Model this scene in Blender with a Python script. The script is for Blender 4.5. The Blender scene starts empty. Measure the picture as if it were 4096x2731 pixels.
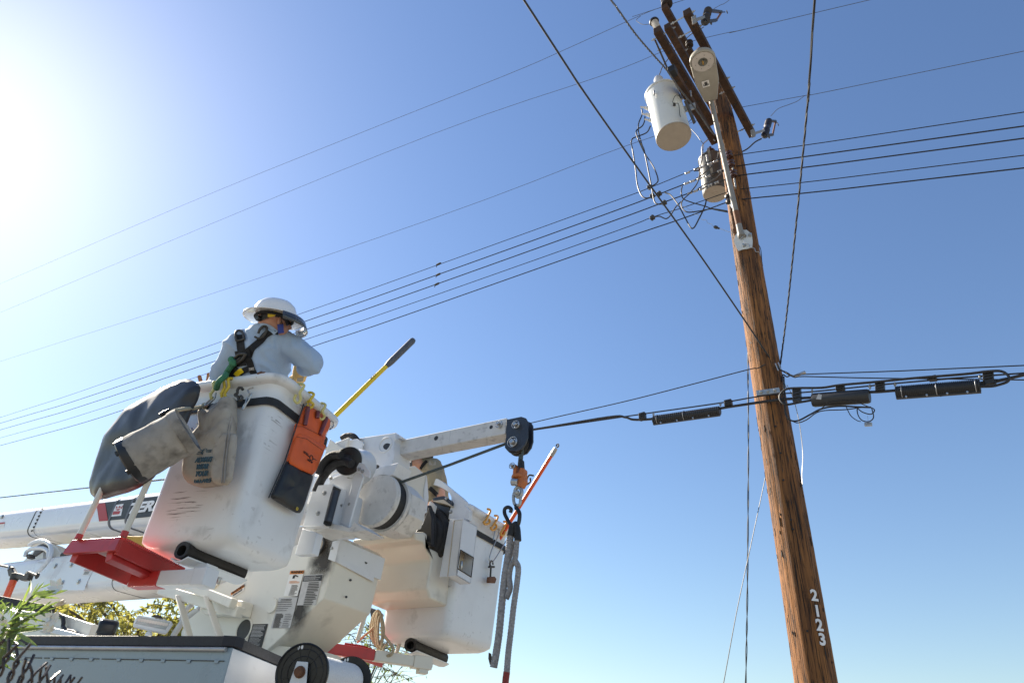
import bpy, bmesh, math, random
from mathutils import Vector, Matrix
random.seed(7)
R = math.radians
scene = bpy.context.scene
COL = scene.collection
V = Vector

# ------------------------------------------------------------------ camera
FPX = 4096 * 24 / 36.0
CX, CY = 2048.0, 1365.5
CAM = V((0, 0, 1.6))
M3 = Matrix(((0.99653441, -0.08318155, 0.0),
             (-0.04559731, -0.54626648, -0.83636943),
             (0.06957050, 0.83347091, -0.54816620)))
cam_d = bpy.data.cameras.new('camera')
cam_d.lens = 24; cam_d.sensor_width = 36; cam_d.clip_start = 0.05; cam_d.clip_end = 3000
cam_d.dof.use_dof = True; cam_d.dof.focus_distance = 6.5; cam_d.dof.aperture_fstop = 8
cam = bpy.data.objects.new('camera', cam_d); COL.objects.link(cam)
cam.matrix_world = Matrix.Translation(CAM) @ M3.to_4x4()
scene.camera = cam

# ------------------------------------------------------------------ sky, sun, exposure
SUN_EL, SUN_AZ = R(36), R(-50)        # azimuth measured from +Y towards +X
world = bpy.data.worlds.new('World'); scene.world = world; world.use_nodes = True
wn = world.node_tree.nodes; wl = world.node_tree.links
bg = wn['Background']
sky = wn.new('ShaderNodeTexSky'); sky.sky_type = 'NISHITA'; sky.sun_disc = False
sky.sun_elevation = SUN_EL; sky.sun_rotation = SUN_AZ
sky.air_density = 1.4; sky.dust_density = 0.34; sky.ozone_density = 3.0; sky.altitude = 100
hsv = wn.new('ShaderNodeHueSaturation'); hsv.inputs['Saturation'].default_value = 1.1; hsv.inputs['Hue'].default_value = .508
wl.new(sky.outputs[0], hsv.inputs['Color']); wl.new(hsv.outputs[0], bg.inputs[0]); bg.inputs[1].default_value = 0.059
sun_d = bpy.data.lights.new('sun', 'SUN'); sun_d.energy = 5.0; sun_d.angle = R(0.53); sun_d.color = (1.0, 0.90, 0.75)
sun = bpy.data.objects.new('sun', sun_d); COL.objects.link(sun)
SUNV = V((math.sin(SUN_AZ) * math.cos(SUN_EL), math.cos(SUN_AZ) * math.cos(SUN_EL), math.sin(SUN_EL)))
sun.rotation_euler = SUNV.to_track_quat('Z', 'Y').to_euler(); sun.location = (-20, 16, 20)
scene.view_settings.view_transform = 'Standard'; scene.view_settings.look = 'None'
scene.view_settings.exposure = 1.48; scene.view_settings.gamma = 1
scene.view_settings.use_curve_mapping = False

# ------------------------------------------------------------------ photo pixel -> place
def zc(x0, y0, s): return lambda x, y: (x0 + s * x, y0 + s * y)
D = zc(0, 0, 1.7415); S = zc(0, 0, 1)
z1 = zc(300, 1150, .5102); z2 = zc(0, 1900, .53); z3 = zc(500, 1900, .53); z4 = zc(1100, 1600, .5102)
z5 = zc(1100, 1950, .4982); z6 = zc(2400, 0, .3827); z7 = zc(2400, 500, .3827); z8 = zc(2500, 1200, .6786)
z9 = zc(2800, 1900, .53); z10 = zc(900, 1150, .2551)
q0 = zc(0, 1950, .25); q1 = zc(0, 2340, .25); q2 = zc(560, 2340, .25); q3 = zc(1100, 1700, .25)
q4 = zc(1500, 1750, .25); q5 = zc(1900, 1600, .7207); q6 = zc(1300, 2050, .25); q7 = zc(700, 1450, .25)
q8 = zc(300, 1600, .25); q9 = zc(2600, 0, .25); qa = zc(2500, 350, .25); qb = zc(2600, 700, .25)

def ray(p): return M3 @ V(((p[0] - CX) / FPX, -(p[1] - CY) / FPX, -1))
def W(p, d): return CAM + ray(p) * d
def PV(p, o, n):
    """where the line of sight meets the plane through o with normal n"""
    r = ray(p); return CAM + r * ((o - CAM).dot(n) / r.dot(n))
def PZ(p, z): return PV(p, V((0, 0, z)), V((0, 0, 1)))

UP = V((0, 0, 1))
# boom frame: T along the boom (away to the left), N across it (away to the right)
T = V((-.835, .55, 0)); N = V((.55, .835, 0)); CM = V((-1.0, 5.05, 0))
def TS(t, s, z): return CM + T * t + N * s + UP * z
def PS(c, pts, s): return [PV(c(*p), TS(0, s, 0), N) for p in pts]
def PT(c, pts, t): return [PV(c(*p), TS(t, 0, 0), T) for p in pts]
def PH(c, pts, z): return [PZ(c(*p), z) for p in pts]
def PD(c, pts, d): return [W(c(*p), d) for p in pts]
# pole frame: AR along the crossarms (away to the right), LN along the line (away to the left)
POLE = V((2.66, 5.99, 0)); AR = V((.628, .778, 0)); LN = V((-.778, .628, 0))

# ------------------------------------------------------------------ mesh builder
def smooth_path(pts, n=6):
    pts = [V(p) for p in pts]
    if len(pts) < 3: return pts
    out = []
    P = [pts[0] * 2 - pts[1]] + pts + [pts[-1] * 2 - pts[-2]]
    for i in range(1, len(P) - 2):
        a, b, c, d = P[i - 1:i + 3]
        for k in range(n):
            t = k / n
            out.append(.5 * ((2 * b) + (c - a) * t + (2 * a - 5 * b + 4 * c - d) * t * t + (3 * b - a - 3 * c + d) * t ** 3))
    out.append(pts[-1]); return out

def frame(d):
    d = d.normalized()
    a = UP if abs(d.z) < .9 else V((1, 0, 0))
    x = a.cross(d).normalized(); return x, d.cross(x), d

class MB:
    def __init__(s): s.v = []; s.f = []
    def add(s, vs, fs):
        o = len(s.v); s.v += [V(p) for p in vs]; s.f += [tuple(i + o for i in f) for f in fs]; return s
    def prism(s, pts, vec):
        pts = [V(p) for p in pts]; n = len(pts); vec = V(vec)
        nv = V((0, 0, 0))
        for i in range(n): nv += pts[i].cross(pts[(i + 1) % n])
        if nv.dot(vec) > 0: pts = pts[::-1]
        vs = pts + [p + vec for p in pts]
        fs = [tuple(range(n)), tuple(range(2 * n - 1, n - 1, -1))] + [(i, i + n, (i + 1) % n + n, (i + 1) % n) for i in range(n)]
        return s.add(vs, fs)
    def bar(s, a, b, w, h, side=None):
        a = V(a); b = V(b); d = (b - a).normalized()
        x = (side - d * side.dot(d)).normalized() if side is not None else frame(d)[0]
        y = d.cross(x); x = x * (w / 2); y = y * (h / 2)
        return s.prism([a + x + y, a - x + y, a - x - y, a + x - y], b - a)
    def box(s, c, ax, ay, az):
        c = V(c); ax = V(ax); ay = V(ay); az = V(az)
        return s.prism([c + ax + ay - az, c - ax + ay - az, c - ax - ay - az, c + ax - ay - az], az * 2)
    def tube(s, pts, r, n=8, closed=False, cap=True):
        pts = [V(p) for p in pts]; m = len(pts); rs = r if isinstance(r, (list, tuple)) else [r] * m
        d0 = (pts[1] - pts[0]).normalized(); x = frame(d0)[0]; rings = []
        for i, p in enumerate(pts):
            if closed: d = pts[(i + 1) % m] - pts[i - 1]
            else: d = pts[min(i + 1, m - 1)] - pts[max(i - 1, 0)]
            if d.length < 1e-9: d = d0
            d.normalize(); x = (x - d * x.dot(d))
            if x.length < 1e-6: x = frame(d)[0]
            x.normalize(); y = d.cross(x)
            rings.append([p + (x * math.cos(2 * math.pi * k / n) + y * math.sin(2 * math.pi * k / n)) * rs[i] for k in range(n)])
        vs = [q for g in rings for q in g]; fs = []
        for i in range(m if closed else m - 1):
            j = (i + 1) % m
            for k in range(n):
                l = (k + 1) % n; fs.append((i * n + k, i * n + l, j * n + l, j * n + k))
        if cap and not closed: fs += [tuple(range(n - 1, -1, -1)), tuple((m - 1) * n + k for k in range(n))]
        return s.add(vs, fs)
    def lathe(s, prof, o, ax, n=24, sx=1, sy=1, xdir=None):
        """prof: (radius, distance along ax) pairs"""
        o = V(o); x, y, d = frame(V(ax))
        if xdir is not None: x = (xdir - d * xdir.dot(d)).normalized(); y = d.cross(x)
        vs = []; fs = []; m = len(prof)
        for r, h in prof:
            for k in range(n):
                a = 2 * math.pi * k / n; vs.append(o + d * h + x * (r * sx * math.cos(a)) + y * (r * sy * math.sin(a)))
        for i in range(m - 1):
            for k in range(n):
                l = (k + 1) % n; fs.append((i * n + k, i * n + l, (i + 1) * n + l, (i + 1) * n + k))
        if prof[0][0] > 1e-6: fs.append(tuple(range(n - 1, -1, -1)))
        if prof[-1][0] > 1e-6: fs.append(tuple((m - 1) * n + k for k in range(n)))
        return s.add(vs, fs)
    def loft(s, rings, cap0=True, cap1=True):
        n = len(rings[0]); m = len(rings); vs = [p for g in rings for p in g]; fs = []
        for i in range(m - 1):
            for k in range(n):
                l = (k + 1) % n; fs.append((i * n + k, i * n + l, (i + 1) * n + l, (i + 1) * n + k))
        if cap0: fs.append(tuple(range(n - 1, -1, -1)))
        if cap1: fs.append(tuple((m - 1) * n + k for k in range(n)))
        return s.add(vs, fs)
    def sphere(s, c, r, n=12, sc=(1, 1, 1), ax=UP):
        prof = [(max(r * math.sin(math.pi * i / n), 1e-7), -r * math.cos(math.pi * i / n) * sc[2]) for i in range(n + 1)]
        return s.lathe(prof, c, ax, n * 2, sc[0], sc[1])
    def ring(s, c, ax, r, rt, n=20, k=8, a0=0, a1=360, xdir=None):
        c = V(c); x, y, d = frame(V(ax))
        if xdir is not None: x = (xdir - d * xdir.dot(d)).normalized(); y = d.cross(x)
        full = (a1 - a0) >= 360
        pts = [c + (x * math.cos(R(a0 + (a1 - a0) * i / n)) + y * math.sin(R(a0 + (a1 - a0) * i / n))) * r for i in range(n if full else n + 1)]
        return s.tube(pts, rt, k, closed=full)
    def build(s, name, mt, parent=None, bevel=0, angle=40, seg=2, subd=0, kind=None):
        me = bpy.data.meshes.new(name)
        lo = V((min(p.x for p in s.v), min(p.y for p in s.v), min(p.z for p in s.v)))
        hi = V((max(p.x for p in s.v), max(p.y for p in s.v), max(p.z for p in s.v)))
        c = V(((lo.x + hi.x) / 2, (lo.y + hi.y) / 2, lo.z))
        me.from_pydata([p - c for p in s.v], [], s.f); me.validate()
        bm = bmesh.new(); bm.from_mesh(me); bmesh.ops.recalc_face_normals(bm, faces=bm.faces); bm.to_mesh(me); bm.free()
        return finish(name, me, c, mt, parent, bevel, angle, seg, subd, kind)

WL = {}
def finish(name, me, c, mt, parent=None, bevel=0, angle=40, seg=2, subd=0, kind=None):
    for p in me.polygons: p.use_smooth = True
    me.set_sharp_from_angle(angle=R(angle))
    o = bpy.data.objects.new(name, me); COL.objects.link(o)
    if mt is not None: me.materials.append(MAT[mt] if isinstance(mt, str) else mt)
    WL[o] = c
    if parent is not None: o.parent = parent; o.location = c - WL[parent]
    else: o.location = c
    if bevel:
        b = o.modifiers.new('bevel', 'BEVEL'); b.width = bevel; b.segments = seg; b.limit_method = 'ANGLE'; b.angle_limit = R(35); b.use_clamp_overlap = True; b.harden_normals = True
    if subd: u = o.modifiers.new('subd', 'SUBSURF'); u.levels = subd; u.render_levels = subd
    if kind: o['kind'] = kind
    return o
def thing(name, loc, label, cat, group=None):
    o = bpy.data.objects.new(name, None); COL.objects.link(o); o.location = V(loc); WL[o] = V(loc); o.empty_display_size = .1
    return tag(o, label, cat, group)
def tag(o, label, cat, group=None, kind=None):
    o['label'] = label; o['category'] = cat
    if group: o['group'] = group
    if kind: o['kind'] = kind
    return o
def text(txt, o, rx, up, size, mt, parent, name='lettering', depth=.0012, align='CENTER', weight=0, lift=.002, shear=0, space=1.0, wide=1.0):
    cu = bpy.data.curves.new('t', 'FONT'); cu.body = txt; cu.size = size; cu.align_x = align; cu.align_y = 'CENTER'
    cu.extrude = depth; cu.offset = weight; cu.shear = shear; cu.space_line = space; cu.resolution_u = 3
    ob = bpy.data.objects.new('t', cu); COL.objects.link(ob)
    dg = bpy.context.evaluated_depsgraph_get(); me = bpy.data.meshes.new_from_object(ob.evaluated_get(dg))
    bpy.data.objects.remove(ob); bpy.data.curves.remove(cu)
    rx = V(rx).normalized(); up = V(up); up = (up - rx * up.dot(rx)).normalized(); nz = rx.cross(up)
    me.transform(Matrix((rx * wide, up, nz)).transposed().to_4x4()); me.name = name
    return finish(name, me, V(o) + nz * lift, mt, parent, angle=30)
def rrect(c, ax, ay, hx, hy, rc, n=5):
    """rounded rectangle ring"""
    out = []
    for sx, sy, a0 in ((1, 1, 0), (-1, 1, 90), (-1, -1, 180), (1, -1, 270)):
        for i in range(n + 1):
            a = R(a0 + 90 * i / n); out.append(c + ax * (sx * (hx - rc) + rc * math.cos(a)) + ay * (sy * (hy - rc) + rc * math.sin(a)))
    return out
def bolt(m, p, nrm, r=.012, h=.01):
    m.lathe([(r * 1.45, 0), (r * 1.45, h * .2), (r, h * .22), (r, h), (r * .7, h * 1.15)], p, nrm, 6); return m

# ------------------------------------------------------------------ materials
MAT = {}
def mat(name, c, r=.5, m=0, var=.12, vs=5, bump=0, bs=60, stretch=(1, 1, 1), dirt=None, da=0, ds=4, scr=0, coat=0, trans=0, em=None, alpha=1, dcut=.55, sss=0):
    mt = bpy.data.materials.new(name); MAT[name] = mt; mt.use_nodes = True
    nt = mt.node_tree; nd = nt.nodes; lk = nt.links; b = nd['Principled BSDF']
    b.inputs['Roughness'].default_value = r; b.inputs['Metallic'].default_value = m
    if coat: b.inputs['Coat Weight'].default_value = coat; b.inputs['Coat Roughness'].default_value = .15
    if trans: b.inputs['Transmission Weight'].default_value = trans
    if alpha < 1: b.inputs['Alpha'].default_value = alpha
    if sss: b.inputs['Subsurface Weight'].default_value = sss; b.inputs['Subsurface Scale'].default_value = .01
    if em: b.inputs['Emission Color'].default_value = (*em[0], 1); b.inputs['Emission Strength'].default_value = em[1]
    tc = nd.new('ShaderNodeTexCoord'); mp = nd.new('ShaderNodeMapping'); mp.inputs['Scale'].default_value = stretch
    lk.new(tc.outputs['Object'], mp.inputs['Vector'])
    def noise(sc, det=4, vec=None, rough=.55):
        n = nd.new('ShaderNodeTexNoise'); n.inputs['Scale'].default_value = sc; n.inputs['Detail'].default_value = det; n.inputs['Roughness'].default_value = rough
        lk.new(vec or mp.outputs[0], n.inputs['Vector']); return n.outputs['Fac']
    def ramp(src, a, bb, inv=False):
        n = nd.new('ShaderNodeMapRange'); n.inputs['From Min'].default_value = a; n.inputs['From Max'].default_value = bb
        if inv: n.inputs['To Min'].default_value = 1; n.inputs['To Max'].default_value = 0
        lk.new(src, n.inputs['Value']); return n.outputs[0]
    def mix(f, a, bb):
        n = nd.new('ShaderNodeMix'); n.data_type = 'RGBA'
        if isinstance(f, float): n.inputs[0].default_value = f
        else: lk.new(f, n.inputs[0])
        for k, x in ((6, a), (7, bb)):
            if isinstance(x, tuple): n.inputs[k].default_value = (*x, 1)
            else: lk.new(x, n.inputs[k])
        return n.outputs[2]
    def mul(a, k):
        n = nd.new('ShaderNodeMath'); n.operation = 'MULTIPLY'; lk.new(a, n.inputs[0])
        if isinstance(k, (int, float)): n.inputs[1].default_value = k
        else: lk.new(k, n.inputs[1])
        return n.outputs[0]
    col = mix(ramp(noise(vs), .3, .7), tuple(x * (1 - var) for x in c), tuple(min(x * (1 + var), .98) for x in c))
    if dirt and da:
        f = mul(ramp(noise(ds, 6), dcut, dcut + .2), da); col = mix(f, col, dirt)
    if scr:
        mk = ramp(noise(2.2, 2, tc.outputs['Object']), .42, .62)
        for i, (rot, st) in enumerate((((.3, .5, .4), (2.5, 34, 34)), ((.9, -.4, 1.3), (34, 3, 30)), ((-.5, 1.2, .2), (30, 34, 2.5)))):
            m2 = nd.new('ShaderNodeMapping'); m2.inputs['Rotation'].default_value = rot; m2.inputs['Scale'].default_value = st
            lk.new(tc.outputs['Object'], m2.inputs['Vector'])
            f = mul(mul(ramp(noise(1, 1, m2.outputs[0]), .70, .745), mk), scr); col = mix(f, col, (.12, .12, .13))
    lk.new(col, b.inputs['Base Color'])
    rr = nd.new('ShaderNodeMapRange'); rr.inputs['To Min'].default_value = max(r - .12, .03); rr.inputs['To Max'].default_value = min(r + .12, 1)
    lk.new(noise(vs * 2.3), rr.inputs['Value']); lk.new(rr.outputs[0], b.inputs['Roughness'])
    if bump:
        bp = nd.new('ShaderNodeBump'); bp.inputs['Strength'].default_value = min(bump, 1); bp.inputs['Distance'].default_value = .01 * max(1, bump)
        lk.new(noise(bs, 5), bp.inputs['Height']); lk.new(bp.outputs[0], b.inputs['Normal'])
    return mt
DIRT = (.10, .085, .07)
mat('white_gel', (.70, .725, .75), .38, var=.05, vs=3, dirt=DIRT, da=.5, ds=6, dcut=.62, scr=.22, coat=.25, bump=.03, bs=9)
mat('white_paint', (.67, .69, .715), .36, var=.04, vs=4, dirt=DIRT, da=.4, ds=7, dcut=.62, scr=.15, coat=.2)
mat('white_boom', (.70, .71, .725), .3, var=.03, vs=2, dirt=DIRT, da=.2, ds=4, dcut=.62, coat=.3)
mat('bounce_white', (.68, .65, .57), .36, var=.04, vs=3, dirt=DIRT, da=.5, ds=4, dcut=.6, coat=.25)  # white paint with the warm ground bounce mixed into its colour
mat('worn_white', (.62, .61, .59), .5, var=.1, vs=9, dirt=(.09, .08, .07), da=.6, ds=14, dcut=.57, scr=.25)
mat('shaded_body', (.22, .285, .345), .26, var=.03, vs=2, dirt=DIRT, da=.15, ds=6, scr=.3, coat=.3)  # shade and dark reflections on the long side put into the base colour
mat('rubber', (.012, .012, .013), .6, var=.25, vs=20, bump=.1, bs=80)
mat('black_trim', (.010, .010, .016), .55, var=.3, vs=40, bump=.15, bs=200)
mat('black_plastic', (.011, .011, .013), .35, var=.2)
mat('navy_plate', (.026, .032, .046), .42, var=.1, vs=12, dirt=(.2, .2, .2), da=.3, ds=20)
mat('dark_steel', (.06, .056, .05), .55, m=.3, var=.3, vs=30, dirt=(.12, .06, .03), da=.5, ds=12)
mat('steel', (.45, .45, .45), .35, m=.9, var=.15, vs=20)
mat('galv', (.42, .43, .43), .45, m=.7, var=.15, vs=25)
mat('galv_paint', (.24, .235, .225), .6, m=.1, var=.1, vs=25)
mat('rust', (.16, .07, .035), .75, var=.3, vs=25, bump=.2)
mat('red_paint', (.47, .028, .026), .42, var=.1, vs=6, coat=.15, dirt=(.15, .02, .02), da=.4, ds=9)
mat('orange_cast', (.48, .14, .03), .5, var=.2, vs=18, dirt=DIRT, da=.5, ds=12)
mat('orange_vinyl', (.68, .11, .018), .5, var=.1, vs=10, dirt=(.2, .05, .02), da=.45, ds=12, bump=.1, bs=14)
mat('maroon_grip', (.16, .035, .04), .4, var=.25, vs=30, dirt=(.5, .45, .45), da=.6, ds=50, dcut=.6)
mat('black_vinyl', (.014, .0145, .017), .42, var=.2, vs=8, bump=.25, bs=9)
mat('cover_vinyl', (.027, .028, .033), .42, var=.12, vs=5, bump=.35, bs=5)
mat('canvas', (.40, .355, .295), .9, var=.18, vs=8, dirt=(.07, .06, .05), da=.75, ds=7, dcut=.52, bump=.35, bs=22)
mat('canvas_dark', (.32, .30, .275), .9, var=.25, vs=6, dirt=(.05, .045, .04), da=.8, ds=7, dcut=.46, bump=.4, bs=16)
mat('ink_blue', (.05, .10, .13), .8, var=.3, vs=60)
mat('ink_black', (.02, .02, .02), .7)
mat('yellow_plastic', (.66, .50, .05), .42, var=.12, vs=30, dirt=(.12, .09, .03), da=.5, ds=30)
mat('pale_yellow', (.62, .58, .24), .42, var=.12, vs=30, dirt=(.12, .09, .03), da=.5, ds=30)
mat('amber_plastic', (.70, .33, .05), .4, var=.1, vs=30)
mat('hot_yellow', (.72, .52, .01), .35, var=.08, vs=20)
mat('hot_orange', (.78, .10, .02), .3, var=.06, vs=20, coat=.3)
mat('grey_grip', (.09, .095, .11), .5, var=.2, vs=40)
mat('rope_grey', (.30, .29, .29), .95, var=.35, vs=70, bump=.8, bs=110, dirt=(.06, .16, .10), da=.5, ds=60, dcut=.64)
mat('rope_tan', (.42, .37, .26), .95, var=.25, vs=80, bump=.7, bs=130, dirt=(.05, .16, .07), da=.5, ds=70, dcut=.62)
mat('rope_wire', (.075, .095, .095), .7, var=.35, vs=90, bump=.6, bs=220)
mat('rope_white', (.68, .70, .72), .8, var=.1, vs=120, stretch=(1, 1, 1), bump=.5, bs=130)
mat('hose_black', (.02, .019, .02), .75, var=.3, vs=30, bump=.6, bs=40)
mat('wire_black', (.018, .018, .02), .55, var=.2, vs=30)
mat('wire_grey', (.10, .10, .105), .5, m=.3, var=.2, vs=30)
mat('wire_alu', (.42, .42, .43), .4, m=.7, var=.15, vs=40)
mat('porcelain', (.05, .018, .014), .12, var=.15, coat=.8)
mat('porcelain_dark', (.018, .011, .010), .5)
mat('porcelain_grey', (.55, .54, .53), .2, coat=.6)
mat('tank_white', (.62, .64, .63), .3, var=.04, vs=3, coat=.4, dirt=(.2, .13, .08), da=.25, ds=8, dcut=.66)
mat('tank_base', (.34, .295, .24), .5, var=.06, vs=10, dirt=(.12, .08, .05), da=.4, ds=9, dcut=.65)
mat('tank_grey', (.075, .075, .072), .5, var=.12, vs=7, dirt=(.1, .07, .05), da=.4, ds=12)
mat('lamp_grey', (.34, .315, .265), .5, var=.05, vs=10, dirt=(.15, .12, .1), da=.25, ds=14, dcut=.64)
mat('lamp_ring', (.52, .48, .44), .4, var=.03)
mat('glass', (.85, .88, .9), .05, trans=1.0, var=0)
mat('lens_dark', (.10, .10, .08), .12, coat=.6, var=.2, vs=50)
mat('led_amber', (.75, .38, .03), .3, var=.2, vs=60)
mat('flood_glass', (.30, .36, .38), .1, coat=.7, var=.25, vs=12, stretch=(1, 1, 6))
mat('label_white', (.75, .74, .71), .5, var=.04, vs=30)
mat('label_grey', (.48, .47, .46), .5, var=.08, vs=30)
mat('label_dark', (.022, .021, .021), .5, var=.2, vs=30)
mat('label_orange', (.72, .24, .03), .5, var=.05)
mat('label_red', (.42, .03, .03), .5)
mat('letter_white', (.78, .78, .78), .5)
mat('shirt', (.36, .47, .63), .88, var=.06, vs=5, bump=.5, bs=11, dirt=(.25, .34, .46), da=.25, ds=5)
mat('shirt_khaki', (.27, .235, .165), .9, var=.08, vs=6, bump=.3, bs=14)
mat('trousers', (.05, .06, .09), .9, var=.15, vs=12, bump=.3, bs=20)
mat('skin', (.52, .27, .19), .5, var=.08, vs=30, sss=.12, bump=.05, bs=150)
mat('hair', (.05, .028, .018), .85, var=.3, vs=200, bump=.6, bs=400)
mat('hat_white', (.76, .76, .77), .28, var=.03, coat=.5, dirt=DIRT, da=.25, ds=14, dcut=.66)
mat('hat_tan', (.55, .47, .36), .5, var=.05)
mat('webbing', (.010, .0105, .013), .8, var=.3, vs=60, bump=.4, bs=220)
mat('webbing_green', (.05, .20, .11), .85, var=.2, vs=40, bump=.5, bs=160)
mat('mask_blue', (.05, .08, .36), .9, var=.15, vs=20, bump=.3, bs=40)
mat('visor', (.05, .055, .065), .08, var=0, alpha=.85, coat=.4)
mat('glove', (.66, .42, .15), .85, var=.1, vs=18, bump=.35, bs=28)
mat('tarp_yellow', (.52, .29, .03), .7, var=.15, vs=9, bump=.5, bs=12)
mat('tool_leather', (.30, .12, .04), .7, var=.2, vs=20)
mat('chain_wire', (.06, .045, .04), .4, m=.5, var=.3, vs=60)
mat('stem_green', (.10, .14, .04), .7)
mat('petal', (.80, .78, .72), .6, var=.05, sss=.1)
mat('bark', (.12, .09, .065), .9, var=.3, vs=12, bump=.8, bs=18)
mat('tyre', (.02, .02, .02), .8, bump=.3, bs=30)
mat('splice_black', (.028, .028, .03), .5, var=.2, vs=20)
mat('marker_red', (.3, .06, .05), .8, var=.2, vs=30)
mat('alu_dirty', (.40, .41, .42), .4, m=.5, var=.12, vs=14)

def leaf_mat(name, c1, c2, r=.4, tr=.35):
    mt = bpy.data.materials.new(name); MAT[name] = mt; mt.use_nodes = True; nt = mt.node_tree; nd = nt.nodes; lk = nt.links
    b = nd['Principled BSDF']; b.inputs['Roughness'].default_value = r
    oi = nd.new('ShaderNodeObjectInfo'); tc = nd.new('ShaderNodeTexCoord'); nz = nd.new('ShaderNodeTexNoise'); nz.inputs['Scale'].default_value = 9
    lk.new(tc.outputs['Object'], nz.inputs['Vector'])
    ad = nd.new('ShaderNodeMath'); ad.operation = 'MULTIPLY_ADD'; lk.new(oi.outputs['Random'], ad.inputs[0]); ad.inputs[1].default_value = .6
    lk.new(nz.outputs['Fac'], ad.inputs[2])
    mr = nd.new('ShaderNodeMapRange'); mr.inputs['From Min'].default_value = .4; mr.inputs['From Max'].default_value = 1.15; lk.new(ad.outputs[0], mr.inputs['Value'])
    mx = nd.new('ShaderNodeMix'); mx.data_type = 'RGBA'; lk.new(mr.outputs[0], mx.inputs[0]); mx.inputs[6].default_value = (*c1, 1); mx.inputs[7].default_value = (*c2, 1)
    lk.new(mx.outputs[2], b.inputs['Base Color'])
    tl = nd.new('ShaderNodeBsdfTranslucent'); hs = nd.new('ShaderNodeHueSaturation'); hs.inputs['Value'].default_value = 2.0; hs.inputs['Hue'].default_value = .48
    lk.new(mx.outputs[2], hs.inputs['Color']); lk.new(hs.outputs[0], tl.inputs['Color'])
    ms = nd.new('ShaderNodeMixShader'); ms.inputs[0].default_value = tr
    lk.new(b.outputs[0], ms.inputs[1]); lk.new(tl.outputs[0], ms.inputs[2]); lk.new(ms.outputs[0], nd['Material Output'].inputs[0])
    return mt
leaf_mat('oleander_leaf', (.06, .12, .025), (.17, .25, .05))
leaf_mat('tree_leaf', (.09, .14, .03), (.26, .25, .05), r=.6, tr=.45)

def wood_mat(name, base, light, dark, zs=1.2, xs=26, crack=.62, bump=.8, axis='z'):
    mt = bpy.data.materials.new(name); MAT[name] = mt; mt.use_nodes = True; nt = mt.node_tree; nd = nt.nodes; lk = nt.links
    b = nd['Principled BSDF']; b.inputs['Roughness'].default_value = .85
    tc = nd.new('ShaderNodeTexCoord')
    def nz(st, det=5, ro=.6):
        mp = nd.new('ShaderNodeMapping'); mp.inputs['Scale'].default_value = st; lk.new(tc.outputs['Object'], mp.inputs['Vector'])
        n = nd.new('ShaderNodeTexNoise'); n.inputs['Scale'].default_value = 1; n.inputs['Detail'].default_value = det; n.inputs['Roughness'].default_value = ro
        lk.new(mp.outputs[0], n.inputs['Vector']); return n.outputs['Fac']
    g = nz((xs, xs, zs)); g2 = nz((xs * 3, xs * 3, zs * 2.5), 4); lg = nz((3, 3, .5), 3)
    def mr(s, a, c):
        n = nd.new('ShaderNodeMapRange'); n.inputs['From Min'].default_value = a; n.inputs['From Max'].default_value = c; lk.new(s, n.inputs['Value']); return n.outputs[0]
    def mx(f, a, c):
        n = nd.new('ShaderNodeMix'); n.data_type = 'RGBA'; lk.new(f, n.inputs[0])
        for k, x in ((6, a), (7, c)):
            if isinstance(x, tuple): n.inputs[k].default_value = (*x, 1)
            else: lk.new(x, n.inputs[k])
        return n.outputs[2]
    c = mx(mr(g, .35, .65), base, light); c = mx(mr(lg, .5, .72), c, tuple(x * .6 for x in base))
    ck = mr(g2, crack, crack + .08); c = mx(ck, c, dark)
    lk.new(c, b.inputs['Base Color'])
    su = nd.new('ShaderNodeMath'); su.operation = 'SUBTRACT'; lk.new(g, su.inputs[0]); lk.new(ck, su.inputs[1])
    bp = nd.new('ShaderNodeBump'); bp.inputs['Strength'].default_value = bump; bp.inputs['Distance'].default_value = .012; lk.new(su.outputs[0], bp.inputs['Height']); lk.new(bp.outputs[0], b.inputs['Normal'])
    return mt
wood_mat('pole_wood', (.095, .038, .012), (.30, .125, .033), (.014, .008, .005), zs=1.4, xs=34, crack=.55, bump=1)
wood_mat('arm_wood', (.035, .016, .008), (.07, .034, .016), (.012, .008, .006), zs=9, xs=9, crack=.62, bump=.5)

# ------------------------------------------------------------------ ground
m = MB(); m.add([(-900, -900, 0), (900, -900, 0), (900, 900, 0), (-900, 900, 0)], [(0, 1, 2, 3)])
mat('ground_dirt', (.20, .185, .16), .95, var=.15, vs=.4, dirt=(.2, .16, .12), da=.5, ds=.15, bump=.5, bs=3)
g = m.build('ground', 'ground_dirt'); g['kind'] = 'structure'
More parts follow.
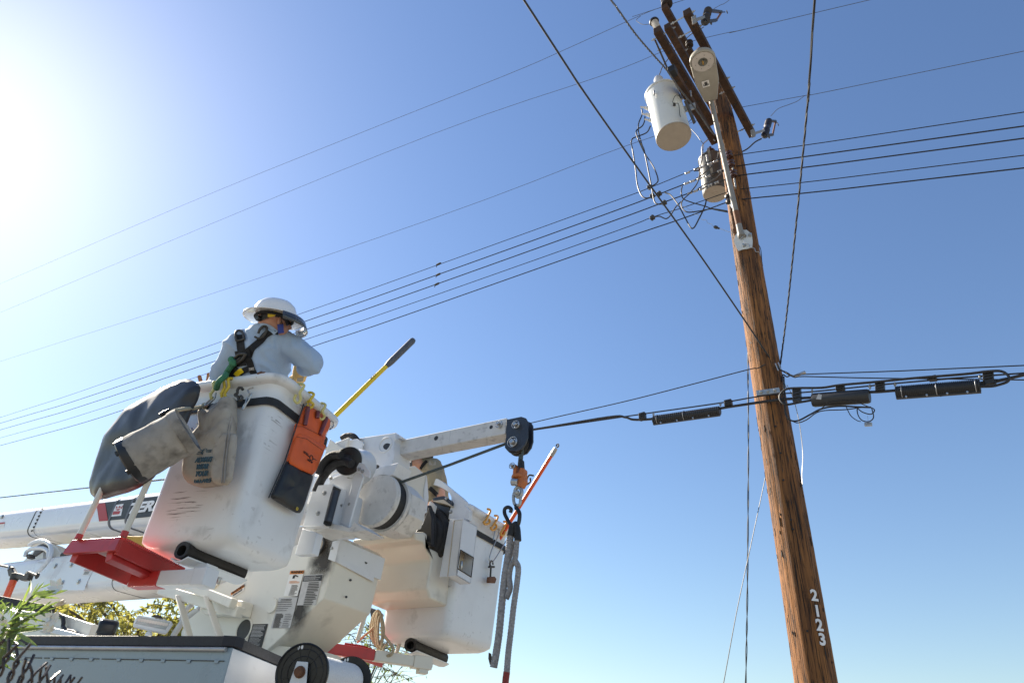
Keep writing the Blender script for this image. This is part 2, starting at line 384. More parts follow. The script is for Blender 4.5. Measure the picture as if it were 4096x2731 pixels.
# ================================================================== utility pole
pole = thing('utility_pole', POLE, 'tall weathered brown wooden utility pole with crossarms and white numbers 2123', 'utility pole')
PX0 = V((2.66, 5.99, 0)); LEAN = V((-.004, .0, 1))
def pole_r(z): return .172 - .0038 * z
_hd = V((PX0.x, PX0.y, 0)).normalized(); _sd = V((_hd.y, -_hd.x, 0))
def pole_c(z): return PX0 + _sd * (.008 * math.sin(z * .7) - .021 * max(0, z - 8) ** 2) + UP * z
m = MB(); rings = []; nseg = 56
for i in range(131):
    z = 11.0 * i / 130; c = pole_c(z); ring = []
    for k in range(nseg):
        a = 2 * math.pi * k / nseg
        d = 1 + .018 * math.sin(3 * a + z * .35) + .012 * math.sin(7 * a - z * .8 + 1.3) + .014 * math.sin(11 * a + .3 * z) * math.sin(z * .9 + a) + random.uniform(-.006, .006)
        ck = abs(((a + .05 * math.sin(z * 1.1) - 4.32 + math.pi) % (2 * math.pi)) - math.pi)
        if ck < .05: d -= .05 * (1 - ck / .05) * (.5 + .5 * math.sin(z * .8 + 1))
        ck = abs(((a + .06 * math.sin(z * .8 + 2) - 3.75 + math.pi) % (2 * math.pi)) - math.pi)
        if ck < .06: d -= .05 * (1 - ck / .06) * max(0, math.sin(z * 1.0 + 4))
        r = pole_r(z) * d
        if z > 10.8: r *= .96
        ring.append(c + V((math.cos(a) * r, math.sin(a) * r, 0)))
    rings.append(ring)
m.loft(rings, True, True); m.build('shaft', 'pole_wood', pole, angle=60)
# bolt holes on the shaft, camera side
hd = V((PX0.x, PX0.y, 0)).normalized(); sd = V((hd.y, -hd.x, 0))
def on_pole(p, out=0):
    """pixel -> point on the near surface of the shaft"""
    q = PV(p, PX0, hd); lat = (q - PX0).dot(sd); r = pole_r(q.z); lat = max(-r * .97, min(r * .97, lat))
    c = pole_c(q.z); back = math.sqrt(max(r * r - lat * lat, 1e-5))
    q2 = PV(p, c - hd * back, hd); lat = (q2 - c).dot(sd); lat = max(-r * .97, min(r * .97, lat)); back = math.sqrt(max(r * r - lat * lat, 1e-5))
    nrm = (sd * lat - hd * back).normalized()
    return c * 1 + V((0, 0, q2.z - c.z)) + nrm * (r + out), nrm
for p in (z9(630, 38), z9(687, 336), z9(810, 1175), z8(888, 745), z8(916, 902), z9(702, 408)):
    q, nr = on_pole(p); h = MB(); h.lathe([(.009, -.01), (.009, .0105)], q, nr, 10); h.build('bolt_hole', 'ink_black', pole)
# drying cracks and spike gouges: short dark slits let into the surface, too many to count
m = MB(); rg_ = random.Random(4)
for i in range(420):
    z = rg_.uniform(1.5, 10.6); a = rg_.uniform(0, 6.283); c = pole_c(z); L_ = rg_.uniform(.02, .13); w_ = rg_.uniform(.0015, .0038); e = V((math.cos(a), math.sin(a), 0)); s_ = V((-e.y, e.x, 0)); r0_ = pole_r(z)
    tl = s_ * rg_.uniform(-.05, .05)
    for q in (0,):
        p = c + e * (r0_ * 1.012); m.add([p - s_ * w_ * .2, p + s_ * w_ + (UP + tl) * L_ * .4, p + (UP + tl) * L_, p - s_ * w_ + (UP + tl) * L_ * .5, c + e * (r0_ * .9) + UP * L_ * .45], [(0, 1, 2, 3), (0, 1, 4), (1, 2, 4), (2, 3, 4), (3, 0, 4)])
m.build('wood_checks', 'ink_black', pole, kind='stuff')
# painted numbers
for ch, px in (('2', (857, 912)), ('1', (880, 1030)), ('2', (896, 1136)), ('3', (918, 1244))):
    q, nr = on_pole(z9(*px)); rx = UP.cross(nr)
    text(ch, q + nr * .006, rx, UP, .125, 'letter_white', pole, 'numeral', weight=.004, depth=.003, lift=.004)
# ---- crossarms
def arm(c, a, b, off, w=.092, h=.115, ext=0, name='crossarm', mt='arm_wood', z=None):
    o = PX0 - LN * off
    A = PV(c(*a), o, LN); B = PV(c(*b), o, LN); zz = (A.z + B.z) / 2 if z is None else z
    A.z = B.z = zz; d = (B - A).normalized(); B = B + d * ext
    mm = MB(); mm.bar(A, B, w, h, LN)
    ob = mm.build(name, mt, pole, bevel=.006)
    return A, B, ob
armA = arm(z6, (905, 135), (1588, 1395), .2)
armD = arm(z6, (595, 335), (1160, 1262), -.2)
armC = arm(z6, (700, 255), (960, 740), -.2, ext=.75)
armB = arm(z6, (670, 70), (950, 560), -.2, ext=1.0, w=.085, h=.105)
armE = arm(z6, (735, 655), (1205, 1545), -.2, w=.085, h=.11)
armG = arm(z7, (1420, 330), (1535, 600), .0, w=.04, h=.16)
armH = arm(z6, (1330, 1160), (1368, 1270), .0, w=.04, h=.10)
armI = arm(z7, (1500, 760), (1575, 945), .0, w=.04, h=.10)
m = MB(); d = (armE[1] - armE[0]).normalized(); m.bar(armE[0] - d * .004, armE[0] + d * .10, .093, .118, LN); m.build('arm_end_cap', 'rubber', pole, bevel=.008)
# bolt holes along arms (underside)
for A, B, fr in ((armA[0], armA[1], (.09, .27, .44, .70, .84, .97)), (armC[0], armC[1], (.1, .32, .5)), (armD[0], armD[1], (.2, .5, .72)), (armE[0], armE[1], (.12, .3, .75))):
    for f in fr:
        p = A.lerp(B, f); h = MB(); hh = .0575 if A is not armE[0] else .055
        h.lathe([(.014, -.002), (.014, .004)], p - UP * hh, -UP, 12); h.build('bolt_hole', 'ink_black', pole)
# through bolts between the double arms, braces, brackets
def bolts(p, l0, l1, r=.008, name='through_bolt'):
    mm = MB(); mm.tube([p + LN * l0, p + LN * l1], r, 6)
    for l in (l0, l1): mm.lathe([(.016, -.008), (.016, .008)], p + LN * (l - math.copysign(.03, l)), LN, 6)
    mm.build(name, 'galv', pole)
for f in (.02, .12, .52, .60, .93): bolts(armA[0].lerp(armA[1], f) + LN * .0, -.09, .22 if f < .5 else .12)
for f in (.05, .3): bolts(armC[0].lerp(armC[1], f), -.08, .14)
for f in (.06, .16): bolts(armD[0].lerp(armD[1], f), -.07, .12)
bolts(armA[0].lerp(armA[1], .93), -.06, .35)
br = PS  # noqa
m = MB(); o = PX0 + LN * .27; a = PV(z6(575, 420), o, LN); b = PV(z6(725, 765), o, LN)
m.bar(a, b, .012, .055, LN); m.build('brace_strap', 'dark_steel', pole, bevel=.002)
m = MB(); o = PX0 + LN * .12; a = PV(z6(890, 1050), o, LN); b = PV(z6(990, 1290), o, LN); m.bar(a, b, .02, .10, LN); m.build('mounting_plate', 'dark_steel', pole, bevel=.002)
# top insulators carrying the primary wires
def spool(p, ax, r=.045, h=.08, mt='porcelain', name='insulator', parent=None):
    mm = MB(); mm.lathe([(.014, -h * .75), (.014, -h * .5), (r * .7, -h * .5), (r, -h * .42), (r, -h * .2), (r * .55, -h * .08), (r * .55, h * .08), (r, h * .2), (r, h * .42), (r * .7, h * .5), (.014, h * .5), (.014, h * .75)], p, ax, 20)
    return mm.build(name, mt, parent or pole)
spool(armB[0] + (armB[1] - armB[0]).normalized() * .03 - LN * .03 + UP * .10, UP, .075, .13, 'porcelain_dark')
spool(PV(z6(935, 462), PX0 + LN * .12, LN), UP, .05, .09, 'porcelain_dark')
# pale ribbed arrester on the near end of the double arm
p0 = armD[0] + UP * .06 + (armD[1] - armD[0]).normalized() * .05; top = PV(z6(565, 228), PX0 + LN * .24, LN)
ax = (top - p0); L = ax.length; prof = [(.03, 0)]
for i in range(9): prof += [(.03, L * (i + .15) / 10 + .01), (.044, L * (i + .4) / 10 + .01), (.03, L * (i + .8) / 10 + .01)]
m = MB(); m.lathe(prof + [(.03, L * .93)], p0, ax, 20); ins = m.build('pin_insulator', 'porcelain_grey', pole)
m = MB(); m.lathe([(.03, L * .9), (.058, L * .92), (.062, L * .97), (.058, L * 1.05), (.03, L * 1.06)], p0, ax, 20); m.build('insulator_cap', 'porcelain_dark', ins)
# spool rack on the right flank, and dead-end spools
m = MB(); a = PV(z7(1385, 430), PX0 - hd * .16, hd); b = PV(z7(1420, 660), PX0 - hd * .16, hd); m.bar(a, b, .045, .02, hd); m.build('spool_rack', 'galv', pole, bevel=.003)
for px in ((1350, 312), (1372, 405), (1396, 512)): spool(PV(z7(*px), PX0 - hd * .19, hd), UP, .042, .085)
spool(PV(z7(1352, 775), PX0 - hd * .17, hd), UP * .9 - hd * .3, .05, .12, 'porcelain_dark')
spool(PV(z7(1536, 735), PX0, hd), UP, .045, .09); spool(PV(z7(1548, 845), PX0, hd), UP, .04, .08)
m = MB(); m.tube([PV(z7(1365, 800), PX0 - hd * .17, hd), PV(z7(1385, 870), PX0 - hd * .14, hd)], .014, 8); m.build('insulator_pin', 'wire_alu', pole)
# street lamp bracket plate on the shaft belongs to the lamp (below); galvanised clamps on the right flank
for px in ((1320, 1050), (1330, 1100), (1330, 1150), (1405, 1400), (1405, 1445)):
    a = PV(z6(px[0] - 15, px[1] + 5), PX0 - hd * .03, hd); b = PV(z6(px[0] + 45, px[1] - 28), PX0 - hd * .03, hd)
    mm = MB(); mm.tube([a, b], .011, 6); mm.lathe([(.024, -.012), (.024, .012)], a.lerp(b, .35), b - a, 6); mm.build('line_clamp', 'galv', pole)
q, nr = on_pole(z8(845, 548)); mm = MB(); mm.box(q + nr * .02, UP.cross(nr) * .11, UP * .028, nr * .016)
for k in (-.6, 0, .6): bolt(mm, q + nr * .036 + UP.cross(nr) * .11 * k, nr, .014, .02)
mm.build('strand_clamp', 'galv', pole, bevel=.004)

# ================================================================== transformers
c0 = PZ(z6(770, 1432), 8.42)
TR_TOP = PV(z6(640, 968), c0, V((c0.x, c0.y, 0)).normalized()).z
tr = thing('transformer', c0, 'large white cylindrical transformer hung beside the crossarms', 'transformer')
rr = .213; tv0 = -V((c0.x, c0.y, 0)).normalized()
TA = PV(z6(648, 985), c0, tv0) - c0; hh = TA.length; TA.normalize()
m = MB(); m.lathe([(rr * .97, 0), (rr, .012), (rr, hh - .05), (rr, hh)], c0, TA, 48); m.build('tank', 'tank_white', tr)
m = MB(); m.lathe([(rr * .96, -.004), (rr * .96, .004)], c0 - TA * .002, TA, 48); m.build('tank_bottom', 'tank_base', tr)
m = MB(); m.lathe([(rr * 1.005, -.008), (rr * 1.015, 0), (rr * 1.005, .008)], c0 + TA * .004, TA, 48); m.build('chime_rim', 'tank_base', tr)
m = MB(); m.lathe([(rr * 1.0, -.03), (rr * 1.045, -.028), (rr * 1.05, .0), (rr * 1.0, .012), (rr * .6, .06), (.001, .075)], c0 + TA * hh, TA, 48); m.build('lid', 'tank_white', tr)
tv = -V((c0.x, c0.y, 0)).normalized(); ts_ = UP.cross(tv)
bp = PV(z6(618, 870), c0, tv); bs = c0 + UP * (hh + .04) + ts_ * (bp - c0).dot(ts_)
bs = PV(z6(628, 905), c0 + tv * .02, tv)
bt = PV(z6(605, 815), c0 + tv * .02, tv)
m = MB(); d = bt - bs; m.lathe([(.06, 0), (.06, .03), (.052, .032), (.062, .06), (.064, d.length * .75), (.05, d.length * .95), (.016, d.length), (.012, d.length * 1.25)], bs, d, 20); m.build('bushing', 'porcelain_grey', tr)
for px in ((462, 1125), (478, 1196), (508, 1255)):
    a = PV(z6(px[0] + 50, px[1] + 10), c0, tv); b = PV(z6(px[0] - 26, px[1] - 4), c0, tv)
    m = MB(); m.lathe([(.03, 0), (.03, .02), (.022, .03), (.022, .06), (.012, .065), (.012, .12)], a, b - a, 12); m.build('terminal', 'porcelain_grey', tr)
for zt in (.83, .53):
    a = c0 + TA * (hh * zt)
    for dz in (.0, -.06):
        q = a + UP * dz; m = MB(); e = (armE[0].lerp(armE[1], .35) - q); e.z = 0; e.normalize(); m.bar(q + e * (rr * .9), q + e * (rr + .14), .02, .05, e.cross(UP)); m.build('hanger_bracket', 'galv', tr, bevel=.003)
a = PV(z6(566, 975), c0 + tv * (rr + .0), tv); m = MB(); m.bar(a + UP * .04, a - UP * .04, .02, .02, tv); m.tube([a + UP * .03 + tv * .02, a - UP * .05 + tv * .03], .008, 6); m.build('lid_latch', 'steel', tr)
p = PV(z6(778, 1104), c0 + tv * rr * .95, tv); m = MB(); m.lathe([(.016, 0), (.016, .03)], p, tv, 8); m.build('ground_lug', 'dark_steel', tr)
m = MB(); m.tube(smooth_path([p + tv * .03, PV(z6(760, 1065), c0 + tv * (rr + .03), tv), PV(z6(785, 1005), c0 + tv * (rr + .02), tv), PV(z6(820, 1000), c0 + tv * rr * .9, tv), PV(z6(850, 1040), c0 + tv * rr * .6, tv)]), .004, 6)
m.tube(smooth_path([p + tv * .03, PV(z6(820, 1090), c0 + tv * (rr + .01), tv), PV(z6(835, 1200), c0 + tv * (rr * .9), tv), PV(z6(860, 1255), c0 + tv * rr * .7, tv), PV(z6(900, 1280), c0 + tv * rr * .5, tv), PV(z6(940, 1265), c0, tv), PV(z6(990, 1180), c0, tv)]), .004, 6)
m.build('ground_lead', 'wire_black', tr)

oG = PX0 + hd * .42
c1 = PV(z7(1206, 722), oG, hd)
tg = thing('transformer', c1, 'small dull grey transformer mounted behind the pole under the crossarms', 'transformer')
tb = PV(z7(1135, 375), oG, hd); hg = tb.z - c1.z; rg = .165
m = MB(); m.lathe([(rg * .96, 0), (rg, .012), (rg, hg - .02), (rg * 1.05, hg - .015), (rg * 1.05, hg + .01), (rg * .7, hg + .04), (.001, hg + .05)], c1, UP, 40); m.build('tank', 'tank_grey', tg)
m = MB(); m.lathe([(rg * .95, -.004), (rg * .95, .002)], c1, UP, 40); m.lathe([(rg * .25, -.007), (rg * .25, -.003)], c1, UP, 20); m.build('tank_bottom', 'tank_base', tg)
b0 = PV(z7(1165, 345), oG, hd); prof = [(.04, -.05)]
for i in range(4): prof += [(.04, i * .045), (.062, i * .045 + .012), (.062, i * .045 + .024), (.04, i * .045 + .036)]
m = MB(); m.lathe(prof + [(.02, .19), (.02, .24)], b0 - UP * .02, UP, 20); m.build('bushing', 'porcelain', tg)
a = PV(z7(1122, 340), oG - hd * .15, hd); m = MB(); m.bar(a + UP * .05, a - UP * .09, .03, .03, hd); m.build('lid_latch', 'galv', tg, bevel=.006)
m = MB(); m.tube([PV(z7(1075, 500), oG - hd * .05, hd), PV(z7(1040, 505), oG - hd * .05, hd)], .02, 8); m.tube([PV(z7(1070, 470), oG - hd * .05, hd), PV(z7(1035, 465), oG - hd * .05, hd)], .02, 8); m.build('terminal', 'rust', tg)
for k_ in (.75, .3): m = MB(); m.bar(c1 + UP * hg * k_ - hd * rg * .9, c1 + UP * hg * k_ - hd * .36, .05, .03, UP); m.build('hanger_bracket', 'galv', tg)

# ================================================================== fuse cutouts on the ends of the long crossarm
def cutout(c, top, bot, off, label, bra, brb, tip, k2, rng):
    o = PX0 - LN * off; a = PV(c(*top), o, LN); b = PV(c(*bot), o, LN)
    t = thing('fuse_cutout', b, label, 'fuse cutout'); d = (a - b); L = d.length; prof = [(.028, 0)]
    for i in range(10):
        if i in (4, 5): prof += [(.034, L * (i + .1) / 10), (.034, L * (i + .9) / 10)]
        else: prof += [(.034, L * (i + .2) / 10), (.05, L * (i + .45) / 10), (.05, L * (i + .6) / 10), (.034, L * (i + .85) / 10)]
    m = MB(); m.lathe(prof + [(.028, L)], b, d, 18); m.build('insulator', 'porcelain_dark', t)
    A = PV(c(*bra), o, LN); B = PV(c(*brb), o, LN); m = MB(); m.bar(A, B, .03, .045, UP); m.bar(A + UP * .08, A - UP * .06, .012, .05, B - A); m.build('mounting_bracket', 'galv_paint', t, bevel=.004)
    P1 = PV(c(*tip), o, LN); P2 = PV(c(*k2), o, LN)
    m = MB(); m.tube([P2, P1], .014, 8); m.build('fuse_tube', 'rust', t)
    m = MB(); m.bar(a, P1, .03, .035, UP); m.lathe([(.03, -.02), (.036, .02)], a, d, 12); m.prism([a + d.normalized() * .02, a.lerp(P1, .6) + d.normalized() * .07, a.lerp(P1, .75)], LN * .012); m.build('top_contact', 'dark_steel', t)
    m = MB(); m.bar(b, P2, .035, .03, UP); m.tube([b, b - d.normalized() * .05], .02, 8); m.ring(b.lerp(P2, .45) - UP * .015, LN, .03, .009); m.build('hinge_contact', 'dark_steel', t)
    m = MB(); m.ring(PV(c(*rng), o, LN), LN, .022, .005, 16, 6); m.tube([P1, PV(c(*rng), o, LN).lerp(P1, .4)], .008, 6); m.build('pull_ring', 'dark_steel', t)
    return a, b
cutA = cutout(z6, (1130, 110), (1098, 232), .36, 'brown porcelain fuse cutout with hanging ring at crossarm end above the street lamp', (985, 215), (1078, 185), (1270, 130), (1215, 215), (1328, 128))
cutB = cutout(z6, (1765, 1265), (1722, 1420), .36, 'brown porcelain fuse cutout at crossarm end to the right of the pole', (1600, 1400), (1705, 1368), (1835, 1270), (1805, 1410), (1862, 1302))

# ================================================================== street lamp
lz = 9.05
hA = PZ(z6(1050, 527), lz); hB = PZ(z6(1162, 1060), lz)
lamp = thing('street_lamp', hB, 'grey cobra head street lamp marked 40 LED on long pipe arm', 'street lamp')
ld = (hB - hA); LL = ld.length; ld.normalize(); ls = UP.cross(ld)
hw = .152
def lp(u, s, z): return hA + ld * u + ls * s + UP * z
prof = []
for i in range(13):
    a = math.pi * i / 12; prof.append((hw - hw * math.sin(a) * 1.0, hw * math.cos(a)))
# outline (u, s): round head then taper to the pipe
outl = [(hw * 1.02 - hw * 1.02 * math.cos(R(-100 + 200 * i / 20)), hw * math.sin(R(-100 + 200 * i / 20))) for i in range(21)]
outl += [(LL * .62, hw * .92), (LL * .9, hw * .62), (LL, hw * .5), (LL, -hw * .5), (LL * .9, -hw * .62), (LL * .62, -hw * .92)]
def lring(sc, z): return [lp(LL * .45 + (u - LL * .45) * sc, s * sc, z) for u, s in outl]
m = MB(); m.loft([lring(.97, 0), lring(1, .008), lring(1.0, .045), lring(.9, .10), lring(.6, .135)]); m.build('housing', 'lamp_grey', lamp)
hc = lp(hw * 1.02, 0, 0)
m = MB(); m.ring(hc - UP * .002, UP, hw * .93, .011, 40, 8); m.build('door_ring', 'lamp_grey', lamp)
m = MB(); m.lathe([(hw * .86, 0), (hw * .86, .014), (.001, .014)][:2], hc - UP * .016, UP, 40); m.build('reflector_plate', 'lamp_ring', lamp)
m = MB(); m.lathe([(.054, 0), (.06, .01)], hc - UP * .022, UP, 28); m.build('lens_bezel', 'lens_dark', lamp)
m = MB(); m.sphere(hc - UP * .022, .046, 10, (1, 1, .6)); m.build('lens', 'glass', lamp)
m = MB(); m.bar(hc - UP * .026 - ld * .02, hc - UP * .026 + ld * .02, .014, .01, ls); m.build('emitter', 'led_amber', lamp)
for k in range(6):
    a = R(60 * k + 20); q = hc - UP * .016 + (ld * math.cos(a) + ls * math.sin(a)) * hw * .6; mm = MB(); mm.lathe([(.004, -.003), (.004, .002)], q, UP, 8); mm.build('screw', 'label_dark', lamp)
for a in (35, 75, -15, -55):
    q = hc - UP * .01 + (ld * math.cos(R(a)) + ls * math.sin(R(a))) * hw * .9; mm = MB(); mm.sphere(q, .013, 6); mm.build('latch_lug', 'lamp_grey', lamp)
st = PZ(z6(1106, 878), lz - .006)
m = MB(); m.box(st, ls * .043, ld * .046, UP * .0015); pl = m.build('sticker', 'label_white', lamp)
text('40\nLED', st - UP * .003, -ls if (-ls).dot(sd) > 0 else ls, -ld, .036, 'ink_black', lamp, weight=.0016, lift=.002, space=.8)
m = MB(); m.bar(lp(LL * .60, -.008, -.004), lp(LL * .60, .012, -.004), .012, .008, UP); m.build('wing_latch', 'lamp_ring', lamp)
bq, bn = on_pole(z7(1480, 1155), .03)
pj = hB + UP * .05
m = MB(); m.tube([pj - ld * .1, pj, pj.lerp(bq, .5), bq], [.028, .028, .03, .034], 16); m.build('pipe_arm', 'galv_paint', lamp)
a = pj.lerp(bq, .89); e = (bq - pj).normalized(); m = MB(); m.tube([a - e * .09, a + e * .09], .0345, 16, cap=False); m.build('rust_patch', 'rust', lamp)
outp = [(1447, 1130), (1500, 1110), (1530, 1108), (1555, 1130), (1580, 1165), (1588, 1230), (1585, 1290), (1545, 1305), (1500, 1312), (1460, 1328), (1435, 1290), (1418, 1225), (1425, 1175)]
m = MB(); ring0 = []; ring1 = []
for p in outp: q, nr = on_pole(z7(*p), .012); ring0.append(q); ring1.append(q + nr * .012)
m.loft([ring0, ring1]); m.build('base_plate', 'tank_white', lamp, bevel=.003)
for p in ((1560, 1163), (1508, 1275)):
    q, nr = on_pole(z7(*p), .022); mm = MB(); mm.lathe([(.024, 0), (.024, .006), (.016, .008), (.016, .028)], q, nr, 6); mm.build('bolt', 'galv', lamp)
m = MB(); q, nr = on_pole(z7(1490, 1180), .02); m.tube([bq - e * .06, bq + e * .03, q + nr * .01], [.036, .04, .045], 14); m.build('pipe_foot', 'galv_paint', lamp)
pts = [on_pole(z7(*p), .035)[0] for p in ((1472, 1110), (1478, 1160), (1496, 1190), (1480, 1215), (1510, 1225), (1515, 1260), (1555, 1270), (1560, 1300), (1600, 1308), (1610, 1340), (1640, 1345), (1650, 1380))]
m = MB(); m.tube(smooth_path(pts, 4), .004, 6); m.build('tie_wire', 'wire_alu', lamp)
# ================================================================== wires along the pole line
def lineplane(c, px, pts, off=0, depth=None):
    """points of a wire that runs in the vertical plane of the pole line"""
    o = PX0 - AR * off
    return [PV(c(*p), o, AR) for p in pts]
def wire(name, label, pts, r, mt='wire_black', cat='wire', group=None, n=5, sm=4, extend=(30, 12)):
    pts = [V(p) for p in pts]
    if extend[0]: pts = [pts[0] + (pts[0] - pts[1]).normalized() * extend[0]] + pts
    if extend[1]: pts = pts + [pts[-1] + (pts[-1] - pts[-2]).normalized() * extend[1]]
    m = MB(); m.tube(smooth_path(pts, sm) if sm else pts, r, n); o = m.build(name, mt); tag(o, label, cat, group); return o
def LP(off, *segs):
    out = []
    for c, pts in segs: out += lineplane(c, None, pts, off)
    return out
g1 = 'thin bare primary wires'
wire('primary_wire', 'highest thin primary wire tied at the topmost crossarm end', LP(1.25, (D, [(0, 652), (400, 480), (800, 317), (1150, 178), (1290, 118)]), (z6, [(420, 165), (650, 78), (830, 18), (910, -8)])), .0036, 'wire_grey', group=g1)
wire('primary_wire', 'thin primary wire passing behind the crossarms, just over the street lamp head', LP(.7, (D, [(0, 718), (500, 508), (1000, 306)]), (z6, [(0, 800), (620, 555), (940, 440), (1300, 352), (1520, 308), (2352, 112)])), .0036, 'wire_grey', group=g1)
wire('primary_wire', 'thin primary wire passing behind the white transformer', LP(.0, (D, [(0, 830), (470, 680), (1000, 500)]), (z7, [(0, 320), (560, 122)]), (z6, [(940, 1290), (1330, 1150), (1480, 1122), (2150, 1000), (2352, 965)]), (D, [(2352, 118)])), .0036, 'wire_grey', group=g1)
g2 = 'low voltage wires on the spool rack'
def sec(i, r, label, lz1, lz1b, z7pts, rt, mt='wire_black'):
    x = [(z1, [(-588, lz1[0] + lz1[2]), (0, lz1[0])]), (z1, lz1b), (z7, z7pts), (D, [(2352, rt)])]
    return wire('service_conductor', label, LP(.12, *x), r, mt, group=g2)
sec(0, .0055, 'uppermost low voltage wire meeting the topmost spool', (828, 0, 190), [(1200, 405), (1740, 215), (2352, 0)], [(0, 850), (500, 665), (905, 500), (1270, 355), (1430, 315), (2352, 182)], 258)
sec(1, .0078, 'second low voltage wire from the top at the spool rack', (888, 0, 175), [(1150, 495), (1790, 270), (2352, 75)], [(0, 955), (870, 625), (1300, 468), (1440, 430), (2352, 303)], 290)
sec(2, .0078, 'middle low voltage wire of the five at the spool rack', (945, 0, 170), [(1110, 572), (1690, 370), (2352, 145)], [(0, 1053), (650, 815), (940, 710), (1320, 570), (1460, 528), (2352, 417)], 318)
sec(3, .0055, 'thin fourth low voltage wire below the spool rack', (1013, 0, 165), [(1060, 665), (1755, 425), (2352, 225)], [(0, 1170), (545, 965), (850, 870), (1340, 700), (1430, 675), (2352, 575)], 357)
sec(4, .0075, 'lowest low voltage wire tied to the black dead end spool', (1078, 0, 160), [(450, 935), (1820, 475), (2352, 300)], [(0, 1272), (800, 1000), (1160, 870), (1320, 812), (1440, 795), (1550, 770), (2352, 690)], 386)
# splice sleeves on the low voltage wires
for i, (px, dx) in enumerate((((915, 500), 1), ((1010, 460), 1), ((1070, 440), 1), ((1150, 405), 1), ((1210, 380), 1), ((905, 610), 1), ((965, 588), 1), ((1040, 562), 1), ((1130, 535), 1), ((940, 712), 1), ((1000, 690), 1), ((1065, 670), 1), ((1150, 628), 1), ((1220, 602), 1), ((1250, 480), 1))):
    a, b = LP(.12, (z7, [(px[0] - 24, px[1] + 9), (px[0] + 24, px[1] - 9)])); mm = MB(); mm.tube([a.lerp(b, f) for f in (0, .1, .35, .4, .6, .65, .9, 1)], [.011, .017, .017, .012, .012, .017, .017, .011], 8)
    o = mm.build('splice_sleeve', 'wire_alu'); tag(o, 'short pale crimp sleeve on low voltage wires beside grey transformer', 'connector', 'crimp sleeves on the low voltage wires')
for px, tl in (((518, 650), 'tap connector on uppermost low voltage wire'), ((548, 742), 'tap connector on second wire joining bowed black cable'), ((620, 720), 'tap connector on second wire nearest V shaped jumper'), ((672, 815), 'tap connector on middle low voltage wire'), ((548, 970), 'tap connector on thin fourth low voltage wire')):
    a = LP(.12, (z7, [px]))[0]; mm = MB(); mm.box(a, LN * .03, UP * .022, AR * .025); mm.lathe([(.012, -.05), (.012, .05)], a, UP, 6); mm.lathe([(.02, -.012), (.02, .012)], a + UP * .03, UP, 6)
    o = mm.build('tap_connector', 'dark_steel', bevel=.004); tag(o, tl, 'connector', 'bolted taps under the white transformer')
for px, tl in (((1007, 607), 'small brown wire tie on uppermost low voltage wire in mid span'), ((1006, 631), 'small dark wire tie on second low voltage wire in mid span'), ((1003, 653), 'small dark wire tie on middle low voltage wire in mid span')):
    a, b = LP(.12, (D, [(px[0] - 5, px[1] + 2), (px[0] + 6, px[1] - 3)])); mm = MB(); mm.tube([a, a.lerp(b, .2), a.lerp(b, .8), b], [.01, .02, .02, .01], 6); mm.tube([a.lerp(b, .15), a.lerp(b, .1) - UP * .05], .006, 4); tag(mm.build('wire_tie', 'dark_steel'), tl, 'connector')
# leads hanging from the white transformer and jumpers
def lead(label, segs, r=.009, mt='wire_black', off=.12, name='jumper_cable'):
    pts = []
    for c, p, o in segs: pts += [PV(c(*x), PX0 - AR * o, AR) for x in p]
    m = MB(); m.tube(smooth_path(pts, 6), r, 6); o = m.build(name, mt); tag(o, label, 'cable'); return o
lead('black cable hanging from topmost white transformer terminal to wires', [(z6, [(436, 1140), (440, 1200), (405, 1290), (402, 1380), (440, 1520)], .62), (z7, [(460, 260), (510, 500), (545, 680), (570, 800), (610, 828), (670, 822)], .3)])
lead('black cable bowing far left from lowest white transformer terminal', [(z6, [(528, 1318), (490, 1385), (400, 1425), (340, 1450), (325, 1500)], .62), (z7, [(335, 230), (370, 450), (390, 620), (430, 730), (480, 765), (545, 752)], .25)])
lead('black cable looping right from middle white transformer terminal', [(z6, [(470, 1220), (465, 1270), (440, 1320), (385, 1360), (380, 1400), (410, 1480)], .62), (z7, [(470, 300), (560, 440), (605, 560), (590, 610), (520, 650)], .3)])
lead('black V shaped jumper hanging below low voltage wires', [(z7, [(680, 708), (740, 735), (820, 840), (890, 970), (965, 1083), (1040, 970), (1095, 850), (1112, 780)], .15)])
lead('looped black jumper from tap connector to pole side', [(z7, [(860, 640), (850, 700), (870, 770), (960, 810), (1100, 850), (1180, 880), (1335, 912)], .15)], .008)
lead('black jumper drooping under wires to pole side', [(z7, [(985, 480), (1040, 490), (1020, 600), (950, 700), (870, 780), (850, 830), (865, 880), (920, 912), (1040, 900), (1170, 878), (1330, 900)], .2)], .008)
lead('wavy black jumper along fourth low voltage wire', [(z7, [(548, 968), (620, 955), (690, 980), (740, 940), (790, 860), (850, 800)], .15)], .008)
lead('grey jumper curving across front of grey transformer', [(z7, [(1230, 130), (1245, 240), (1220, 370), (1130, 470), (1000, 570)], .0)], .009, 'wire_grey')
lead('grey jumper rising from second wire towards pole', [(z7, [(1020, 670), (1100, 620), (1220, 550), (1300, 470)], .1)], .008, 'wire_grey')
lead('pale double lead bent over end of lower crossarm', [(z7, [(1050, 440), (1065, 330), (1068, 220), (1110, 170), (1160, 140), (1205, 165)], .1)], .008, 'wire_alu')
lead('black cable from right fuse cutout to pole', [(z7, [(1690, 143), (1620, 180), (1540, 250), (1440, 302)], -.45)], .010)
lead('thin ground wire from white transformer to pole side', [(z6, [(940, 1340), (1000, 1400), (1060, 1480)], .45), (z7, [(1078, 200), (1078, 260), (1060, 400), (980, 480)], .3)], .004)
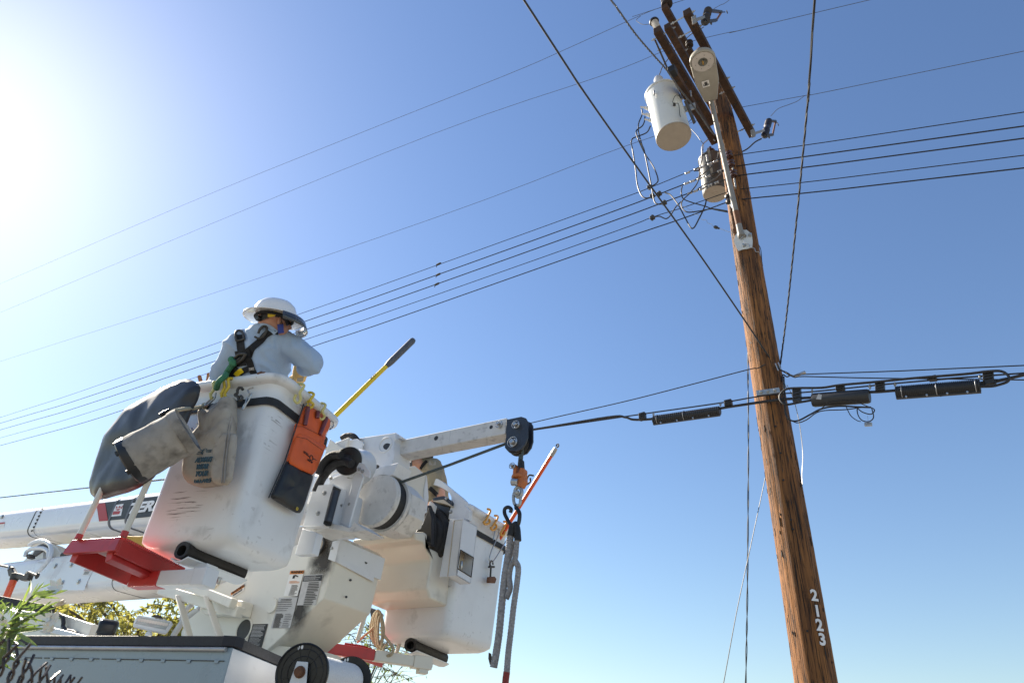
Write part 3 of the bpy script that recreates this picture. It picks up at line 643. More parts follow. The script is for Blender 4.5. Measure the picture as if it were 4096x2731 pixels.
lead('fine coiled wire with small black connector left of lamp bracket', [(z7, [(860, 850), (900, 860), (930, 885), (965, 895), (985, 930), (1030, 940), (1040, 965), (1070, 990), (1110, 995), (1125, 1025), (1165, 1035), (1180, 1058), (1220, 1072), (1270, 1090), (1330, 1112), (1385, 1128)], .15)], .0025, 'wire_alu')
a, b = LP(.15, (z7, [(1190, 1062), (1250, 1084)])); m = MB(); m.tube([a.lerp(b, f) for f in (0, .15, .3, .5, .6, .9, 1)], [.008, .02, .022, .022, .014, .012, .006], 8); tag(m.build('wire_connector', 'splice_black'), 'small black inline connector on fine coiled wire', 'connector')
lead('stiff grey lead running from arm fuse to white bushing', [(z6, [(1085, 285), (1020, 325), (955, 358)], .55), (z6, [(955, 358), (860, 445), (770, 545), (660, 690), (630, 760), (606, 815)], .62)], .007, 'wire_grey')
lead('thin wire from ribbed arrester up to highest primary wire', [(z6, [(530, 255), (450, 258), (400, 235), (380, 210), (425, 170)], 1.1)], .004, 'wire_grey')
lead('thin wire rising from upper fuse cutout out of view', [(z6, [(1190, 95), (1260, 55), (1300, 40), (1360, -5), (1420, -60)], .4)], .004, 'wire_grey')
lead('thin wire sagging from right fuse cutout up to primary wire', [(z6, [(1785, 1215), (1860, 1140), (1960, 1100), (2060, 1060), (2140, 1000)], -.45)], .004, 'wire_grey')
# service drops that come over the camera to the pole
at = on_pole(z8(885, 395), .01)[0]
def drop(label, pts, r, mt='wire_black', twist=0):
    pts = [W(c(*p), d) for c, p, d in pts]; pts = [pts[0] + (pts[0] - pts[1]).normalized() * 9] + pts
    m = MB(); sp = smooth_path(pts, 10)
    if twist:
        for ph in (0, 2.1, 4.2):
            q = []
            for i in range(len(sp) * 4 - 4):
                a = sp[i // 4].lerp(sp[i // 4 + 1], (i % 4) / 4); x, y, _ = frame(sp[i // 4 + 1] - sp[i // 4]); q.append(a + (x * math.cos(i * twist + ph) + y * math.sin(i * twist + ph)) * r * .9)
            m.tube(q, r * .75, 5)
    else: m.tube(sp, r, 6)
    tag(m.build('service_drop', mt), label, 'cable')
dp = (at - CAM).dot(ray((CX, CY)))
drop('black service cable slanting from top of sky down left side of pole', [(D, (1203, 0), 4.6), (D, (1330, 195), 5.3), (D, (1460, 380), 6.0), (D, (1600, 575), 6.5), (D, (1710, 735), 6.95), (z8, (800, 262), 7.0), (z8, (888, 392), 7.05)], .0085)
drop('twisted black service cable descending steeply right of pole', [(D, (1871, 0), 4.4), (D, (1858, 200), 5.0), (D, (1838, 420), 5.7), (D, (1820, 600), 6.3), (D, (1806, 730), 6.8), (z8, (915, 385), 7.1)], .0055, twist=.35)
drop('grey twisted cable swooping past white transformer to pole', [(D, (1403, 0), 6.2), (z6, (200, 120), 6.7), (z6, (380, 370), 7.1), (z6, (560, 580), 7.5), (z6, (700, 740), 7.8), (z6, (830, 930), 8.0), (z6, (960, 1090), 8.3), (z6, (1070, 1240), 8.6), (z6, (1160, 1370), 8.8), (z6, (1225, 1430), 8.9)], .0065, 'wire_grey', twist=.4)
# drops and guys behind the pole going down out of view
def down(label, pts, r, mt='wire_black', twist=0, name='service_drop'):
    pts = [W(c(*p), d) for c, p, d in pts]; e = (pts[-1] - pts[-2]).normalized(); pts = (pts + [pts[-1] + e * ((pts[-1].z - .9) / max(-e.z, .05))]) if name != 'ground_wire' else pts
    m = MB()
    if twist:
        sp = smooth_path(pts, 16)
        for ph in (0, math.pi): m.tube([a + V((math.cos(i * twist + ph), math.sin(i * twist + ph), 0)) * r for i, a in enumerate(sp)], r * .8, 5)
    else: m.tube(smooth_path(pts, 6), r, 5)
    tag(m.build(name, mt), label, 'cable')
down('twisted black cable hanging straight down left of pole', [(D, (1719, 745), 8.0), (D, (1718, 850), 7.9), (D, (1719, 1000), 7.7), (D, (1718, 1200), 7.4), (D, (1716, 1400), 7.1), (D, (1713, 1568), 6.9)], .0058, twist=.5)
down('thin slanting wire crossing twisted cable left of pole', [(D, (1765, 1060), 7.6), (D, (1755, 1110), 7.5), (D, (1725, 1250), 7.2), (D, (1693, 1400), 6.9), (D, (1662, 1568), 6.6)], .0045, name='guy_wire')
down('pale thin wire hanging along right flank of pole', [(z8, (955, 500), 6.95), (z8, (985, 560), 6.9), (z8, (1010, 640), 6.85), (z8, (1030, 740), 6.8), (z8, (1045, 860), 6.75), (z8, (1048, 940), 6.7), (z8, (1043, 1030), 6.65), (z8, (1046, 1090), 6.6)], .004, 'wire_alu', name='ground_wire')
down('thin dark ground wire on right edge of pole under lamp bracket', [(z7, (1590, 1160), 8.05), (z7, (1640, 1225), 8.0), (z7, (1680, 1300), 7.95), (z7, (1692, 1420), 7.85), (z7, (1700, 1480), 7.8), (z7, (1690, 1530), 7.75), (z8, (850, 80), 7.6), (z8, (905, 330), 7.15), (z8, (925, 450), 7.0)], .004, name='ground_wire')
# ---- communication cables with splice cases
OC = .17
CO = PX0 - hd * .2
def CP(c, pts, push=0): return [PV(c(*p), CO + AR * push, AR) for p in pts]
def cwire(label, pts, r, mt='wire_black', extend=(0, 0), name='communication_cable', n=6, sm=5): return wire(name, label, pts, r, mt, 'cable', n=n, sm=sm, extend=extend)
cwire('thin steel strand carrying communication cables past the pole', CP(z2, [(-100, 178), (680, 90)]) + CP(D, [(700, 1062)]) + CP(z8, [(0, 686), (165, 662), (560, 606), (760, 572), (900, 553), (1100, 540), (1580, 492), (2050, 452), (2352, 430)]), .007, extend=(20, 8), name='strand')
cwire('thick communication cable lashed under strand left of pole', CP(z2, [(-400, 215), (-100, 181), (680, 93)]) + CP(D, [(700, 1066), (1000, 1020), (1220, 987)]) + CP(z8, [(-100, 690), (0, 690), (50, 704), (160, 700), (350, 668), (560, 638), (620, 628), (880, 590), (1000, 580), (1110, 574)]), .0135)
cwire('thick communication cable between splice cases right of pole', CP(z8, [(1440, 542), (1500, 540), (1600, 532)]), .013)
cwire('long cable loop with rounded ends above splice cases', CP(z8, [(1100, 590), (1030, 602), (950, 615), (915, 590), (915, 555), (950, 525), (1010, 518), (1160, 516), (1270, 500), (1500, 480), (1700, 460), (2000, 436), (2140, 420), (2220, 420), (2262, 450), (2255, 480), (2200, 500), (2160, 508), (2095, 510)], -.04), .011)
cwire('thick communication cable leaving long ribbed case to the right', CP(z8, [(2095, 488), (2160, 482), (2270, 460), (2352, 440)]), .013, extend=(0, 8))
cwire('thin upper messenger wire running right from pole', [at] + CP(z8, [(990, 445), (1060, 437), (1600, 418), (2352, 385)]), .0055, extend=(0, 8), name='messenger_wire')
cwire('thin lower messenger wire running right from pole', [at] + CP(z8, [(990, 452), (1060, 450), (1480, 460), (2352, 470)], .1), .0055, extend=(0, 8), name='messenger_wire')
cwire('thin messenger wire running left from pole towards the truck jib', CP(D, [(1000, 1022)]) + CP(z8, [(-410, 690), (0, 597), (400, 495), (725, 410), (780, 402)]) + [on_pole(z8(826, 385), .02)[0]], .0055, extend=(20, 0), name='messenger_wire')
def splice(label, c, a, b, w0, ribs, plain=False):
    A, B = CP(c, [a, b]); d = (B - A); L = d.length; d.normalize(); u = AR.cross(d); u = u if u.z > 0 else -u
    t = thing('splice_case', A, label, 'splice case'); hw = w0 / 2
    m = MB()
    if plain:
        def sec_(x, k): return [A + d * x + AR * (math.cos(R(i * 22.5)) * hw * .9 * k) + u * (math.sin(R(i * 22.5)) * hw * k) for i in range(16)]
        m.loft([sec_(0, .9), sec_(.02, 1), sec_(L - .02, 1), sec_(L, .9)]); m.build('body', 'splice_black', t, angle=50)
        q = A + d * .05 - AR * hw * .88; mm = MB(); mm.prism([q + u * -.02, q + u * .03 + d * .02, q + u * .02 + d * .05, q - u * .03 + d * .045], -AR * .004); mm.build('label_patch', 'label_grey', t)
    else:
        m.loft([[A + d * x + AR * (math.cos(R(i * 22.5)) * hw * .78) + u * (math.sin(R(i * 22.5)) * hw * .86) for i in range(16)] for x in (0, L)]); m.build('body', 'splice_black', t, angle=50)
        for k in range(ribs):
            x = L * (k + .5) / ribs; mm = MB(); mm.loft([[A + d * (x + dx) + AR * (math.cos(R(i * 22.5)) * hw * .9) + u * (math.sin(R(i * 22.5)) * hw * 1.0) for i in range(16)] for dx in (-L / ribs * .26, L / ribs * .26)]); mm.build('rib', 'splice_black', t, angle=50)
        mm = MB(); mm.bar(A - u * hw * .98, B - u * hw * .98, hw * .5, .016, AR); mm.build('seam_flange', 'splice_black', t, bevel=.003)
        for f in (.08, .5, .95) if ribs > 40 else (.07, .48):
            p = A.lerp(B, f); mm = MB(); mm.tube([p + AR * (math.cos(R(i * 20)) * hw * .95) + u * (math.sin(R(i * 20)) * hw * 1.05) for i in range(18)], .004, 5, closed=True); mm.build('clamp_band', 'wire_alu', t)
        for f in (.13, .38, .62, .85):
            mm = MB(); mm.lathe([(.009, 0), (.009, .012)], A.lerp(B, f) - u * hw * .98 - AR * hw * .25, -AR, 6); mm.build('flange_bolt', 'steel', t)
    for f, c0_ in ((-.005, -1), (1.005, 1)):
        p = A.lerp(B, f); mm = MB(); mm.tube([p + u * hw * 1.0, p + u * hw * 1.4 + d * .004 * c0_, p + u * hw * 1.75], .007, 6); mm.lathe([(.013, 0), (.013, .012)], p + u * hw * 1.3, u, 6); mm.build('hanger', 'galv', t)
    return t
splice('short black ribbed splice case left of pole', z8, (168, 708), (560, 652), .10, 34)
splice('plain black drum splice case with torn label right of pole', z8, (1105, 590), (1443, 566), .135, 0, True)
splice('long black ribbed splice case at far right on strand', z8, (1597, 545), (2095, 505), .115, 46)
SPL = ['small black spacer left of short ribbed splice case', 'small black spacer between short ribbed case and pole', 'tall black spacer between pole and plain drum case', 'small black spacer above plain drum case', 'black spacer between plain drum and long ribbed case', 'small flat black spacer above middle of long ribbed case', 'tall black spacer inside cable loop beyond long ribbed case', 'small black spacer under tall one inside cable loop']
for i, (a, hgt) in enumerate((((102, 686), 20), ((608, 607), 17), ((1012, 560), 40), ((1268, 517), 17), ((1502, 508), 28), ((1813, 463), 12), ((2140, 452), 32), ((2155, 490), 14))):
    A, B = CP(z8, [(a[0], a[1] - hgt), (a[0] + 3, a[1] + hgt)]); m = MB(); m.bar(A, B, .075 if i != 5 else .06, .05, LN)
    for k in (.25, .5, .75): m.bar(A.lerp(B, k) - AR * .03 - LN * .03, A.lerp(B, k) - AR * .03 + LN * .03, .012, .012, UP)
    o = m.build('cable_spacer', 'splice_black', bevel=.004); tag(o, SPL[i], 'cable spacer', 'black spacers along the communication strand')
cwire('bundle of loose black drop wires sagging under plain splice case', CP(z8, [(935, 450), (940, 560), (945, 660), (970, 705), (1020, 710), (1090, 675), (1160, 640), (1260, 625), (1380, 630), (1450, 632)]), .009)
cwire('loose black drop wire looping below bundle at right', CP(z8, [(955, 690), (1010, 722), (1070, 705), (1150, 655), (1300, 645), (1420, 630), (1470, 645), (1450, 672), (1400, 660), (1370, 640), (1375, 680), (1400, 710), (1440, 715), (1465, 690), (1455, 640)], -.03), .005)
cwire('thin black drop wire arching over bundle under splice case', CP(z8, [(1130, 660), (1200, 610), (1280, 592), (1360, 600), (1440, 630)], -.05), .004)
cwire('thin black drop wire loop dangling right of bundle', CP(z8, [(1300, 620), (1330, 680), (1370, 710), (1390, 715)], -.05), .004)
a = CP(z8, [(1430, 680), (1435, 735)]); m = MB(); m.tube(a, .0018, 4); m.bar(a[1] - LN * .03, a[1] + LN * .03 + UP * .01, .03, .02, UP); tag(m.build('wire_tag', 'galv', bevel=.004), 'tiny metal tag dangling under loose drop wires', 'tag')
m = MB(); m.tube(smooth_path([on_pole(z8(890, 390), .02)[0], W(z8(915, 410), 7.0), W(z8(950, 425), 6.95), W(z8(972, 440), 6.9), W(z8(955, 452), 6.9), W(z8(930, 440), 6.95), W(z8(925, 480), 6.9)], 6), .007, 6); tag(m.build('drop_coil', 'wire_black'), 'short black coil of drop wire at pole attachment', 'cable')
for p, wl_b in (((895, 395), 'small wedge clamp on slanting service cable at pole'), ((912, 390), 'small wedge clamp on twisted service cable at pole'), ((1030, 442), 'flat wedge clamp joining messenger wires right of pole'), ((945, 505), 'small wedge clamp on loose wires beside pole flank')):
    a = W(z8(*p), 6.9); mm = MB(); mm.bar(a - ray(z8(*p)) * 0 - UP * .045 + sd * .008, a + UP * .045 - sd * .008, .018, .012, hd) if p[0] != 1030 else mm.bar(a + LN * .06, a - LN * .06 + UP * .02, .02, .03, UP); tag(mm.build('wedge_clamp', 'wire_alu', bevel=.003), wl_b, 'clamp', 'wedge clamps at the pole attachment')
# ================================================================== bucket truck
truck = thing('bucket_truck', (-2.6, 5.2, 0), 'white bucket truck with two buckets, folded booms and shade-darkened utility body', 'truck')
def part(m, name, mt, parent=None, **k): return m.build(name, mt, parent or truck, **k)
def px_prism(name, mt, pts, vec, bevel=.006, parent=None, **k):
    m = MB(); m.prism(pts, vec); return part(m, name, mt, parent, bevel=bevel, **k)

# ---- buckets
def make_bucket(corner, yaw, a, b, H, tp, ext):
    X = V((math.cos(yaw), math.sin(yaw), 0)); Y = V((-math.sin(yaw), math.cos(yaw), 0)); O = V(corner); cen = O - X * a / 2 + Y * b / 2
    def sec(z, inset, rc=.085):
        e = ext * max(0, 1 - z / H); return rrect(cen + UP * z - X * e / 2, X, Y, a / 2 - inset + e / 2, b / 2 - inset, rc, 6)
    m = MB()
    rings = [sec(-.004, tp + .10, .06), sec(.0, tp + .05, .08), sec(.012, tp + .022, .1), sec(.035, tp + .006, .064), sec(.075, tp, .064)]
    for i in range(1, 9): f = i / 8; rings.append(sec(.075 + (H - .15) * f, tp * (1 - f), .066))
    rings += [sec(H - .05, -.004, .07), sec(H - .035, -.014, .09), sec(H - .03, -.016, .09)]
    rings += [sec(H - .028, .02, .1), sec(H - .2, .022, .1), sec(.09, tp + .03, .1), sec(.05, tp + .06, .08)]
    m.loft(rings); sh = part(m, 'bucket', 'white_gel', angle=50)
    m = MB(); rr = [sec(H - .034, -.010, .12), sec(H - .022, -.040, .13), sec(H - .010, -.056, .135), sec(H + .018, -.060, .135), sec(H + .030, -.052, .13), sec(H + .034, -.03, .12), sec(H + .03, .0, .11), sec(H + .018, .012, .1), sec(H - .034, .014, .1)]
    m.loft(rr + [rr[0]], False, False); part(m, 'rim', 'white_gel', sh, angle=50)
    return dict(o=sh, X=X, Y=Y, O=O, a=a, b=b, H=H, sec=sec, cen=cen)
B1 = make_bucket((-1.432, 3.756, 2.618), -.393, .67, .635, 1.018, .03, .085)
B1['o']['label'] = 'scuffed white bucket hung with canvas bags and an orange pouch'
B2 = make_bucket((-.290, 5.452, 2.518), -.58, .695, .73, 1.0, .035, .05)
B2['o']['label'] = 'white bucket behind the winch, with amber hooks on its belt'
def belt(B, z0, z1, out, name='belt', mt='rubber', parent=None):
    m = MB(); s = B['sec']; dz = lambda i, n: .012 * math.sin(6.28 * i / n * 2)
    def rg(z, ins):
        r = s(z, ins, .075); n = len(r); return [p + UP * (-.02 * max(0, math.sin(6.28 * i / n - .4))) for i, p in enumerate(r)]
    r0 = [rg(z0, -out), rg(z1, -out), rg(z1, -out + .006), rg(z0, -out + .006)]
    m.loft(r0 + [r0[0]], False, False); return part(m, name, mt, parent or B['o'], angle=50)
belt(B1, .845, .895, .012); belt(B2, .83, .875, .012)
# lower step moulded into the second bucket
F2o = B2['O'] - B2['Y'] * .012
# scuffs and soot with their own shapes, laid on the bucket sides
from mathutils.bvhtree import BVHTree
def obvh(o): return BVHTree.FromPolygons([v.co + WL[o] for v in o.data.vertices], [tuple(p.vertices) for p in o.data.polygons])
def patch(c, quad, mt, o, bv, n=7, out=.002, name='scuff'):
    P = []
    for i in range(n + 1):
        for j in range(n + 1):
            u, v = i / n, j / n; A = [quad[0][k] * (1 - u) + quad[1][k] * u for k in (0, 1)]; Bq = [quad[3][k] * (1 - u) + quad[2][k] * u for k in (0, 1)]
            r = ray(c(A[0] * (1 - v) + Bq[0] * v, A[1] * (1 - v) + Bq[1] * v)).normalized(); h = bv.ray_cast(CAM, r)
            if h[0] is None: return
            P.append(h[0] - r * out)
    m = MB(); m.add(P, [(i * (n + 1) + j, i * (n + 1) + j + 1, (i + 1) * (n + 1) + j + 1, (i + 1) * (n + 1) + j) for i in range(n) for j in range(n)]); return m.build(name, mt, o)
def scuff_mat(name, col, st, lo, hi, am):
    mt = mat(name, col, .6); nt = mt.node_tree; nd = nt.nodes; lk = nt.links; b = nd['Principled BSDF']
    tc = nd.new('ShaderNodeTexCoord'); gr = nd.new('ShaderNodeTexGradient'); gr.gradient_type = 'SPHERICAL'; mp = nd.new('ShaderNodeMapping'); lk.new(tc.outputs['Generated'], mp.inputs['Vector']); mp.inputs['Location'].default_value = (-1, -1, -1); mp.inputs['Scale'].default_value = (2, 2, 2); lk.new(mp.outputs[0], gr.inputs['Vector'])
    m2 = nd.new('ShaderNodeMapping'); m2.inputs['Scale'].default_value = st; m2.inputs['Rotation'].default_value = (.15, .1, 0); lk.new(tc.outputs['Object'], m2.inputs['Vector'])
    nz = nd.new('ShaderNodeTexNoise'); nz.inputs['Scale'].default_value = 1; nz.inputs['Detail'].default_value = 3; lk.new(m2.outputs[0], nz.inputs['Vector'])
    mr = nd.new('ShaderNodeMapRange'); mr.inputs['From Min'].default_value = lo; mr.inputs['From Max'].default_value = hi; lk.new(nz.outputs['Fac'], mr.inputs['Value'])
    mu = nd.new('ShaderNodeMath'); mu.operation = 'MULTIPLY'; lk.new(mr.outputs[0], mu.inputs[0]); lk.new(gr.outputs['Fac'], mu.inputs[1]); m3 = nd.new('ShaderNodeMath'); m3.operation = 'MULTIPLY'; m3.use_clamp = True; lk.new(mu.outputs[0], m3.inputs[0]); m3.inputs[1].default_value = am; lk.new(m3.outputs[0], b.inputs['Alpha'])
scuff_mat('scuff_lines', (.16, .16, .165), (5, 5, 75), .56, .66, 1.7); scuff_mat('scuff_soot', (.09, .09, .095), (9, 9, 5), .45, .8, 1.3); scuff_mat('scuff_grime', (.26, .25, .23), (7, 7, 7), .45, .85, .9)
bv1 = obvh(B1['o']); bv2 = obvh(B2['o'])
for q_, mt_ in (([(250, 130), (820, 150), (780, 470), (190, 480)], 'scuff_lines'), ([(300, 60), (700, 80), (640, 360), (220, 340)], 'scuff_lines'), ([(760, 120), (900, 130), (850, 330), (740, 330)], 'scuff_soot'), ([(870, 60), (1080, 90), (1000, 500), (780, 420)], 'scuff_grime'), ([(930, 430), (1270, 560), (1230, 690), (880, 540)], 'scuff_grime'), ([(300, 380), (800, 380), (770, 480), (200, 500)], 'scuff_grime')): patch(z3, q_, mt_, B1['o'], bv1)
for q_, mt_ in (([(1010, 820), (1450, 700), (1380, 1250), (990, 1500)], 'scuff_soot'), ([(860, 480), (1180, 480), (1150, 620), (860, 640)], 'scuff_soot'), ([(1200, 900), (1750, 600), (1700, 1450), (1150, 1500)], 'scuff_lines')): patch(q7, q_, mt_, B1['o'], bv1, 6)
for q_, mt_ in (([(1600, 1180), (1800, 1220), (1790, 1300), (1620, 1260)], 'scuff_soot'), ([(1560, 1300), (1790, 1340), (1780, 1500), (1560, 1440)], 'scuff_lines')): patch(z4, q_, mt_, B2['o'], bv2, 5)
for q_, mt_ in (([(1450, 300), (1620, 380), (1560, 900), (1420, 880)], 'scuff_grime'), ([(870, 1060), (1380, 1060), (1360, 1180), (860, 1180)], 'scuff_lines'), ([(1360, 1180), (1720, 1300), (1700, 1350), (1340, 1260)], 'scuff_soot')): patch(z5, q_, mt_, B2['o'], bv2, 5)
zz_ = [bv1.ray_cast(CAM, ray(z3(*p)).normalized())[0] for p in ((1065, 600), (1100, 598), (1130, 615), (1170, 592), (1195, 562), (1225, 630), (1258, 603))]
if all(p is not None for p in zz_): m = MB(); m.tube([p - X * 0 for p, X in zip(zz_, zz_)], .003, 5); m.build('scrape', 'grey_grip', B1['o'])
# ---- rubber bucket rests on arms, red steps
def rest(p0, p1, r, nm=''):
    m = MB(); d = (p1 - p0); x, y, _ = frame(d); ring = []
    def cs(q, k): return [q + x * (math.cos(R(a)) * r * 1.0 * k) + UP * (math.sin(R(a)) * r * .8 * k + (r * .25 * k if math.sin(R(a)) > 0 else 0)) for a in range(0, 360, 20)]
    m.loft([cs(p0, 1), cs(p1, 1), cs(p1, .62), cs(p1 - d * .1, .62)], False, True); m.loft([cs(p0, 1), cs(p0, .62), cs(p0 + d * .12, .62)], False, True)
    rb = part(m, 'bucket_rest', 'rubber', angle=50)
    e = d.normalized(); q0 = p0 - UP * r * 1.15 + e * .0; q1 = p1 - UP * r * 1.15
    m = MB(); w = r * 1.25
    for sg in (-1, 1):
        m.prism([q0 + x * sg * .02, q0 + x * sg * (w) + UP * .02, q0 + x * sg * (w) + UP * .028, q0 + x * sg * .02 + UP * .008], d)
    m.prism([q0 + x * .02, q0 - x * .02, q0 - x * .02 + UP * .008, q0 + x * .02 + UP * .008], d)
    ch = part(m, 'rest_channel', 'white_paint', rb)
    for f in (.3, .68):
        mm = MB(); bolt(mm, q0.lerp(q1, f) - UP * .0, -UP, .011, .03); part(mm, 'bolt', 'steel', rb)
    return rb
r0, r1 = TS(-.045, -1.37, 2.585), TS(.02, -.87, 2.585)
r0 = PZ(z3(425, 572), 2.588); r1 = PZ(z3(870, 748), 2.588)
rest(r0, r1, .052)
s0 = PZ(z5(1085, 1265), 2.478); s1 = PZ(z5(1345, 1375), 2.478)
rest(s0, s1, .052)
# arm of the near rest
def sq(name, a, b, w, h, mt, side=UP, bevel=.008, parent=None):
    m = MB(); m.bar(a, b, w, h, side); return part(m, name, mt, parent, bevel=bevel)
zA = 2.455
a0 = PZ(z3(640, 775), zA); a1 = PZ(z3(140, 795), zA)
dA = (a1 - a0).normalized(); a1 = a0 + dA * .34
sq('rest_arm', a0 + dA * .06, a1, .085, .085, 'white_paint'); sq('arm_sleeve', a0 - dA * .01, a0 + dA * .085, .10, .10, 'white_paint')
sq('rest_arm', a1 + dA * .001, a1 + dA * .22, .0852, .0852, 'red_paint', bevel=.008)['label'] = 'red painted end of the rest arm'
m = MB(); pb = PZ(z3(600, 740), 2.50); m.bar(pb, pb + UP * .045, .09, .09, dA); part(m, 'rest_bracket', 'white_paint', bevel=.006)
# red step: two channels with a tread, long side across the truck
zs = 2.545
nl = PZ(q0(1160, 850), zs + .03); nr_ = PZ(q0(1935, 795), zs + .03); far_r = PZ(z2(1398, 715), zs + .03)
eT = (nl - nr_).normalized(); eN = (far_r - nr_).normalized(); wT = (nl - nr_).length; lN = (far_r - nr_).length
step = MB(); step.prism([nr_, nl, nl - UP * .012, nr_ - UP * .012], eN * lN); so = part(step, 'step', 'red_paint', bevel=.003)
so['label'] = 'red grip step beside the near bucket'
def st(u, n, z): return nr_ + eT * u + eN * n + UP * z
m = MB(); m.prism([st(-.002, -.004, .004), st(wT, -.004, .004), st(wT + .01, -.02, -.052), st(wT + .012, -.02, -.075), st(-.012, -.02, -.075), st(-.01, -.02, -.052)], eN * .03); part(m, 'front_lip', 'red_paint', so, bevel=.003)
m = MB(); m.prism([st(.0, .01, -.012), st(.0, .01, -.085), st(.018, .01, -.085), st(.018, .01, -.012)], eN * lN); part(m, 'side_rail', 'red_paint', so, bevel=.003)
m = MB(); m.prism([st(.035, .01, -.02), st(.02, .01, -.11), st(.06, .01, -.125), st(.085, .01, -.03)], eN * (lN * .9)); part(m, 'support_channel', 'red_paint', so, bevel=.004)
m = MB(); m.prism([st(wT - .09, .01, -.03), st(wT - .075, .01, -.12), st(wT - .03, .01, -.11), st(wT - .03, .01, -.03)], eN * (lN * .74)); part(m, 'support_channel', 'red_paint', so, bevel=.004)
m = MB()
for i in range(34):
    for sg in (0, 1):
        q = st(.004 + sg * .02, .02 + (lN - .03) * i / 33, 0); m.box(q + UP * .006, eT * .004, eN * .0045, UP * .006)
tr_ = part(m, 'tread_teeth', 'red_paint', so); tr_['kind'] = 'stuff'
# two rail posts that carry the covered frame
for (bx, by), (tx, ty) in (((1245, 825), (1565, 165)), ((1970, 785), (2310, 40))):
    b = PZ(q0(bx, by), zs + .03); h = PV(q0(tx, ty), b, V((b.x, b.y, 0)).normalized())
    h2 = b + UP * ((h - b).z) + (h - b - UP * (h - b).z) * 1.0
    m = MB(); m.tube([b + (h2 - b) * .0, h2 + (h2 - b) * .25], .0165, 14); p = part(m, 'rail_post', 'bounce_white')
    m = MB(); m.tube([b, b + (h2 - b) * .115], .0185, 14); part(m, 'post_socket', 'red_paint', p)
sC = -1.83
# second red step behind, under the far bucket
zf = 2.36
m = MB(); fa = PZ(z5(470, 1330), zf); fb = PZ(z5(790, 1345), zf); fb2 = PZ(z5(1150, 1400), zf)
dF = (fb2 - fb).normalized()
m.bar(fb2 + dF * .02, fb, .075, .075, UP); part(m, 'rest_arm', 'bounce_white', bevel=.008)
m = MB(); m.bar(fb2 - dF * .05, fb2 + dF * .10 - UP * .0, .09, .09, UP); m.bar(fb2 + dF * .04, fb2 + dF * .04 - UP * .075, .075, .075, dF); part(m, 'arm_sleeve', 'bounce_white', bevel=.006)
m = MB(); m.bar(fb - dF * .001, fb - dF * .5, .0752, .0752, UP); part(m, 'rest_arm', 'red_paint', bevel=.006)
g0 = PH(z5, [(560, 1240), (720, 1265), (880, 1330), (600, 1345)], zf + .07)
m = MB(); m.prism(g0, -UP * .03); fs = part(m, 'step', 'red_paint', bevel=.004); fs['label'] = 'red step beneath the far bucket'
m = MB(); m.prism([g0[0], g0[1], g0[1] - UP * .09, g0[0] - UP * .09], (g0[2] - g0[1]).normalized() * .03); part(m, 'front_lip', 'red_paint', fs, bevel=.003)
m = MB(); m.prism([g0[1], g0[2], g0[2] - UP * .1, g0[1] - UP * .1], (g0[0] - g0[1]).normalized() * .03); part(m, 'side_rail', 'red_paint', fs, bevel=.003)
for p, q in (((662, 1222), (745, 955)), ((968, 1345), (1000, 1250))):
    b = PZ(z5(*p), zf + .07); h = PV(z5(*q), b, V((b.x, b.y, 0)).normalized()); m = MB(); m.tube([b, h], .016, 12); part(m, 'rail_post', 'bounce_white')

# ---- upper boom (box section lying back over the truck) and lower boom
def boom(name, t0, t1, zc0, zc1, h, w, mt, rc, sc=0.0):
    m = MB(); rings = []
    for i in range(9):
        f = i / 8; c = TS(t0 + (t1 - t0) * f, sc, zc0 + (zc1 - zc0) * f); rings.append(rrect(c, N, UP, w / 2, h / 2, rc, 6))
    m.loft(rings); return part(m, name, mt, angle=50)
UB0, UB1 = 3.385, 3.80
def ubz(t): return 3.415 + .0535 * t
ub = boom('upper_boom', -.05, 9.0, ubz(-.05), ubz(9.0), .315, .42, 'white_boom', .075)
def ubs(z): return -.2115
# decal panels on the boom side
def decal(pts, mt, parent, name, c=q0, s=-.2125): return px_prism(name, mt, PS(c, pts, s), N * .0015, 0, parent)
dc = decal([(1545, 275), (1565, 250), (2352, 155), (2900, 90), (2900, 370), (2352, 468), (1583, 535)], 'label_dark', ub, 'decal_panel')
decal([(1545, 275), (1565, 250), (1680, 240), (1728, 522), (1583, 535)], 'label_red', ub, 'decal_panel', s=-.215)
lo = PS(q0, [(1860, 272), (1975, 255), (1935, 445), (1765, 462)], -.215); px_prism('logo_plate', 'letter_white', lo, N * .0015, 0, ub)
px_prism('logo_shape', 'label_red', PS(q0, [(1815, 375), (1925, 370), (1905, 420), (1797, 430)], -.217), N * .0012, 0, ub)
for tri in ([(1850, 330), (1862, 290), (1885, 320)], [(1885, 320), (1918, 285), (1930, 320)], [(1930, 320), (1965, 280), (1945, 335)], [(1845, 345), (1930, 330), (1885, 365)]):
    px_prism('logo_shape', 'label_red', PS(q0, tri, -.217), N * .0012, 0, ub)
tp = PS(q0, [(2050, 345), (2640, 270)], -.2155); tdir = (tp[1] - tp[0]).normalized()
text('TEREX', tp[0].lerp(tp[1], .0) - UP * .0, tdir, UP, .135, 'letter_white', ub, align='LEFT', weight=.006, shear=.22, lift=.002, wide=1.7)
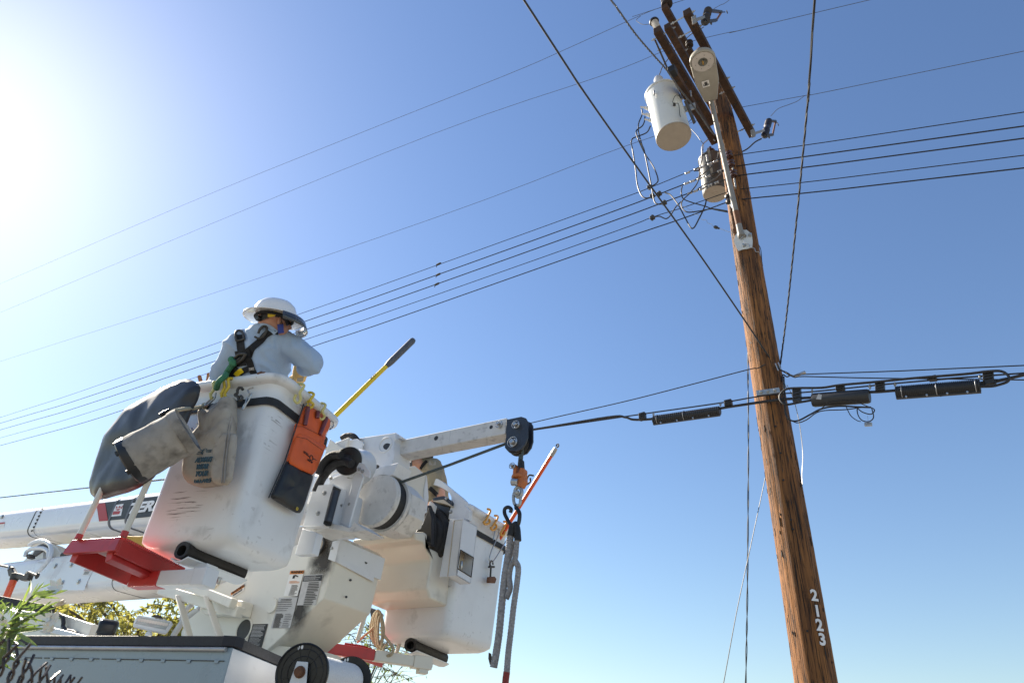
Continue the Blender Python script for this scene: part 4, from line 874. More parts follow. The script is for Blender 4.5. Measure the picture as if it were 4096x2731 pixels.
# boom joint collar and rivets
def strap_line(t, name, zc, h, w, mt, wd=.012, proud=.003, rc=.075, parent=None):
    m = MB(); c0_ = TS(t, 0, zc); c1_ = TS(t + wd, 0, zc + .0535 * wd); r = [rrect(c, N, UP, w / 2 + proud, h / 2 + proud, rc + proud, 6) for c in (c0_, c1_)]
    m.loft(r, True, True); return part(m, name, mt, parent, angle=50)
for px in ((232, 390), (255, 395)):
    t = (PS(q0, [px], -.2115)[0] - CM).dot(T)
strap_line(4.62, 'boom_seam', ubz(4.62), .315, .42, 'rubber', .02, .002, parent=ub)
strap_line(4.50, 'boom_seam', ubz(4.50), .315, .42, 'rubber', .005, .0015, parent=ub)
for i in range(7):
    q = TS(4.515, -.2115, ubz(4.5) + .12 - .04 * i); mm = MB(); bolt(mm, q, -N, .009, .008); part(mm, 'rivet', 'dark_steel', ub)
for tt in (3.08, 2.80):
    strap_line(tt, 'hose_strap', ubz(tt), .315, .42, 'grey_grip', .03, .006, parent=ub)
b = PS(q0, [(38, 465)], -.2115)[0]; mm = MB(); bolt(mm, b, -N, .02, .014); part(mm, 'bolt', 'steel', ub)
decal([(-40, 560), (78, 548), (60, 640), (-40, 650)], 'label_white', ub, 'warning_label'); decal([(-40, 560), (78, 548), (70, 572), (-40, 585)], 'label_red', ub, 'warning_label', s=-.2145)
# lower boom
LS = -.22
def lbz(t): return 2.965 + .018 * t
lb = boom('lower_boom', .45, 8.5, lbz(.5), lbz(8.5), .38, .44, 'white_boom', .08)
pn = PS(q0, [(885, 1120), (1280, 1085), (1530, 1215), (1365, 1568), (1345, 1640), (660, 1640), (720, 1400)], -.226); px_prism('boom_cover', 'white_boom', pn, N * .006, .002, lb)
for p in ((890, 1250), (1145, 1232), (1400, 1212), (1262, 1500), (1000, 1518)):
    q = PS(q0, [p], -.226)[0]; mm = MB(); mm.lathe([(.026, 0), (.026, .004), (.015, .006), (.015, .014)], q, -N, 12); part(mm, 'bolt', 'steel', lb)
decal([(1350, 1302), (1465, 1292), (1425, 1400), (1308, 1405)], 'label_white', lb, 'warning_label', s=-.2285)
dl = PS(q0, [(1348, 1308), (1463, 1293), (1450, 1325), (1340, 1332)], -.2305); px_prism('warning_label', 'label_red', dl, N * .001, 0, lb)
text('DANGER', (dl[0] + dl[1] + dl[2] + dl[3]) / 4, (dl[1] - dl[0]), UP, .024, 'letter_white', lb, lift=.0015)
for i in range(3): px_prism('label_print', 'ink_black', PS(q0, [(1352 - i * 9, 1344 + i * 16), (1432 - i * 9, 1338 + i * 16), (1430 - i * 9, 1345 + i * 16), (1350 - i * 9, 1351 + i * 16)], -.2305), N * .001, 0, lb)
for t in (2.63, 1.75):
    m = MB(); r = [rrect(TS(x, 0, lbz(x)), N, UP, .2215, .1915, .0815, 6) for x in (t, t + .008)]; m.loft(r); part(m, 'boom_seam', 'rubber', lb, angle=50)
for i in range(6):
    q = TS(2.62, -.2215, lbz(2.6) + .14 - .05 * i); mm = MB(); bolt(mm, q, -N, .010, .009); part(mm, 'rivet', 'dark_steel', lb)
# boom lift cylinder, bracket and hoses on the left
m = MB(); m.tube([TS(8, -.12, 3.16), TS(3.9, -.12, 3.10)], .085, 18); m.tube([TS(3.9, -.12, 3.1), TS(3.6, -.12, 3.09)], .06, 18); part(m, 'lift_cylinder', 'white_boom', angle=50)
px_prism('cylinder_bracket', 'bounce_white', PS(q0, [(640, 890), (695, 925), (690, 1150), (800, 1300), (700, 1480), (400, 1650), (0, 1700), (0, 1250), (340, 1200), (520, 1020), (560, 930)], -.19), N * .12, .008)
px_prism('pin_boss', 'bounce_white', PS(q0, [(830, 890), (900, 930), (945, 1000), (1010, 1050), (1010, 1110), (870, 1120), (700, 1040), (720, 930)], -.12), N * .12, .01)
m = MB(); p_ = PS(q0, [(1010, 1080), (1085, 1080)], -.1); m.tube(p_, .03, 10); part(m, 'pin_end', 'dark_steel')
for pts in ([(470, 920), (540, 875), (640, 850), (740, 865), (800, 920), (820, 1010), (790, 1120), (720, 1230), (620, 1330), (540, 1370)], [(405, 1090), (430, 1020), (520, 975), (640, 965), (730, 985), (780, 1040), (770, 1110)]):
    m = MB(); m.tube(smooth_path(PS(q0, pts, -.3), 6), .020, 10); part(m, 'hydraulic_hose', 'white_paint')
px_prism('clamp_pad', 'dark_steel', PS(q0, [(400, 1060), (470, 1050), (480, 1110), (420, 1130)], -.3), N * .06, .01)
px_prism('hose_manifold', 'dark_steel', PS(q0, [(590, 920), (670, 890), (735, 930), (700, 1000), (560, 1100), (500, 1090)], -.2), N * .05, .012)

# ---- turret with labels, hole and plugs
tq = -.3
tside = PS(z3, [(1440, 462), (1500, 440), (1590, 445), (1625, 480), (1580, 640), (1500, 930), (1050, 1340), (760, 1520), (420, 1300), (420, 1180), (480, 1080), (560, 1020), (560, 1000), (640, 850), (900, 740), (1200, 560)], tq)
WT = .47
tu = px_prism('turret', 'bounce_white', tside, N * WT, .03)
tu['label'] = 'cream turret housing with warning labels and round access hole'
px_prism('turret_cap', 'white_paint', [p - N * .006 for p in PS(z3, [(1570, 500), (1632, 482), (1588, 655), (1535, 634)], tq)], N * (WT + .012), .004, tu)
capf = PT(z3, [(1620, 490), (1885, 640), (1880, 805), (1588, 650)], (PS(z3, [(1600, 560)], tq)[0] - CM).dot(T) - .012)
px_prism('turret_cap', 'white_paint', capf, T * .008, .004, tu)
for p in ((1625, 545), (1818, 652)):
    q = PV(z3(*p), capf[0], T); mm = MB(); mm.lathe([(.016, -.002), (.016, .003)], q, -T, 12); part(mm, 'bolt_hole', 'label_dark', tu)
for p in ((1702, 790), (1670, 917)):
    q = PV(z3(*p), PS(z3, [(1545, 800)], tq)[0], T); mm = MB(); mm.lathe([(.008, -.004), (.008, .004)], q, -T, 10); part(mm, 'bolt_hole', 'label_dark', tu)
q = PS(z3, [(1568, 552)], tq)[0]; mm = MB(); bolt(mm, q - N * .008, -N, .008, .008); part(mm, 'bolt', 'galv', tu)
q = PS(z3, [(1468, 532)], tq)[0]; mm = MB(); mm.lathe([(.062, 0), (.062, .02), (.056, .022), (.05, .02), (.05, .012)], q, -N, 28); part(mm, 'bearing_ring', 'label_dark', tu)
mm = MB(); mm.lathe([(.05, 0), (.05, .018), (.046, .021)], q, -N, 28); mm.lathe([(.005, .02), (.005, .024)], q, -N, 8); part(mm, 'bearing_cap', 'tank_base', tu)
for p, r in (((1116, 985), .05), ((690, 800), .05)):
    q = PS(z3, [p], tq)[0]; mm = MB(); mm.lathe([(r, 0), (r, .012), (r * .95, .016)], q, -N, 28); mm.lathe([(.004, .015), (.004, .018)], q, -N, 8); part(mm, 'cover_disc', 'bounce_white', tu)
q = PS(z3, [(900, 1165)], tq)[0]; mm = MB(); mm.lathe([(.072, -.001), (.072, .004)], q, -N, 32); part(mm, 'access_hole', 'label_dark', tu)
mm = MB(); mm.ring(q - N * .003, N, .074, .007, 32, 6); part(mm, 'hole_rim', 'bounce_white', tu)
# grease soot under the bearing, as a thin stain with its own shape
mat('soot', (.03, .025, .02), .7, alpha=1)
def soot_mat(name, col, cut=.5, sc=12):
    mt = mat(name, col, .6); nt = mt.node_tree; nd = nt.nodes; lk = nt.links; b = nd['Principled BSDF']
    tc = nd.new('ShaderNodeTexCoord'); gr = nd.new('ShaderNodeTexGradient'); gr.gradient_type = 'SPHERICAL'; mp = nd.new('ShaderNodeMapping')
    lk.new(tc.outputs['Generated'], mp.inputs['Vector']); mp.inputs['Location'].default_value = (-1, -1, -1); mp.inputs['Scale'].default_value = (2, 2, 2)
    lk.new(mp.outputs[0], gr.inputs['Vector']); nz = nd.new('ShaderNodeTexNoise'); nz.inputs['Scale'].default_value = sc; nz.inputs['Detail'].default_value = 6; lk.new(tc.outputs['Object'], nz.inputs['Vector'])
    mu = nd.new('ShaderNodeMath'); mu.operation = 'MULTIPLY'; lk.new(gr.outputs['Fac'], mu.inputs[0]); lk.new(nz.outputs['Fac'], mu.inputs[1])
    mr = nd.new('ShaderNodeMapRange'); mr.inputs['From Min'].default_value = .05; mr.inputs['From Max'].default_value = cut; mr.inputs['To Max'].default_value = .9; lk.new(mu.outputs[0], mr.inputs['Value']); lk.new(mr.outputs[0], b.inputs['Alpha'])
soot_mat('grease', (.035, .028, .02), .38, 16)
def stain(c, pts, s, parent, nrm=None, mt='grease', o=None):
    n_ = N if nrm is None else nrm; P = [PV(c(*p), TS(0, s, 0) if o is None else o, n_) for p in pts]; m = MB(); m.add(P, [tuple(range(len(P)))]); ob = part(m, 'grease_stain', mt, parent); return ob
stain(z3, [(1360, 430), (1640, 430), (1640, 860), (1340, 860)], tq - .0025, tu); stain(z3, [(1400, 440), (1600, 440), (1600, 640), (1400, 640)], tq - .0035, tu)
stain(z3, [(1230, 700), (1520, 700), (1420, 1300), (1180, 1250)], tq - .0025, tu)
# labels
def lab(pts, mt, s=tq - .004, parent=None, name='warning_label'): return px_prism(name, mt, PS(z3, pts, s), N * .0015, 0, parent or tu)
def lines(p0, p1, p2, n, fill=(.05, .95), s=tq - .0065, mt='ink_black', th=.35, parent=None, seed=1):
    """rows of small print between top edge p0-p1 and left-bottom p2"""
    rnd = random.Random(seed); P0, P1, P2 = PS(z3, [p0, p1, p2], s)
    for i in range(n):
        f = (i + .5) / n; h = (P2 - P0) / n * th; a = P0 + (P2 - P0) * f; e = fill[0] + (fill[1] - fill[0]) * rnd.uniform(.65, 1)
        px = MB(); px.prism([a + (P1 - P0) * fill[0], a + (P1 - P0) * e, a + (P1 - P0) * e + h, a + (P1 - P0) * fill[0] + h], -N * .0008); part(px, 'label_print', mt, parent or tu)
lab([(1248, 720), (1352, 716), (1300, 910), (1196, 910)], 'label_white'); lab([(1248, 720), (1352, 716), (1345, 742), (1241, 746)], 'label_orange', tq - .006)
P = PS(z3, [(1300, 731), (1340, 730)], tq - .007); text('WARNING', P[0], P[1] - P[0], UP, .026, 'ink_black', tu, lift=.001)
lines((1238, 795), (1330, 792), (1232, 815), 3, mt='label_orange'); lines((1232, 825), (1325, 822), (1205, 905), 9, (.3, .95), seed=3)
px_prism('label_print', 'ink_black', PS(z3, [(1262, 778), (1270, 755), (1290, 750), (1310, 762), (1304, 768), (1285, 760), (1278, 778)], tq - .0065), -N * .0008, 0, tu)
lab([(1352, 752), (1496, 745), (1440, 978), (1297, 980)], 'label_grey'); lab([(1350, 760), (1490, 750), (1482, 795), (1340, 800)], 'label_dark', tq - .006)
lines((1388, 802), (1478, 798), (1345, 975), 14, (.0, .98), th=.45, mt='label_dark', seed=5); lines((1348, 764), (1485, 756), (1342, 795), 4, mt='label_grey', seed=8)
lab([(1162, 922), (1303, 918), (1245, 1152), (1100, 1152)], 'label_grey'); lines((1160, 930), (1296, 926), (1152, 950), 2, (.15, .9), seed=9)
lines((1150, 950), (1290, 945), (1128, 1028), 5, (.05, .95), th=.18, seed=12); lines((1140, 1040), (1205, 1038), (1112, 1148), 13, (.0, 1), th=.5, seed=13); lines((1212, 1040), (1270, 1038), (1180, 1148), 8, (.0, 1), th=.2, seed=14)
lab([(965, 1122), (1078, 1120), (1020, 1330), (905, 1310)], 'label_dark'); lines((965, 1128), (1070, 1126), (940, 1220), 9, (.05, .95), th=.4, mt='label_grey', seed=20); lines((940, 1225), (1045, 1225), (915, 1300), 9, (.05, .95), th=.25, mt='label_grey', seed=21)
lab([(797, 888), (895, 822), (900, 868), (804, 932)], 'label_white'); lab([(797, 888), (895, 822), (898, 842), (800, 905)], 'label_orange', tq - .006)
P = PS(z3, [(855, 860), (890, 837)], tq - .007); text('WARNING', P[0], P[1] - P[0], UP, .028, 'ink_black', tu, lift=.001)
P = PS(z3, [(850, 885), (885, 862)], tq - .0055); text('PINCH POINT', P[0], P[1] - P[0], UP, .015, 'ink_black', tu, lift=.001)
# frame tubes that brace the turret
def tube_px(name, mt, c, pts, s, r, n=12): m = MB(); m.tube([PV(c(*p), TS(0, ss, 0), N) for p, ss in zip(pts, s)], r, n); return part(m, name, mt, tu)
sq_ = lambda nm, c, p0, p1, s0_, s1_, w, h: sq(nm, PS(c, [p0], s0_)[0], PS(c, [p1], s1_)[0], w, h, 'bounce_white', N, .01, tu)
sq_('frame_tube', z3, (280, 865), (870, 1035), -.42, -.40, .07, .075); sq_('frame_tube', z3, (480, 835), (820, 970), -.48, -.46, .06, .065)
px_prism('frame_plate', 'bounce_white', PS(z3, [(800, 935), (890, 945), (865, 1055), (600, 1050), (560, 1020), (580, 1000), (790, 1010)], -.40), N * .1, .01, tu)
sq_('frame_strut', z3, (405, 910), (510, 1300), -.45, -.45, .06, .015); sq_('frame_strut', z3, (615, 915), (745, 1300), -.5, -.5, .06, .015)
m = MB(); m.tube(smooth_path(PS(q2, [(960, 375), (850, 440), (700, 560), (600, 700), (540, 800), (520, 900)], -.2), 5), .022, 10); m.tube(smooth_path(PS(q2, [(830, 300), (740, 400), (650, 560)], -.1), 5), .02, 10); part(m, 'worn_hose', 'worn_white', tu, kind=None)
# yellow tarp folded beyond the step
ty = PS(q0, [(1890, 780), (2000, 760), (2120, 770), (2250, 770), (2352, 740), (2500, 720), (2500, 980), (2352, 985), (2200, 930), (2030, 850)], -.32); px_prism('folded_tarp', 'tarp_yellow', ty, N * .02, .008)['label'] = 'yellow folded tarp strapped under the boom'

# ---- boom tip: jib, winch, brackets, hoses
def tipblock(name, c, pts, s, th, mt='white_paint', bevel=.006, parent=None): return px_prism(name, mt, PS(c, pts, s), N * th, bevel, parent)
jb0, jb1 = PS(z4, [(942, 372)], -.14)[0], PS(z4, [(1812, 200)], -.14)[0]; jb0.z = jb1.z = 3.675
m = MB(); m.bar(jb0 + N * .06 + T * .25, jb1 + N * .06, .122, .124, N); jib = part(m, 'jib', 'worn_white', bevel=.008)
for p, r in (((1695, 212), .014), ((1264, 298), .018)):
    q = PS(z4, [p], -.14)[0]; mm = MB(); mm.lathe([(r, -.002), (r, .002)], q, -N, 14); part(mm, 'pin_hole', 'label_dark', jib)
def pin(q, r, nrm, parent): mm = MB(); mm.lathe([(r * 1.6, 0), (r * 1.6, .006), (r, .007), (r, .03), (r * .75, .036)], q, nrm, 14); a = part(mm, 'hitch_pin', 'steel', parent); mm = MB(); mm.ring(q + nrm * .02, nrm, r * 2.0, .0025, 20, 6); part(mm, 'pin_ring', 'steel', a); return a
pin(PS(z4, [(1765, 195)], -.142)[0], .013, -N, jib)
# sheave head
shp = [(1812, 152), (1930, 128), (1965, 140), (1980, 165), (1980, 290), (1965, 340), (1930, 385), (1890, 400), (1820, 395), (1800, 370), (1812, 262)]
hs = px_prism('sheave_head', 'navy_plate', PS(z4, shp, -.155), N * .014, .003); hs['label'] = 'navy steel sheave head at the jib tip'
shp2 = [p + N * .07 for p in PS(z4, shp, -.155)]; px_prism('cheek_plate', 'navy_plate', shp2, N * .014, .003, hs)
for p, r in (((1905, 210), .045), ((1885, 335), .075)):
    q = PS(z4, [p], -.14)[0]; mm = MB(); mm.lathe([(r, .004), (r, .014), (r * .75, .024), (r * .75, .036), (r, .044), (r, .052)], q, N, 28); part(mm, 'sheave', 'dark_steel', hs)
pin(PS(z4, [(1897, 200)], -.156)[0], .014, -N, hs); pin(PS(z4, [(1872, 335)], -.156)[0], .018, -N, hs)
# jib socket block
blk = tipblock('jib_socket', z4, [(640, 300), (750, 283), (945, 255), (950, 300), (935, 320), (930, 380), (935, 430), (905, 555), (890, 552), (750, 580), (720, 590), (650, 520), (630, 420)], -.215, .19)
q = PS(z4, [(865, 350)], -.215)[0]; mm = MB(); mm.ring(q, N, .058, .008, 30, 8, xdir=T); part(mm, 'boss_ring', 'white_paint', blk)
for p, rx_, ry_ in (((878, 362), 30, 24), ((793, 523), 24, 15)):
    mm = MB(); mm.prism(PS(z4, [(p[0] + rx_ * math.cos(R(a)) + 6 * math.sin(R(a)), p[1] + ry_ * math.sin(R(a)) - 8 * math.cos(R(a))) for a in range(0, 360, 20)], -.2165), N * .003); part(mm, 'slot_hole', 'label_dark', blk)
px_prism('socket_side', 'white_paint', PT(z4, [(940, 430), (1000, 465), (1005, 520), (985, 640), (960, 655), (905, 560)], (PS(z4, [(940, 430)], -.2)[0] - CM).dot(T) - .002), T * .01, .003, blk)
px_prism('socket_gap', 'label_dark', PT(z4, [(925, 520), (980, 560), (975, 640), (955, 650), (915, 600)], (PS(z4, [(940, 430)], -.2)[0] - CM).dot(T) - .006), T * .003, 0, blk)
px_prism('socket_top', 'white_paint', PS(z4, [(700, 290), (945, 252), (1000, 290), (990, 300), (950, 300)], -.19), N * .15, .004, blk)
for p in ((912, 545), (910, 583), (985, 600)): q = PV(z4(*p), PS(z4, [(940, 430)], -.21)[0] - T * .01, T); mm = MB(); bolt(mm, q, -T - N, .010, .012); part(mm, 'bolt', 'galv', blk)
# winch: covered drum
def ell(cx, cy, pts): return pts
wc = PS(z4, [(790, 775)], -.285)[0]
rw = .187
wd = MB(); wd.lathe([(rw * .97, 0), (rw, .008), (rw, .04)], wc, N, 56); wi = part(wd, 'winch_cover', 'worn_white', angle=35); wi['label'] = 'round worn white winch cover'
mm = MB(); mm.lathe([(rw * .95, .04), (rw * .95, .115)], wc, N, 56); part(mm, 'winch_drum', 'rubber', wi)
mm = MB(); mm.lathe([(rw * .9, .115), (rw * 1.05, .116), (rw * 1.06, .14), (rw * .95, .16)], wc, N, 56); part(mm, 'winch_flange', 'worn_white', wi, angle=35)
a = wc - T * .06 + UP * .17; mm = MB(); mm.prism([wc + T * (-.12) + UP * .16, wc + T * .12 + UP * .17, wc + T * .13 + UP * .23, wc - T * .15 + UP * .25], N * .16); part(mm, 'winch_neck', 'white_paint', wi, bevel=.006)
# gearbox housing right of the winch
gq = wc + N * .165
gb = MB(); gb.lathe([(rw * 1.02, 0), (rw * 1.04, .10), (rw * 1.0, .18), (rw * .85, .2)], gq, N, 8, xdir=T * .92 + UP * .38); gbo = part(gb, 'gearbox', 'worn_white', bevel=.008, angle=25)
gt = (PS(z4, [(1005, 600)], -.1)[0] - CM).dot(T)
px_prism('gearbox_guard', 'bounce_white', PT(z4, [(1010, 525), (1105, 515), (1192, 590), (1200, 760), (1180, 880), (1165, 940), (1150, 1010), (1040, 1035), (990, 1000), (1030, 860), (1040, 720), (1010, 640)], -.36), T * .30, .012, gbo)
for p in ((1107, 800), (1165, 860)): q = PT(z4, [p], -.362)[0]; mm = MB(); bolt(mm, q, -T, .012, .012); part(mm, 'bolt', 'galv', gbo)
# rear guard plate behind the gearbox
px_prism('rear_guard', 'white_paint', PT(z4, [(1192, 590), (1205, 760), (1190, 880), (1165, 895), (1170, 700)], -.37), T * .02, .002, gbo)
# hose guard ring and plates at left of the winch
fl = -.50
pl1 = tipblock('side_plate', z4, [(470, 330), (640, 300), (690, 330), (640, 490), (685, 590), (580, 1000), (510, 970), (620, 600), (500, 560), (350, 620), (430, 400)], -.33, .02)
pl2 = tipblock('side_plate', z4, [(630, 485), (690, 600), (655, 710), (575, 997), (520, 975), (605, 640)], -.50, .02); px_prism('plate_flange', 'white_paint', PS(z4, [(425, 620), (545, 570), (600, 570), (632, 490), (560, 985), (512, 968), (440, 955), (425, 760)], -.47), N * .015, .003, pl2)
for p in ((440, 612), (580, 598), (516, 827), (589, 818), (405, 378)): q = PS(z4, [p], -.49 if p[0] != 405 else -.345)[0]; mm = MB(); bolt(mm, q, -N, .011, .012); part(mm, 'bolt', 'galv', pl2)
hg = PS(z4, [(572, 475)], -.56)[0]
mm = MB(); rgr = .098; mm.lathe([(rgr * .93, -.002), (rgr, 0), (rgr, .18), (rgr * .93, .18), (rgr * .93, 0.002)], hg, N * .75 + ray(z4(572, 475)).normalized() * .6, 36); hgo = part(mm, 'hose_guard', 'black_plastic', pl1, angle=35)
mm = MB(); mm.lathe([(rgr * 1.04, .01), (rgr * 1.04, .12), (rgr * 1.25, .16), (rgr * 1.3, .2)], hg, N * .75 + ray(z4(572, 475)).normalized() * .6, 36); part(mm, 'guard_sleeve', 'white_paint', pl1, angle=35)
px_prism('guard_strap', 'white_paint', PS(z4, [(640, 480), (700, 500), (745, 560), (742, 610), (640, 560)], -.53), N * .01, .003, pl1)
for p in ((662, 541), (688, 557)): q = PS(z4, [p], -.531)[0]; mm = MB(); bolt(mm, q, -N, .010, .012); part(mm, 'bolt', 'galv', pl1)
for pts, r, s in (([(600, 500), (540, 480), (450, 520), (390, 580), (350, 650), (320, 720)], .030, -.58), ([(600, 470), (530, 460), (470, 480), (430, 520), (380, 600)], .03, -.56), ([(520, 430), (460, 430), (410, 460), (370, 510), (340, 580)], .028, -.62)):
    m = MB(); m.tube(smooth_path(PS(z4, pts, s), 6), r, 14); part(m, 'hose', 'hose_black')
m = MB(); m.tube(smooth_path(PS(z4, [(525, 300), (560, 280), (610, 282), (645, 320), (655, 370), (650, 420)], -.25), 6), .024, 12); part(m, 'hose', 'hose_black')
px_prism('tip_cover', 'bounce_white', PS(z4, [(430, 305), (540, 380), (440, 410), (350, 600), (390, 420)], -.38), N * .02, .004); px_prism('tip_cover', 'worn_white', PS(z4, [(470, 335), (580, 290), (545, 385), (530, 385)], -.36), N * .02, .003)
# box bracket with black roller
bq_ = -.60
bx_ = tipblock('roller_box', z4, [(302, 668), (458, 655), (452, 700), (385, 985), (215, 990)], bq_, .30); bx_['label'] = 'white bracket box with a black roller slot'
tt_ = (PS(z4, [(420, 830)], bq_)[0] - CM).dot(T)
px_prism('roller_slot', 'label_dark', PT(z4, [(462, 672), (520, 700), (500, 760), (440, 985), (405, 985), (383, 965), (440, 740)], tt_ - .012), T * .006, .0, bx_)
r_ = PT(z4, [(478, 715), (415, 955)], tt_ - .02); m = MB(); m.tube(r_, .028, 12); part(m, 'roller', 'navy_plate', bx_)
px_prism('bracket_sill', 'worn_white', PS(z4, [(215, 985), (390, 980), (440, 962), (590, 1000), (620, 950), (720, 1020), (590, 1035), (420, 1005), (300, 1040)], -.55), N * .18, .004, bx_)
for p in ((390, 728), (340, 888)): q = PS(z4, [p], bq_)[0]; mm = MB(); bolt(mm, q, -N, .012, .014); part(mm, 'bolt', 'galv', bx_)
px_prism('bucket_mount', 'white_paint', PS(z4, [(215, 1000), (330, 1040), (290, 1205), (150, 1210), (190, 1080)], -.66), N * .06, .008)
# bridge pieces so that nothing floats between the boom tip and the buckets
m = MB(); m.bar(TS(.12, -.8, 3.22), TS(.12, .9, 3.22), .10, .10, UP); part(m, 'cross_shaft', 'white_paint', bevel=.01)

# ---- hood, box and frame on the far bucket
te = -.30
hp = PT(q6, [(1420, 302), (1600, 308), (1648, 345), (1635, 535), (1830, 632), (1895, 520), (1990, 330), (2130, 330), (2150, 700), (2085, 1160), (2030, 1535), (1690, 1375), (1635, 1212), (1705, 752), (1582, 482), (1450, 430)], te)
hood = px_prism('bucket_hood', 'bounce_white', hp, T * .62, .018); hood['label'] = 'faceted hood, toned for bounced light, over the far bucket mount'
for p in ((1992, 1183),): q = PT(q6, [p], te - .002)[0]; mm = MB(); bolt(mm, q, -T, .012, .012); part(mm, 'bolt', 'galv', hood)
# grey side box with opening
bxp = PS(z5, [(1402, 250), (1512, 246), (1462, 704), (1318, 716)], .56)
tf = (PS(z5, [(1490, 480)], .56)[0] - CM).dot(T)
gbx = px_prism('control_box', 'white_paint', bxp, N * .012, .004)
ou = PT(z5, [(1512, 246), (1625, 310), (1570, 770), (1462, 704)], tf); op = PT(z5, [(1488, 498), (1592, 560), (1574, 716), (1464, 648)], tf)
for i in range(4): j = (i + 1) % 4; px_prism('front_frame', 'white_paint', [ou[i], ou[j], op[j], op[i]], T * .008, 0, gbx)
for i in (1, 2): px_prism('box_panel', 'white_paint', [ou[i], ou[i + 1], ou[i + 1] + T * .095, ou[i] + T * .095], (UP if i == 2 else -N) * .006, 0, gbx)
px_prism('box_panel', 'white_paint', [ou[0], ou[1], ou[1] + T * .095, ou[0] + T * .095], -UP * .006, 0, gbx)
for i in range(4): j = (i + 1) % 4; mm = MB(); mm.tube([op[i] - T * .002, op[j] - T * .002], .004, 6); part(mm, 'opening_trim', 'label_dark', gbx)
px_prism('inner_lining', 'hat_tan', [p + T * .085 for p in ou], T * .006, 0, gbx)
q = PT(z5, [(1492, 650)], tf + .03)[0]; mm = MB(); mm.lathe([(.008, 0), (.013, .015), (.011, .05), (.007, .06)], q, UP, 10); part(mm, 'fitting', 'steel', gbx)
# handle frame
hf = PS(q4, [(830, 650), (920, 640), (1010, 658), (1080, 700), (1200, 800), (1400, 960), (1442, 1010), (1430, 1085), (1510, 1150), (1490, 1310), (1170, 1300), (1210, 1090), (1222, 960), (1190, 880), (1120, 830), (1020, 775), (880, 738), (822, 740)], .62); fo = px_prism('handle_frame', 'white_paint', hf, N * .05, .004)
q = PS(q4, [(1215, 1185)], .62)[0]; mm = MB(); bolt(mm, q, -N, .012, .012); part(mm, 'bolt', 'galv', fo)
cb = PS(q4, [(920, 970), (935, 955), (1095, 925), (1200, 990), (1218, 1030), (1210, 1075), (1100, 985), (925, 1008)], .58); co = px_prism('control_lid', 'navy_plate', cb, N * .15, .008); px_prism('control_lid_lining', 'hat_tan', PS(q4, [(922, 1008), (1095, 986), (1212, 1075), (1200, 1090), (1130, 1062)], .575), N * .15, .002, co)
px_prism('control_panel', 'black_plastic', PS(q4, [(900, 1000), (1130, 1095), (1200, 1100), (1165, 1330), (940, 1200), (960, 1080)], .62), N * .12, .006)
q = PS(q4, [(1143, 972)], .575)[0]; mm = MB(); bolt(mm, q, -N, .010, .012); part(mm, 'bolt', 'galv', co)
for pts, r, s in (([(950, 1190), (1030, 1250), (1110, 1400), (1120, 1550), (1080, 1750), (1000, 1860)], .042, .60), ([(930, 1330), (1000, 1400), (1030, 1500), (1000, 1660), (930, 1800)], .042, .56), ([(830, 1150), (880, 1300), (890, 1500), (860, 1750)], .05, .5)):
    m = MB(); m.tube(smooth_path(PS(q4, pts, s), 6), r, 14); part(m, 'hose', 'hose_black')
px_prism('mount_plate', 'black_plastic', PS(q4, [(860, 1110), (905, 1280), (905, 1700), (700, 1600), (650, 1500), (760, 1380), (820, 1220)], .42), N * .03, .004)
px_prism('mount_spacer', 'worn_white', PS(q4, [(880, 1010), (960, 1080), (930, 1200), (910, 1390), (890, 1200), (850, 1080)], .5), N * .03, .003)

# ---- utility body of the truck: side boxes, black top rail
zt = 2.10
c0 = PZ(S(932, 2587), zt); cl = PZ(S(25, 2579), zt); cr = PZ(S(1120, 2665), zt)
dL = (cl - c0).normalized(); dR = (cr - c0).normalized()
far = c0 + dL * 5.5; br_ = c0 + dR * 1.5
body = MB(); body.prism([c0, far, far + dR * 1.5, br_], -UP * 1.45); bo = part(body, 'utility_body', 'shaded_body', bevel=.006); bo['label'] = 'utility body in shade-darkened grey with black top rail'
nrmL = dL.cross(UP); nrmL = nrmL if nrmL.dot(c0 - CAM) < 0 else -nrmL
nrmR = dR.cross(UP); nrmR = nrmR if nrmR.dot(c0 - CAM) < 0 else -nrmR
m = MB(); rt = .052; o_ = nrmL * .006 + nrmR * .006
m.prism([c0 + o_ + UP * .002, far + nrmL * .006 + UP * .002, far + nrmL * .006 + UP * rt, c0 + o_ + UP * rt], -nrmL * .07); m.prism([c0 + o_ + UP * .002, br_ + nrmR * .006 + UP * .002, br_ + nrmR * .006 + UP * rt, c0 + o_ + UP * rt], -nrmR * .07)
part(m, 'top_rail', 'black_trim', bo, bevel=.004, kind=None)
m = MB(); m.tube([c0 + dL * .03 + nrmL * .012 - UP * .012, far + nrmL * .012 - UP * .012], .011, 10); part(m, 'drip_rail', 'alu_dirty', bo)
m = MB(); m.prism([c0 + nrmR * .004 - UP * .006, br_ + nrmR * .004 - UP * .006, br_ + nrmR * .004 - UP * 1.4, c0 + nrmR * .004 - UP * 1.4], -nrmR * .003); part(m, 'lit_end_panel', 'white_paint', bo)  # lit end of the body, its light given by a whiter colour
# door top seams with hinge tabs
def onL(u, dz, out=.003): return c0 + dL * u - UP * dz + nrmL * out
for u0, u1 in ((.03, .42), (.44, .86), (.88, 1.3), (1.32, 1.8)):
    m = MB(); m.prism([onL(u0, .062, .0005), onL(u1, .062, .0005), onL(u1, .066, .0005), onL(u0, .066, .0005)], nrmL * .004); part(m, 'door_seam', 'label_dark', bo)
for u in (.06, .24, .41, .56, .72, .92, 1.07, 1.22, 1.45):
    m = MB(); m.prism([onL(u, .060), onL(u + .03, .060), onL(u + .027, .076), onL(u + .003, .076)], nrmL * .004); part(m, 'hinge_tab', 'shaded_body', bo, bevel=.002)
